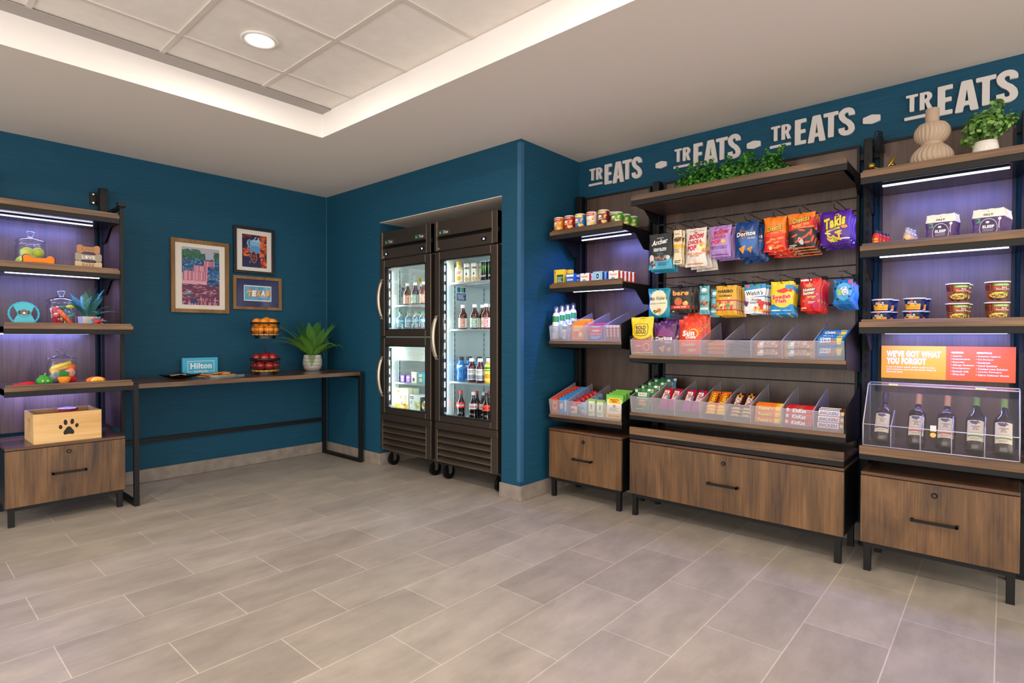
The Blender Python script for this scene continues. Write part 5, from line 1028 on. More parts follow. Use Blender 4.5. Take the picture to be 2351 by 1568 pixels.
def wine(name, capc, stripe, shape, liquid):
    r = .0435; H_ = .305
    t_ = thing(name, None, None)
    nk = [(.0001, .006), (r*.8, 0), (r, .006), (r, .175)] + ([(r*.93, .196), (r*.7, .212), (.0165, .222), (.0145, .235), (.0145, .30)] if shape else [(r*.96, .185), (r*.80, .205), (r*.58, .225), (.0165, .25), (.0145, .27), (.0145, .30)])
    m = MB(); m.lathe(nk, C(liquid, .06, 0, .6), n=28)
    m.lathe([(q[0]+.0002, q[1]) for q in nk[1:3]]+[(r+.0002, .06), (r+.0002, .10)], C('#37301f', .08, 0, .6), n=28); m.build('bottle_body', t_)
    m = MB(); m.lathe([(.0155, .248), (.0155, .300), (.0165, .302), (.0165, .308), (.015, .311), (.0001, .311)], C(capc, .35), n=20); m.build('capsule', t_)
    def f(a): a.dots(-.55, .55, .84, .94, 12, ['#4a3a7a', '#5f8a3a', '#6a4a9a', '#3f6a2a'], .12, .04, 2); a.ell(0, .86, .22, .08, '#51407f', 3); a.text('HORSESHOE\nBEND\nCELLARS', 0, .62, .95, .22, '#5f5a4c', 2, .01); a.rect(-.88, .88, .20, .27, stripe, 2); a.lines(-.5, .5, .05, .15, 2, '#a09880', 2); a.lines(-.6, .6, .36, .44, 1, '#a09880', 2, .2)
    m = MB(); pz = .115
    def S(u, v, e): a_ = u*.88; q = r+.0005+e; return (q*sin(a_), -q*cos(a_), .05+pz*v)
    m.grid(lambda a, b: S(2*a-1, b, 0), 14, 4, C('#e6dcc2', .6)); f(Art(m, S, .15, .3)); m.build('label', t_); return t_
for i, (s, cp, st, shp, lq, lb) in enumerate([(4.456, '#231f4a', '#4a3a78', 1, '#2a0d18', 'wine bottle with dark blue capsule, leftmost in the acrylic case'), (4.590, '#b98a6a', '#c04a34', 1, '#1f1220', 'wine bottle with copper capsule and red stripe, second from left'), (4.699, '#b8876a', '#c04a34', 1, '#15161f', 'wine bottle with copper capsule in the middle, behind the brass lock'), (4.803, '#5f8a4a', '#5f9a3a', 0, '#1a1f22', 'wine bottle with green capsule, fourth from left'), (4.897, '#6f9048', '#5f9a3a', 0, '#1a1d20', 'wine bottle with green capsule, rightmost in the case')]):
    o = wine('wine_bottle', cp, st, shp, lq); tag(o, lb, 'wine bottle', 'wine bottles in the acrylic case'); o.matrix_world = Matrix.Translation((.318, -s, WZ+.012)) @ Matrix.Rotation(RW, 4, 'Z') @ Matrix.Rotation(-.50, 4, 'X') @ Matrix.Scale(.84, 4)
# vase, planter and ornament on the top shelf
VZ = 1.889
m = MB(); r1, r2 = .083, .070; n = 120; prof = []
for k in range(15): q = k/14; prof.append((.045+.040*sin(pi*(q*.86+.04)) if 0 else .038+(r1-.038)*sin(pi*min(1, q*.93+.10))**.75, .118*q))
prof += [(.040+(r2-.040)*sin(pi*q)**.7, .118+.098*q) for q in [k/12 for k in range(1, 12)]]
def vs_(u, v):
    k = v*(len(prof)-1); i = min(int(k), len(prof)-2); f_ = k-i; r = prof[i][0]*(1-f_)+prof[i+1][0]*f_; z = prof[i][1]*(1-f_)+prof[i+1][1]*f_; a = 2*pi*u; tw = .35*sin(pi*min(1, z/.118))*.6 if z < .118 else -.3*sin(pi*(z-.118)/.098)*.6
    b = abs(((a+tw)*24/(2*pi)) % 1-.5)*2; g_ = r*(1-.085*(1-sqrt(max(0, 1-b**2.2)))**.8*min(1, (r-.035)/.02)); return (g_*sin(a), -g_*cos(a), z)
CER = C('#b39d87', .75); m.grid(vs_, 216, 40, CER); m.lathe([(.028, .205), (.0265, .212), (.0265, .278), (.024, .280), (.023, .275), (.023, .22)], CER, n=28)
place(m.build('ribbed_vase'), 4.634, .365, VZ, 'beige double gourd vase with deep vertical ribs on the top shelf', 'vase')
def leafblob(m, c, r, n, size, cols, seed, flatn=.0, shell=.55, spray=0, zmin=None):
    rd = random.Random(seed); cm = [C(x, .45) for x in cols]
    for i in range(n):
        while True:
            p = Vector((rd.uniform(-1, 1), rd.uniform(-1, 1), rd.uniform(-1, 1)))
            if shell < p.length < 1: break
        q = Vector((c[0]+p.x*r[0], c[1]+p.y*r[1], c[2]+p.z*r[2]))
        if zmin is not None and q.z < zmin: q.z = zmin+rd.random()*.01
        nrm = (p.normalized()+Vector((rd.uniform(-.8, .8), rd.uniform(-.8, .8), rd.uniform(-.2, .9)))).normalized(); a_ = nrm.orthogonal().normalized(); b_ = nrm.cross(a_); th_ = rd.uniform(0, 6.28); a_, b_ = a_*cos(th_)+b_*sin(th_), b_*cos(th_)-a_*sin(th_); s_ = size*rd.uniform(.6, 1.2)
        vs = [q-a_*s_*.9]+[q+a_*s_*x+b_*s_*y+nrm*s_*.15*abs(y) for x, y in ((-.5, .55), (.2, .7), (.8, .35), (.9, 0), (.8, -.35), (.2, -.7), (-.5, -.55))]
        m.add(vs, [(0, 1, 2, 3, 4), (0, 4, 5, 6, 7)], rd.choice(cm))
t = thing('potted_plant', 'bushy green plant in a glossy white pot beside the ribbed vase', 'plant'); put(t, 4.824, .36, VZ)
m = MB(); m.lathe([(.0001, .002), (.034, .0), (.044, .02), (.046, .05), (.041, .083), (.038, .084), (.040, .06), (.0001, .06)], C('#e6e0d6', .15, 0, .5), n=32); m.build('pot', t)
m = MB(); GL = ['#4f7a2a', '#64903a', '#3c6624', '#7aa44a', '#5a8838']; leafblob(m, (0, 0, .155), (.085, .065, .065), 520, .0105, GL, 3, shell=.3); leafblob(m, (-.06, -.01, .10), (.035, .03, .035), 50, .010, GL, 4); leafblob(m, (.075, 0, .16), (.03, .03, .05), 40, .010, GL, 5); leafblob(m, (.03, 0, .225), (.035, .03, .04), 50, .011, GL, 6)
for k in range(14): a_ = k*.9; m.tube([(.01*cos(a_), .01*sin(a_), .06), (.03*cos(a_), .025*sin(a_), .11), (.055*cos(a_), .04*sin(a_), .16)], .001, C('#55702f', .6), 4)
m.build('foliage', t)
m = MB(); BR = C('#a58443', .3, .9)
def rod(p, q): m.tube([p, q], .0055, BR, 8)
O = Vector((.012, 0, .030)); rod((-.044, -.012, .048), (.03, .006, .012)); m.ball((-.046, -.012, .052), .0165, BR, 16, 10); m.box(.0, .0, 0, 0, 0, 0, BR)
rod((.0, .006, .004), (.048, -.008, .082)); m.tube([(.0, .006, .004), (.048, -.008, .082)], .008, BR, 4); m.ball((.030, .03, .052), .0165, BR, 16, 10); m.ball((-.008, -.012, .012), .014, BR, 16, 10, (1.2, 1, .8)); rod((-.008, -.012, .012), (.03, .03, .05))
place(m.build('brass_ornament'), 4.448, .34, VZ+.002, 'brass jack shaped ornament with ball ends at left of the ribbed vase', 'ornament')
# planting on the wide top shelf
t = thing('artificial_boxwood', 'long row of artificial boxwood greenery on the highest wide shelf', 'plant'); put(t, 3.665, .47, 1.972)
m = MB(); m.box(-.27, .27, -.04, .04, 0, .03, C('#20301a', .8)); m.build('planter_base', t)
m = MB(); rd = random.Random(5); GB = ['#2f6b1c', '#3f8426', '#27591a', '#4f9a2e', '#367322']
for k in range(34):
    x = -.31+.62*k/33; hh = .155+.018*sin(k*1.7)+(.03 if k in (8, 17, 23, 29) else 0)-(.05 if k in (0, 1, 32, 33) else 0); leafblob(m, (x, rd.uniform(-.015, .015), hh*.5), (.04, .075, hh*.58), 105, .0125, GB, k, shell=.4, zmin=.004)
for k in range(16):
    x = rd.uniform(-.3, .3); z = .155
    for q in range(7): leafblob(m, (x+.004*q*(1 if k % 2 else -1), -.01, z+.008*q), (.012, .012, .008), 5, .008, GB, k*9+q, shell=.2)
m.build('foliage', t)

# ---------------------------------------------------------------- letters and hexagons on the blue band
def rnd(P, r):
    out = []; n = len(P)
    for i in range(n):
        p = Vector(P[i]); a_ = Vector(P[i-1]); b_ = Vector(P[(i+1) % n]); u = a_-p; v = b_-p; rr = min(r, u.length*.4, v.length*.4); u.normalize(); v.normalize()
        s_, e_ = p+u*rr, p+v*rr
        for k in range(4): q = k/3; out.append(tuple(s_*(1-q)**2+p*2*q*(1-q)+e_*q*q))
    return out
def letter(ch, x0, x1, z0, z1, par, name='letter'):
    W = x1-x0; Hh = z1-z0; X = lambda p: (x0+p[0]*W, z0+p[1]*Hh); hole = None
    if ch == 'T': P = [(0, 1), (0, .85), (.31, .85), (.31, 0), (.69, 0), (.69, .85), (1, .85), (1, 1)]
    elif ch == 'E': P = [(0, 0), (0, 1), (1, 1), (1, .85), (.5, .85), (.5, .585), (.93, .585), (.93, .44), (.5, .44), (.5, .15), (1, .15), (1, 0)]
    elif ch == 'A': P = [(0, 0), (.27, 1), (.72, 1), (1, 0), (.65, 0), (.61, .2), (.39, .2), (.34, 0)]; hole = [(.5, .72), (.57, .34), (.43, .34)]
    elif ch == 'R':
        P = [(0, 0), (0, 1)]+[(.5+.47*sin(t), .735+.265*cos(t)) for t in [k*pi/10 for k in range(0, 9)]]+[(.72, .42), (1, 0), (.62, 0), (.42, .40), (.38, .40), (.38, 0)]; hole = [(.38, .86), (.38, .60)]+[(.46+.12*sin(t), .73-.13*cos(t)) for t in [k*pi/6 for k in range(0, 7)]]
    elif ch == 'H': P = [(0, .2), (0, .8), (.5, 1), (1, .8), (1, .2), (.5, 0)]
    if ch == 'S':
        c = [(.80, .70)]+[(.5+.31*cos(t), .765+.145*sin(t)) for t in [radians(a_) for a_ in range(0, 190, 9)]]+[(.24, .66), (.38, .56), (.62, .455), (.77, .34)]+[(.5+.31*cos(t), .235+.145*sin(t)) for t in [radians(a_) for a_ in range(0, -190, -9)]]+[(.19, .30)]
        Lf, Rt = [], []
        for i in range(len(c)):
            a_ = Vector(c[max(i-1, 0)]); b_ = Vector(c[min(i+1, len(c)-1)]); d_ = (b_-a_); d_ = Vector((d_.x*W, d_.y*Hh)).normalized(); nx, ny = -d_.y*.19, d_.x*.088; Lf.append((c[i][0]+nx, c[i][1]+ny)); Rt.append((c[i][0]-nx, c[i][1]-ny))
        m = MB(); pts = [X(p) for p in Lf]+[X(p) for p in Rt]; k = len(Lf); y0_, y1_ = -.014, 0; n_ = len(pts)
        m.add([(p[0], y0_, p[1]) for p in pts]+[(p[0], y1_, p[1]) for p in pts], [(i, i+1, k+i+1, k+i) for i in range(k-1)]+[(i, i+1, n_+i+1, n_+i) for i in range(k-1)]+[(k+i, k+i+1, n_+k+i+1, n_+k+i) for i in range(k-1)]+[(0, k, n_+k, n_), (k-1, n_-1, n_+n_-1, n_+k-1)], LETT)
        return m.build(name, par)
    P = [X(p) for p in P]; P = rnd(P, min(W, Hh)*.07) if ch != 'R' else P; m = MB(); m.prism([P]+([[X(p) for p in hole]] if hole else []), 1, -.014, 0, LETT); return m.build(name, par)
LETT = C('#d3cdc9', .5)
for s0, wh in ((2.548, 'leftmost, over the narrow shelving unit'), (3.222, 'second from left, above the boxwood greenery'), (3.832, 'third from left, above the snack bags'), (4.493, 'rightmost, above the ribbed vase')):
    t = thing('wall_lettering', 'raised white letters reading TREATS, %s' % wh, 'wall sign', 'TREATS letters on the blue band'); put(t, s0, D-.004, 2.22)
    for ch, a_, b_, z0, z1 in (('T', .006, .057, .055, .141), ('R', .064, .117, .053, .140), ('E', .137, .197, .004, .149), ('A', .205, .297, .0, .150), ('T', .285, .360, .010, .148), ('S', .360, .438, .002, .154)): letter(ch, a_, b_, z0, z1, t)
    m = MB(); m.prism(rnd([(0, .014), (0, .030), (.116, .030), (.116, .014)], .004), 1, -.014, 0, LETT); m.build('underline_bar', t)
for s, wh in ((3.091, 'left'), (3.698, 'middle'), (4.308, 'right')):
    t = letter('H', 0, .080, 0, .050, None, 'wall_hexagon'); tag(t, 'raised white stretched hexagon, %s one on the blue band' % wh, 'wall ornament', 'white hexagons between the words'); put(t, s, D-.004, 2.256)

# ---------------------------------------------------------------- pictures on the left wall
def frame(label, x0, x1, z0, z1, fw, fmat, matc, ax0, ax1, az0, az1, art):
    t = thing('framed_picture', label, 'picture', 'framed pictures on the blue wall'); cx, cz = (x0+x1)/2, z0; putL(t, cx, -.001, cz); w = (x1-x0)/2; h = z1-z0
    m = MB()
    for b in ((-w, -w+fw, 0, h), (w-fw, w, 0, h), (-w+fw, w-fw, 0, fw), (-w+fw, w-fw, h-fw, h)): m.box(b[0], b[1], -.024, -.001, b[2], b[3], fmat, .0015)
    m.build('frame', t)
    m = MB(); m.box(-w+fw, w-fw, -.009, -.002, fw, h-fw, C(matc, .7)); m.build('mat_board', t)
    m = MB(); a0, a1, b0, b1 = ax0-cx, ax1-cx, az0-cz, az1-cz; A_ = Art(m, lambda u, v, e: (a0+(a1-a0)*(u+1)/2, -.0100-e, b0+(b1-b0)*v), None, None, .00022); A_.clip = 1; art(A_); m.build('print', t)
    m = MB(); m.box(-w+fw, w-fw, -.0205, -.0195, fw, h-fw, PICG); m.build('glazing', t)
def art_fall(a):
    rd = random.Random(2); a.rect(-1, 1, 0, 1, '#a9a9b8', 1)
    for q_, (x, y, rx, ry) in enumerate(((-.75, .86, .3, .1), (-.95, .85, .2, .1), (-.25, .88, .28, .09), (.05, .84, .2, .06), (.9, .86, .22, .08), (-.5, .83, .2, .06))): a.ell(x, y, rx, ry, '#2a6650', 1.2+q_*.12); a.dots(x-rx*.85, x+rx*.85, y-ry*.85, y+ry*.95, 60, ['#1f4f42', '#3a7f5c', '#244a40', '#2f6f52'], .03, .011, 2+q_*.03, int(x*50)+60)
    a.rect(-1, 1, .55, .80, '#1d4f80', 4); a.dots(-.98, .98, .57, .81, 230, ['#3f86b8', '#173a6a', '#5fa0c8', '#14285a', '#2a6a9a'], .06, .008, 5.2, 3); a.dots(.38, .98, .35, .6, 200, ['#3f86b8', '#173a6a', '#2a6aa4', '#14285a'], .055, .010, 17.5, 5)
    P1, P2 = ['#d891a8', '#b86a86', '#e8b8c4', '#a04a68'], ['#7a2a48', '#5a1c3c', '#9a4060', '#c8809a']
    for (u0, u1, v0, v1, n) in ((.15, .72, .68, .78, 26), (-.4, .35, .58, .69, 30), (-.95, .35, .42, .59, 60)):
        a.rect(u0, u1, v0, v1, '#b8708a', 17+v1)
        for k in range(n): x = rd.uniform(u0, u1-.02); a.rect(x, x+.022, v0+rd.random()*.02, v1-rd.random()*.02, rd.choice(P1), 18+.03*k+v1)
    a.rect(-1, 1, .0, .42, '#5f2848', 6); a.rect(-1, .3, .36, .43, '#d8a0b0', 10)
    for k in range(150): x = rd.uniform(-1, .9); y = rd.uniform(.0, .38); a.ell(min(x, .9), y, min(.1, 1-abs(x)+.02), .005, rd.choice(P1+P2), 8+k*.02, 8)
    for k in range(40): x = rd.uniform(-.98, .9); a.rect(x, x+.04, 0, rd.uniform(.02, .16), rd.choice(P2+['#c8809a', '#e0a8b8']), 12+k*.05)
    a.ell(-.7, .2, .16, .02, '#3f9ac8', 15); a.ell(-.4, .07, .2, .05, '#1f2f6a', 15); a.ell(.55, .4, .4, .06, '#1d3f74', 7)
def art_boat(a):
    rd = random.Random(8); a.rect(-1, 1, 0, 1, '#1c1f4c', 1); a.ell(.1, .72, .75, .22, '#7fb2d8', 2); a.ell(.2, .86, .5, .07, '#a8c8e4', 3); a.ell(0, .55, .6, .12, '#5a94c4', 2.5)
    OR = ['#c8502a', '#8a2c1e', '#d86a34', '#5a2024', '#e08448']
    a.dots(.45, .95, .35, .98, 120, OR, .12, .028, 4, 1); a.dots(-.98, -.45, .35, .58, 60, OR+['#1c1f4c'], .1, .025, 4, 2); a.dots(-.98, .3, .86, .98, 50, ['#20204a', '#8a2c1e', '#141430'], .12, .025, 4, 4); a.dots(.55, .95, .02, .3, 40, OR, .1, .03, 4, 6); a.dots(-.95, -.4, .66, .9, 20, ['#141430'], .06, .02, 5, 7)
    a.poly([(-.08, .52), (.15, .42), (.22, .28), (.12, .18), (-.05, .12), (-.25, .20), (-.38, .32), (-.30, .43)], '#b8604a', 6); a.poly([(-.08, .49), (.10, .40), (.16, .28), (.06, .19), (-.05, .15), (-.2, .22), (-.3, .32), (-.24, .42)], '#3a1c30', 7); a.rect(-.25, .12, .34, .36, '#b8604a', 8); a.rect(-.25, .10, .25, .27, '#b8604a', 8); a.rect(-.12, -.02, .2, .4, '#7a4a4a', 8); a.ell(-.38, .16, .04, .05, '#4f8ad0', 7)
def art_tx(a):
    a.rect(-1, 1, 0, 1, '#e8e0d0', 1); a.rect(-.95, .95, .06, .94, '#4aa0c4', 2); a.dots(-.85, .85, .12, .86, 40, ['#78bcd4', '#3a88b4', '#5aacc8'], .14, .04, 3); a.text('Greetings from', -.4, .8, .75, .1, '#d8482a', 6, .01, .2, .04)
    for i, ch in enumerate('TEXAS'):
        x = -.6+.33*i; a.text(ch, x+.05, .44+.02*i, .30, .38, '#c03a1c', 7, .07, .1); a.text(ch, x, .47+.02*i, .30, .38, ('#f0a42a', '#f2eee0')[ch in 'EXA' and i != 2], 9, .07, .1)
    for x in (.3, .5, .72): a.ell(x, .17, .05, .05, '#c8321c', 6, 5)
frame('large waterfall print in a brown wood frame, left of the other pictures', -1.347, -.911, 1.298, 1.882, .030, OAKF, '#e2d9cf', -1.266, -.985, 1.362, 1.822, art_fall)
frame('canoe print in a black frame, upper right of the waterfall picture', -.872, -.522, 1.649, 2.048, .024, C('#15161a', .4), '#dcd5cd', -.799, -.588, 1.705, 1.985, art_boat)
frame('TEXAS postcard on navy mat in a brown frame, under the canoe print', -.878, -.458, 1.339, 1.626, .026, OAKF, '#272a5c', -.786, -.548, 1.415, 1.549, art_tx)
# ---------------------------------------------------------------- things on the console table
TZ = .8005
m = MB(); m.box(-.132, .132, 0, .03, 0, .138, C('#3cadd6', .45), .001); a = Art(m, flat(.264, .138), None, None, .0004)
Wt = '#eef3f4'; a.line([(-.70, .20), (-.70, .80), (.78, .80), (.78, .20), (.50, .20)], .022, Wt, 1); a.line([(-.70, .20), (-.42, .20)], .022, Wt, 1)
a.text('Hilton', .04, .53, 1.2, .34, Wt, 2, .03); a.text('HONORS', .04, .20, .82, .12, Wt, 2, .03)
for x, w_ in ((-.53, .12), (-.36, .0)):
    if w_: a.rect(x-.06, x+.06, .37, .395, Wt, 3.5); a.rect(x-.05, x+.06, .675, .70, Wt, 3.5)
putL(tag(m.build('display_block'), 'bright blue block with white lettering, standing against the wall behind the cookies', 'sign'), -1.152, -.062, TZ)
t = thing('serving_plate', 'black square plate with upturned corners at left of the cookies', 'plate'); putL(t, -1.385, -.33, TZ, turn=.5)
m = MB(); N_ = 16; m.grid(lambda u, v: ((2*u-1)*.105, (2*v-1)*.105, .004+.020*max(abs(2*u-1), abs(2*v-1))**3+.014*(abs((2*u-1)*(2*v-1)))**2), N_, N_, C('#101114', .3)); m.grid(lambda u, v: ((2*u-1)*.10, (2*v-1)*.10, .0+.020*max(abs(2*u-1), abs(2*v-1))**3+.014*(abs((2*u-1)*(2*v-1)))**2), N_, N_, C('#101114', .3)); m.build('plate_body', t)
m = MB(); m.M = Matrix.Rotation(.3, 4, 'Z')
for i, (x, y, r_) in enumerate(((0, 0, .1), (.01, -.01, .5), (-.01, .012, -.2))): m.M = Matrix.Translation((x, y, .010+.005*i)) @ Matrix.Rotation(r_, 4, 'Z') @ Matrix.Rotation(.06*i, 4, 'X'); m.box(-.05, .05, -.035, .035, 0, .004, C('#e6ded4', .6))
nap = m.build('napkins'); nap.matrix_world = Matrix.Translation((-1.385, -.33, TZ)) @ Matrix.Identity(4); tag(nap, 'small stack of cream napkins on the black plate', 'napkins')
m = MB(); m.ball((0, 0, 0), .0065, C('#2a211c', .4), 10, 6, (1.2, 1, .8)); m.tube([(-.013, 0, 0), (-.006, 0, 0), (.006, 0, 0), (.013, 0, 0)], [.004, .0015, .0015, .004], C('#2a211c', .4), 6); mint = m.build('wrapped_mint')
for i, (x, y, wh) in enumerate(((-.052, .020, 'leftmost'), (-.036, .034, 'rearmost'), (-.018, .040, 'rightmost'), (-.034, .046, 'topmost'))):
    o = mint if i == 0 else dup(mint); tag(o, 'dark wrapped mint on the black plate behind the napkins, %s one' % wh, 'candy', 'dark mints on the black plate'); putL(o, -1.385+x, -.33+y, TZ+.0125+(.010 if i == 3 else 0)+.012, turn=i*.9)
m = MB(); m.box(-.165, .165, -.095, .095, 0, .0015, CLEARP); m.box(-.165, .165, -.097, -.095, 0, .012, CLEARP); m.box(-.165, .165, .095, .097, 0, .012, CLEARP); m.box(-.167, -.165, -.095, .095, 0, .012, CLEARP); m.box(.165, .167, -.095, .095, 0, .012, CLEARP)
putL(tag(m.build('clear_tray'), 'thin clear plastic tray under the chocolate chip cookies', 'tray'), -1.14, -.36, TZ, turn=.28)
def cookie(seed):
    rd = random.Random(seed); m = MB(); ck = C(['#c98f54', '#bd8248', '#d39c60'][seed % 3], .8)
    m.grid(lambda u, v: ((.043+.0025*sin(5*2*pi*u+seed)+.0015*sin(11*2*pi*u))*sin(pi*v)**.45*cos(2*pi*u), (.043+.0025*sin(5*2*pi*u+seed)+.0015*sin(11*2*pi*u))*sin(pi*v)**.45*sin(2*pi*u), .0065-.0065*cos(pi*v)*(1+.15*sin(9*u*6.28))), 24, 10, ck)
    ch = m.build('cookie'); m = MB()
    for k in range(11):
        r, a_ = .036*sqrt(rd.random()), rd.uniform(0, 6.28); m.ball((r*cos(a_), r*sin(a_), .0125), .0035, C('#3a2216', .5), 6, 4)
    m.build('chocolate_chips', ch); return ch
cks = [cookie(i) for i in range(3)]; spots = [(-1.13, -.36, .002, 0, 'flat cookie at the far left end of the clear tray'), (-1.105, -.39, .014, .12, 'cookie overlapping the leftmost one on the tray'), (-1.055, -.405, .004, .0, 'cookie at front left of the tray, next to the leftmost ones'), (-1.02, -.36, .018, .15, 'cookie lying on two others near the middle of the tray'), (-.985, -.40, .006, .05, 'front cookie in the middle of the clear tray'), (-.955, -.35, .020, .1, 'cookie on top at the right part of the tray'), (-.92, -.355, .004, 0, 'rightmost cookie lying on the tray'), (-1.06, -.32, .004, 0, 'cookie at the back of the clear tray, near the wall side'), (-.97, -.32, .006, 0, 'back right cookie of the clear tray')]
for i, (x, y, z, tl, lb) in enumerate(spots):
    o = cks[i] if i < 3 else dup(cks[i % 3]); tag(o, lb, 'cookie', 'chocolate chip cookies on the tray'); putL(o, x-.125, y, TZ+z, turn=i*1.3, tilt=tl)
# two tier fruit basket
BX, BY = -.755, -.335
t = thing('fruit_basket', 'two tier black wire fruit basket with oranges above and apples below', 'basket'); putL(t, BX, BY, TZ)
def tier(z, rt, rb, h):
    m = MB(); WB = C('#16130f', .4); n = 18; O2 = C('#b9813a', .5)
    m.lathe([(rt, h-.016), (rt+.003, h-.016), (rt+.003, h), (rt, h), (rt, h-.016)], WB, c=(0, 0, z), n=36)
    for k in range(n):
        a_ = 2*pi*k/n; m.tube([(rt*cos(a_), rt*sin(a_), z+h-.004), ((rt+.004)*cos(a_), (rt+.004)*sin(a_), z+h*.5), (rb*cos(a_), rb*sin(a_), z+.006), (rb*.8*cos(a_), rb*.8*sin(a_), z)], .0016, WB, 5)
    for q in (.34, .62): m.tube([((rt+.003)*cos(a_), (rt+.003)*sin(a_), z+h*q) for a_ in [2*pi*k/32 for k in range(33)]], .0016, WB, 5, cap=False)
    m.build('wire_basket', t)
    m = MB(); m.cyl((0, 0, z+.006), (0, 0, z+.018), rb-.004, O2, 36); m.build('wooden_base', t)
    m = MB(); m.cyl((0, 0, z-.022 if z > .03 else .0), (0, 0, z+.004), rb*.74, WB, 36); m.build('foot_ring', t)
tier(.018, .112, .109, .112); tier(.312, .110, .107, .112)
m = MB(); m.tube([(0, .0, .02), (0, .0, .28), (0, .0, .295), (-.03, 0, .30), (-.05, 0, .302)], .0045, C('#16130f', .4), 8); m.build('center_rod', t)
def fruit(kind, col, col2, r):
    mt, b, nd, ln = nodes(kind+'_skin'); n_ = nd('ShaderNodeTexNoise'); n_.inputs['Scale'].default_value = 22; n_.inputs['Detail'].default_value = 3; ln(coords(nd, ln, (1, 1, .35), rnd=True), n_.inputs['Vector']); rr = ramp(nd, [(.35, col), (.68, col2)]); ln(n_.outputs[0], rr.inputs[0]); ln(rr.outputs[0], b.inputs['Base Color']); b.inputs['Roughness'].default_value = .3 if kind == 'apple' else .45; b.inputs['Coat Weight'].default_value = .4 if kind == 'apple' else .1
    m = MB(); m.ball((0, 0, 0), r, mt, 24, 14, (1, 1, .93), (lambda a_, v: 1-.22*exp(-((pi-v)/.28)**2)-.10*exp(-(v/.25)**2)+.03*sin(5*a_)*exp(-(v/.6)**2)) if kind == 'apple' else (lambda a_, v: 1-.04*exp(-((pi-v)/.12)**2)))
    o = m.build(kind)
    if kind == 'apple': m = MB(); m.tube([(0, 0, r*.70), (.002, .001, r*.93), (.005, .001, r*1.08)], .0014, C('#4a3018', .7), 5); m.build('stem', o)
    else: m = MB(); m.cyl((0, 0, r*.88), (0, 0, r*.91), .0035, C('#6f7a2a', .7), 8); m.build('stem_button', o)
    return o
ap = fruit('apple', '#6f0d14', '#b3231c', .037); og = fruit('orange', '#ef8a12', '#f79f20', .036)
FW = ['front', 'front right', 'right', 'back right', 'back left', 'left', 'front left']
def fill(o, z0, grp, nm, r, R1, up=(0, .062)):
    k = 0
    for li, dz in enumerate(up):
        nn = 6
        for i in range(nn+ (1 if li == 1 else 0)):
            q = o if k == 0 else dup(o); k += 1
            if i == nn: x = y = 0; wh = 'center of the top layer'
            else: a_ = -pi/2+2*pi*i/nn+(.5 if li else 0); x, y = R1*cos(a_), R1*sin(a_); wh = '%s of the %s layer' % (['front', 'front right', 'back right', 'back', 'back left', 'front left'][i], 'top' if li else 'bottom')
            if i == nn and dz: x, y, dz = .018, .012, dz+.012
            putL(q, BX+x, BY+y, z0+dz, turn=i*1.7+li, tilt=.25*sin(i*2+li)); tag(q, '%s in the %s basket, %s' % (nm, 'lower' if nm == 'red apple' else 'upper', wh), nm.split()[-1], grp)
fill(ap, TZ+.018+.018+.036, 'red apples in the lower basket', 'red apple', .037, .068, (0, .064)); fill(og, TZ+.312+.018+.036, 'oranges in the upper basket', 'orange', .036, .066, (0, .056))
# fern in the white patterned pot
def fern(par, n, L, seed, cols, z0=.0, droop=1.0, lw=.30, up=.9, lim=(9, 9)):
    rd = random.Random(seed); m = MB(); cm = [C(c, .5) for c in cols]
    for k in range(n):
        az = 2*pi*k/n+rd.uniform(-.25, .25); el = rd.uniform(.45, 1.35) if k % 2 else rd.uniform(.75, 1.5); LL = L*rd.uniform(.65, 1.05); cu = droop*rd.uniform(1.1, 2.3)*(1.2-el/1.6); col = rd.choice(cm)
        p = Vector((.012*cos(az), .012*sin(az), z0)); NS = 22; pts = [p.copy()]; e = el
        for i in range(NS): d = Vector((cos(az)*cos(e), sin(az)*cos(e), sin(e)*up)); p = p+d*LL/NS; pts.append(p.copy()); e -= cu/NS*(.4+1.4*i/NS)
        m.tube(pts, [.0016*(1-.7*i/NS) for i in range(NS+1)], col, 4)
        side = Vector((-sin(az), cos(az), 0))
        for i in range(2, NS+1):
            t_ = i/NS; wl_ = LL*lw*max(.05, (sin(pi*min(1, t_*.93+.07))**.7))*(.5 if t_ < .15 else 1); dr = (pts[i]-pts[i-1]).normalized(); step = LL/NS
            for sd in (-1, 1):
                for hlf in (0, .5):
                    b_ = pts[i]-dr*step*hlf; v_ = (side*sd+dr*.35-Vector((0, 0, .18))).normalized()*wl_*.5; w_ = dr*step*.15
                    m.add([b_-w_, b_+v_*.55-w_*1.3, b_+v_, b_+v_*.6+w_*1.1, b_+w_], [(0, 1, 2, 3, 4)], col)
    m.v = [(min(x, lim[0]+.05*math.tanh((x-lim[0])/.3)) if x > lim[0] else x, min(y, lim[1]+.03*math.tanh((y-lim[1])/.3)) if y > lim[1] else y, z) for x, y, z in m.v]
    return m.build('fronds', par)
t = thing('potted_fern', 'spreading green fern in a white patterned pot at the right end of the table', 'plant'); putL(t, -.262, -.20, TZ)
m = MB(); def_ = [(.0001, .002), (.062, 0), (.078, .02), (.089, .06), (.088, .10), (.079, .134), (.081, .142), (.075, .142), (.073, .12), (.0001, .12)]
m.lathe([(r*.93, z) for r, z in def_], C('#cdc8bd', .6), n=40); PT = C('#8b8778', .85)
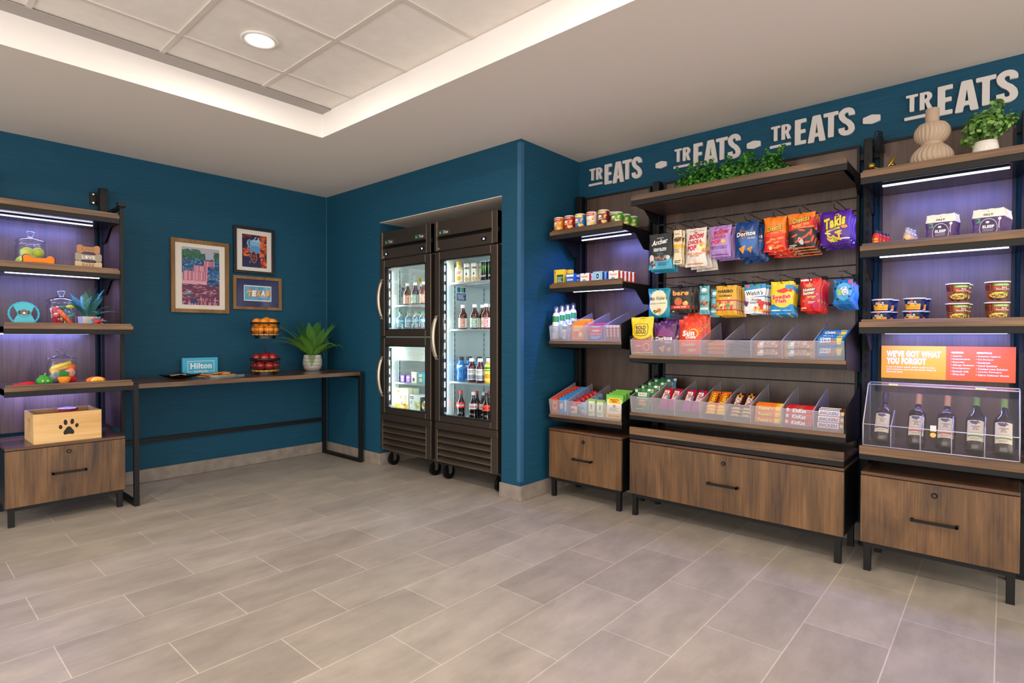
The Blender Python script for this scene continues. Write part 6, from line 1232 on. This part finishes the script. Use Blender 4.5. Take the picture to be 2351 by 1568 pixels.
for row in range(4):
    for k in range(22):
        a_ = 2*pi*(k+.5*(row % 2))/22; z = .022+row*.030; r_ = .93*[.084, .0905, .0905, .086][row]+.0018
        for d_ in (-1, 1):
            q0 = a_; q1 = a_+d_*pi/22*.85
            m.add([(r_*cos(q0), r_*sin(q0), z-.013), (r_*cos(q1), r_*sin(q1), z+.004), (r_*cos(q1*.9+q0*.1), r_*sin(q1*.9+q0*.1), z+.010), (r_*cos(q0), r_*sin(q0), z-.007)], [(0, 1, 2, 3)], PT)
m.build('pot', t); fern(t, 30, .45, 12, ['#4f8430', '#6a9e3c', '#3c6d2a', '#7fae48', '#578f40'], .12, lw=.27, lim=(.20, .155))

# ---------------------------------------------------------------- pet shelves
def jar(label, x, y, z, r=.073):
    t = thing('glass_jar', label, 'jar', 'lidded glass jars of pet toys'); putL(t, x, y, z)
    m = MB(); m.lathe([(.0001, .003), (r*.9, .0), (r, .008), (r, .125), (r*.93, .140), (r*.90, .150), (r*.98, .153)], JAR, n=36); m.build('jar_body', t)
    m = MB(); m.lathe([(r*1.02, .152), (r*1.04, .158), (r*.98, .163), (r*.55, .176), (r*.30, .184), (r*.20, .190), (r*.20, .198), (r*.34, .204), (r*.34, .214), (r*.22, .220), (.0001, .221)], JAR, n=36); m.build('jar_lid', t)
J1, J2, J3 = (-2.232, -.375, 1.535), (-2.105, -.50, 1.171), (-2.105, -.50, .811)
jar('glass jar of tennis balls on the top lit pet shelf', *J1); jar('glass jar of rope toys on the middle pet shelf', *J2); jar('glass jar of plush toys on the lower pet shelf', *J3)
m = MB(); m.ball((0, 0, 0), .0315, C('#b9c93a', .9), 20, 12); seam = [Vector((.0317*cos(t)*sqrt(1-.5*sin(2*t)**2) , .0317*sin(t)*sqrt(1-.5*sin(2*t)**2), .0317*.707*sin(2*t))).normalized()*.0318 for t in [k*2*pi/40 for k in range(41)]]; m.tube(seam, .0007, C('#eef0d8', .7), 4, cap=False); tb = m.build('tennis_ball')
for i, (x, y, z, wh) in enumerate([(.038, 0, .035, 'at the right of the bottom'), (-.038, 0, .035, 'at the left of the bottom'), (0, -.038, .04, 'at the front of the bottom'), (0, .036, .036, 'at the back of the bottom'), (-.02, -.030, .088, 'in the middle layer, front left'), (.032, -.018, .092, 'in the middle layer, right'), (-.012, .028, .090, 'in the middle layer, back')]):
    o = tb if i == 0 else dup(tb); putL(o, J1[0]+x, J1[1]+y, J1[2]+z, turn=i*1.1, tilt=i*.8); tag(o, 'yellow tennis ball in the top jar, %s' % wh, 'ball', 'tennis balls in the top jar')
# plush bone, wooden bone sign
def bone2(L, h, w, n=7, kn=.5):
    P = []; R_ = h/2*.56
    for cx, cy, a0, a1 in ((L/2-R_, h/2-R_, -10, 120), (-L/2+R_, h/2-R_, 60, 200), (-L/2+R_, -h/2+R_, 160, 300), (L/2-R_, -h/2+R_, 240, 370)):
        for k in range(n): a_ = radians(a0+(a1-a0)*k/(n-1)); P.append((cx+R_*cos(a_), cy+R_*sin(a_)))
        if cy > 0 and cx > 0: P += [(L*.22, w/2), (0, w/2*.9), (-L*.22, w/2)]
        if cy < 0 and cx < 0: P += [(-L*.22, -w/2), (0, -w/2*.9), (L*.22, -w/2)]
    return P
t = thing('bone_toy', 'orange plush bone with black edging leaning on the tennis ball jar', 'dog toy'); putL(t, -2.205, -.462, 1.5345+.034, tilt=-.12)
m = MB(); P = bone2(.152, .074, .042)
def puff(m, P, dep, mt_, k=.80):
    n = len(P); rings = [(1, 0), (.94, dep*.5), (.72, dep*.85), (.35, dep)]
    for sg in (1, -1):
        vs = [(x*(.86+.14*s_), -sg*d_, y*s_) for s_, d_ in rings for x, y in P]
        m.add(vs, [(r*n+i, r*n+(i+1) % n, (r+1)*n+(i+1) % n, (r+1)*n+i) for r in range(3) for i in range(n)]+[(3*n+i, 3*n+(i+1) % n, 3*n+(n-1-(i+1)) % n, 3*n+(n-1-i) % n) for i in range(0)], mt_, True)
        m.add([(x*.909, -sg*dep, y*.35) for x, y in P], [tuple(t_) for t_ in geometry.tessellate_polygon([[Vector((x, y, 0)) for x, y in P]])], mt_, True)
puff(m, P, .020, C('#f08418', .8)); m.build('stuffed_body', t)
m = MB(); m.tube([(x*1.01, 0, y*1.01) for x, y in P+P[:1]], .0028, C('#201a18', .7), 5, cap=False); m.build('edging', t)
t = thing('bone_sign', 'stack of three wooden bone plaques reading LIVE LOVE BARK', 'sign'); putL(t, -1.955, -.445, 1.5345)
for i, (tx_, zc, L_, col, tc, nm) in enumerate((('BARK', .034, .142, '#cdb08a', '#8a6a42', 'cream'), ('LOVE', .085, .140, '#9a8f80', '#ded8cc', 'grey'), ('LIVE', .136, .122, '#b07c50', '#8a5a34', 'tan'))):
    m = MB(); P = [(x, zc+y) for x, y in bone2(L_, .056, .034)]; m.prism(P, 1, -.006, .006, C(col, .6)); a = Art(m, lambda u, v, e: (u*.06, -.006-e, zc-.03+.06*v), None, None, .0005); a.text(tx_ if tx_ != 'LOVE' else 'L  VE', 0, .5, 1.15, .36, tc, 1, .02)
    if tx_ == 'LOVE':
        a.ell(-.19, .44, .10, .13, tc, 1)
        for dx in (-.13, -.045, .045, .13): a.ell(-.19+dx, .67-abs(dx)*.9, .034, .07, tc, 1)
    m.build('bone_plaque', t)
# frisbee with rope ring
t = thing('rope_frisbee', 'round turquoise fabric and rope frisbee standing at left of the rope toy jar', 'dog toy'); putL(t, -2.292, -.575, 1.171+.071, tilt=-.15)
m = MB(); m.M = Matrix.Identity(4); R_ = .067
pts = [Vector((R_*cos(a_), 0, R_*sin(a_))) for a_ in [2*pi*k/60 for k in range(61)]]; m.tube(pts, [.0055+.0012*sin(k*2.1) for k in range(61)], C('#3aa4b8', .8), 8, cap=False); m.build('rope_ring', t)
m = MB(); P = [(-.050, -.048), (-.028, 0), (-.048, .048), (-.03, .062), (0, .068), (.03, .062), (.048, .048), (.030, 0), (.050, -.048), (.03, -.062), (0, -.066), (-.03, -.062)]; m.prism(P, 1, -.005, .004, C('#4fb4c8', .8)); a = Art(m, lambda u, v, e: (u*.06, -.0052-e, -.06+.12*v), None, None, .0004); K = '#2c2a33'
a.ell(-.3, .56, .17, .10, K, 1); a.ell(.3, .56, .17, .10, K, 1); a.ell(0, .58, .26, .14, '#6a5a5a', 1.5); a.ell(0, .53, .1, .05, '#e6e0da', 2); a.ell(-.1, .62, .04, .03, K, 2.5); a.ell(.1, .62, .04, .03, K, 2.5); a.line([(-.55, .42), (.55, .42)], .02, K, 1); a.line([(-.3, .34), (.3, .34)], .015, K, 1); m.build('fabric_center', t)
# jar two: rope toys
def rope(name, label, x, y, z, P, r, cols, tw=9, grp='rope toys in the middle jar'):
    m = MB(); V = [Vector(p) for p in P]; n = 26; pts = []
    for i in range(n+1):
        q = i/n*(len(V)-1); k = min(int(q), len(V)-2); f_ = q-k; pts.append(V[k]*(1-f_)+V[k+1]*f_)
    for s_ in range(3):
        ph = s_*2*pi/3; st = []
        for i, p in enumerate(pts):
            d = (pts[min(i+1, n)]-pts[max(i-1, 0)]).normalized(); a_ = d.orthogonal().normalized(); b_ = d.cross(a_); w = ph+i*tw/n*2; st.append(p+(a_*cos(w)+b_*sin(w))*r*.55)
        m.tube(st, r*.62, C(cols[s_ % len(cols)], .9), 7)
    putL(tag(m.build(name), label, 'dog toy', grp), x, y, z)
rope('rope_toy', 'orange braided rope toy slanting across the middle jar', J2[0], J2[1], J2[2], [(.045, -.045, .008), (.015, -.05, .05), (-.01, -.045, .085), (-.02, -.04, .098)], .0105, ['#f0601c', '#e8501a', '#f2742a'], 11)
rope('rope_toy', 'red and white knotted rope toy at left inside the middle jar', J2[0], J2[1], J2[2], [(-.05, -.03, .012), (-.02, -.045, .03), (-.045, -.04, .05), (-.025, -.03, .075), (-.05, -.02, .1), (-.02, -.02, .11)], .014, ['#a8162c', '#efe6e0', '#c02a3a'], 12)
rope('rope_toy', 'teal grey rope ball at right inside the middle jar', J2[0], J2[1], J2[2], [(.02, -.03, .06), (.05, -.02, .07), (.045, .0, .095), (.02, -.01, .1), (.03, -.03, .08)], .013, ['#5f8c98', '#7aa4ae', '#4a7480'], 8)
rope('rope_toy', 'thin yellow and brown rope inside the middle jar', J2[0], J2[1], J2[2], [(.06, -.02, .012), (.02, -.02, .015), (-.01, -.03, .05), (0, -.03, .09)], .007, ['#e8b83a', '#7a3a2a', '#efe0b0'], 14)
rope('rope_toy', 'green rope toy at the top of the middle jar', J2[0], J2[1], J2[2], [(-.02, .01, .11), (.01, .0, .118), (.04, .01, .105)], .011, ['#2f6a4a', '#3f7f5a', '#2a5a40'], 8)
m = MB()
for k in range(60): a_ = k*2.4; b_ = acos_ = (k % 12)/12*pi; m.add([(.02*sin(b_)*cos(a_), .02*sin(b_)*sin(a_), .02*cos(b_)*.6), (.024*sin(b_)*cos(a_+.1), .024*sin(b_)*sin(a_+.1), .024*cos(b_)*.6+.004), (.02*sin(b_)*cos(a_+.2), .02*sin(b_)*sin(a_+.2), .02*cos(b_)*.6)], [(0, 1, 2)], C('#d6d83a', .8))
m.ball((0, 0, 0), .019, C('#c8cc34', .8), 14, 8, (1.2, 1, .6)); putL(tag(m.build('spiky_ball'), 'yellow spiky toy at the top right of the middle jar', 'dog toy'), J2[0]+.040, J2[1]-.02, J2[2]+.122)
t = thing('potted_fern', 'small dark fern in a white square pot on the middle pet shelf', 'plant'); putL(t, -1.962, -.44, 1.171, turn=.15)
m = MB(); w = .040; m.add([(-w*.9, -w*.9, 0), (w*.9, -w*.9, 0), (w*.9, w*.9, 0), (-w*.9, w*.9, 0), (-w, -w, .066), (w, -w, .066), (w, w, .066), (-w, w, .066), (-w*.9, -w*.9, .06), (w*.9, -w*.9, .06), (w*.9, w*.9, .06), (-w*.9, w*.9, .06)], [(0, 3, 2, 1), (0, 1, 5, 4), (1, 2, 6, 5), (2, 3, 7, 6), (3, 0, 4, 7), (8, 9, 10, 11), (4, 5, 9, 8), (5, 6, 10, 9), (6, 7, 11, 10), (7, 4, 8, 11)], C('#dcd6d2', .5)); m.build('pot', t); fern(t, 24, .20, 5, ['#2c6a58', '#3a7a60', '#245848', '#4a8a6c'], .06, droop=.6, lw=.30, up=1.1)
m = MB(); rd = random.Random(3)
m.ball((0, 0, 0), .021, C('#c81f22', .5), 18, 10, (1.25, 1, .85))
for k in range(46):
    a_ = rd.uniform(0, 6.28); z_ = rd.uniform(-.7, 1); q = Vector((1.25*cos(a_)*sqrt(1-z_*z_), sin(a_)*sqrt(1-z_*z_), .85*z_)); m.tube([q*.017, q*.026, q*.036+Vector((.004*sin(k), 0, .003*cos(k)))], [.004, .0035, .002], C(['#d8302a', '#3fb0b0', '#2f9aa0'][k % 3], .5), 5)
putL(tag(m.build('rubber_ball'), 'red rubber ball with turquoise nubs in front of the small fern', 'ball'), -1.935, -.575, 1.171+.034)
# jar three: plush toys
def plush(nm, lab, x, y, z, col, sc, r, extra=None, cat='plush toy', grp='plush toys in the lower jar', lean=0):
    m = MB(); m.ball((0, 0, 0), r, C(col, .95), 18, 12, sc, lambda a_, v: 1+.05*sin(3*a_+r*90)+.04*sin(4*v))
    if extra: extra(m)
    putL(tag(m.build(nm), lab, cat, grp), x, y, z, lean=lean)
jx, jy, jz = J3
plush('plush_toy', 'yellow plush banana across the top of the lower jar', jx-.01, jy-.02, jz+.112, '#f0cc3a', (2.2, 1, .85), .024, lambda m: (m.tube([(-.045, -.01, 0), (0, -.022, .008), (.05, -.012, .014)], .012, C('#f2d24a', .95), 8), m.tube([(.05, -.012, .012), (.058, -.01, .02)], .005, C('#8a6a2a', .9), 6)), lean=-.2)
plush('plush_toy', 'yellow plush toy at upper left inside the lower jar', jx-.038, jy-.01, jz+.090, '#e9bc34', (1, 1, 1.1), .027)
plush('plush_toy', 'grey blue plush toy at left of the lower jar bottom', jx-.03, jy-.03, jz+.045, '#7f9aa8', (1.25, 1, 1.1), .031, lambda m: [m.ball((.02*cos(k), -.028, .02*sin(k*2)), .005, C('#c86a7a', .9), 8, 5) for k in range(5)])
plush('plush_toy', 'orange plush toy at upper right inside the lower jar', jx+.042, jy-.005, jz+.105, '#ee6a24', (1, 1, 1), .026)
plush('plush_toy', 'pink smiling plush toy at right inside the lower jar', jx+.035, jy-.022, jz+.070, '#e8a08c', (1, 1, 1.1), .027, lambda m: (m.ball((-.008, -.026, .006), .0025, C('#2a1a1a'), 6, 4), m.ball((.008, -.026, .006), .0025, C('#2a1a1a'), 6, 4)))
plush('plush_toy', 'red plush toy at the right bottom of the lower jar', jx+.038, jy-.03, jz+.030, '#c8202a', (1.1, 1, .9), .026)
plush('plush_toy', 'pink plush toy in the back of the lower jar', jx, jy+.035, jz+.06, '#e8b0a8', (1.3, 1, 1.3), .033)
def face(m, y, z, s_, sm=True):
    for sx in (-1, 1): m.ball((sx*.010*s_, y, z), .0052*s_, C('#f2f2ee', .4), 8, 6); m.ball((sx*.009*s_, y-.004*s_, z-.001), .0026*s_, C('#16120f', .3), 8, 6)
    m.tube([(-.010*s_, y+.001, z-.011*s_), (0, y-.002, z-.015*s_), (.010*s_, y+.001, z-.011*s_)], .0010*s_, C('#1d3a1c', .6), 5)
t = thing('plush_pumpkin', 'green plush pumpkin with a smiling face on the lower pet shelf', 'plush toy'); putL(t, -2.205, -.592, .811+.033)
m = MB(); m.ball((0, 0, 0), .040, C('#3d9a34', .95), 40, 12, (1, .9, .80), lambda a_, v: 1-.10*abs(cos(4*a_))**6*sin(v)); face(m, -.036, .0, 1.1); m.build('body', t)
m = MB(); m.tube([(0, 0, .025), (.003, 0, .040), (.008, 0, .047)], [.007, .005, .004], C('#57b04a', .9), 7); m.ball((-.012, -.01, .030), .011, C('#57b04a', .9), 10, 6, (1.3, .8, .35)); m.build('stem', t)
t = thing('plush_carrot', 'orange plush carrot with green top in front of the lower jar', 'plush toy'); putL(t, -2.113, -.600, .811)
m = MB(); m.lathe([(.0001, .0), (.016, .003), (.022, .015), (.030, .035), (.033, .047), (.026, .054), (.0001, .056)], C('#f08c24', .95), n=24); m.tube([(-.016, -.027, .040), (-.011, -.029, .042), (-.006, -.028, .040)], .0012, C('#8a3a12'), 4); m.tube([(.006, -.028, .040), (.011, -.029, .042), (.016, -.027, .040)], .0012, C('#8a3a12'), 4); m.tube([(-.006, -.027, .030), (0, -.028, .027), (.006, -.027, .030)], .0012, C('#8a3a12'), 4); m.build('body', t)
m = MB()
for x, h_, w_ in ((-.013, .016, .012), (.012, .018, .012), (0, .022, .011)): m.ball((x, 0, .056+h_*.7), .014, C('#1f7a34', .95), 12, 8, (.9, .6, 1.2))
m.build('leafy_top', t)
t = thing('plush_pepper', 'red plush chili pepper lying at left of the green pumpkin', 'plush toy'); putL(t, -2.30, -.60, .811+.014)
m = MB(); n_ = 14; m.tube([(.048-.10*k/n_, -.005*sin(k*.4), .004*sin(k*.5)) for k in range(n_+1)], [.006+.011*sin(pi*min(1, (k+1.2)/n_*.95))**.6 for k in range(n_+1)], C('#d01a2a', .95), 10); m.ball((.018, -.014, -.004), .010, C('#b81422', .95), 10, 6, (1.6, 1, .7)); m.build('body', t)
m = MB(); m.tube([(-.05, 0, .004), (-.06, 0, .014), (-.063, 0, .020)], .0015, C('#2a2a1a', .8), 5); m.tube([(-.048, 0, 0), (-.056, -.004, .004)], [.006, .004], C('#3a5a2a', .9), 6); m.build('stem', t)
t = thing('plush_orange_slice', 'plush orange slice toy at the right end of the lower pet shelf', 'plush toy'); putL(t, -1.955, -.60, .811+.023, turn=.1)
m = MB(); m.ball((0, 0, 0), .030, C('#f07a1c', .95), 24, 12, (1.75, .8, .78)); m.build('body', t)
m = MB(); cxp = .002
def Sb(u, v, e): x = u*.034; z = (v-.5)*.040; q = max(0, 1-(x/.0525)**2-(z/.0234)**2); return (x+cxp, -.024*sqrt(q)-.0008-e, z)
a = Art(m, Sb, .1, .1, .0006); a.ell(0, .5, .95, .48, '#f2e6cc', 1, 24); a.ell(0, .5, .82, .40, '#f4b81c', 2, 24)
for k in range(8): t_ = k*pi/4+.2; a.line([(0, .5), (.78*cos(t_), .5+.38*sin(t_))], .03, '#d88a10', 3)
m.build('slice_face', t)
# wooden crate with paw print
t = thing('wooden_crate', 'pale wooden crate with black paw print on the pet cabinet', 'crate'); putL(t, -2.087, -.415, .4635)
bw_, bd_, bh = .167, .155, .180
m = MB(); m.box(-bw_, bw_, -bd_, -bd_+.010, 0, bh, PINE, .001); m.box(-bw_, bw_, bd_-.010, bd_, 0, bh, PINE, .001); m.box(-bw_+.01, bw_-.01, -bd_+.01, bd_-.01, 0, .01, PINE); m.box(bw_-.010, bw_, -bd_+.01, bd_-.01, 0, bh, PINE)
x0_ = -bw_; m.prism([[(-bd_+.01, 0), (bd_-.01, 0), (bd_-.01, bh), (-bd_+.01, bh)], [(.03*cos(t_)*1.3, bh-.048+.011*sin(t_)) for t_ in [2*pi*k/16 for k in range(16)]]], 0, x0_, x0_+.01, PINE)
for k in range(5):
    for sx in (-1, 1): m.box(*sorted((sx*(bw_-.010), sx*(bw_-.0095))), -bd_-.0003, -bd_, .01+k*.035, .027+k*.035, C('#b98a50', .6))
m.build('crate_body', t)
m = MB(); a = Art(m, lambda u, v, e: (u*.05, -bd_-.0006-e, .04+.1*v), None, None, .0004); KB = C('#191613', .7)
P = [(-.62, .12), (-.60, .26), (-.42, .40), (-.22, .56), (0, .62), (.22, .56), (.42, .40), (.60, .26), (.62, .12), (.50, .03), (.30, .04), (0, .07), (-.30, .04), (-.50, .03)]; a.poly([(x*.86, y*.85) for x, y in P], KB, 0)
for x, y, r_ in ((-.80, .52, .25), (.80, .54, -.25), (-.32, .78, .12), (.34, .80, -.12)): a.ell(x, y, .19 if abs(x) < .5 else .18, .17 if abs(x) < .5 else .13, KB, 0, 20, r_*.5)
m.build('paw_print', t)
m = MB(); m.lathe([(.0001, .004), (.048, .004), (.054, 0), (.056, .003), (.052, .010), (.0001, .012)], C('#c41c28', .35), n=36); m.lathe([(.046, .0118), (.044, .0125), (.0001, .0128)], C('#d8c8d4', .3), n=30); putL(tag(m.build('flying_disc'), 'red rimmed flying disc lying across the top of the wooden crate', 'dog toy'), -2.055, -.36, .4635+.172, tilt=.10)
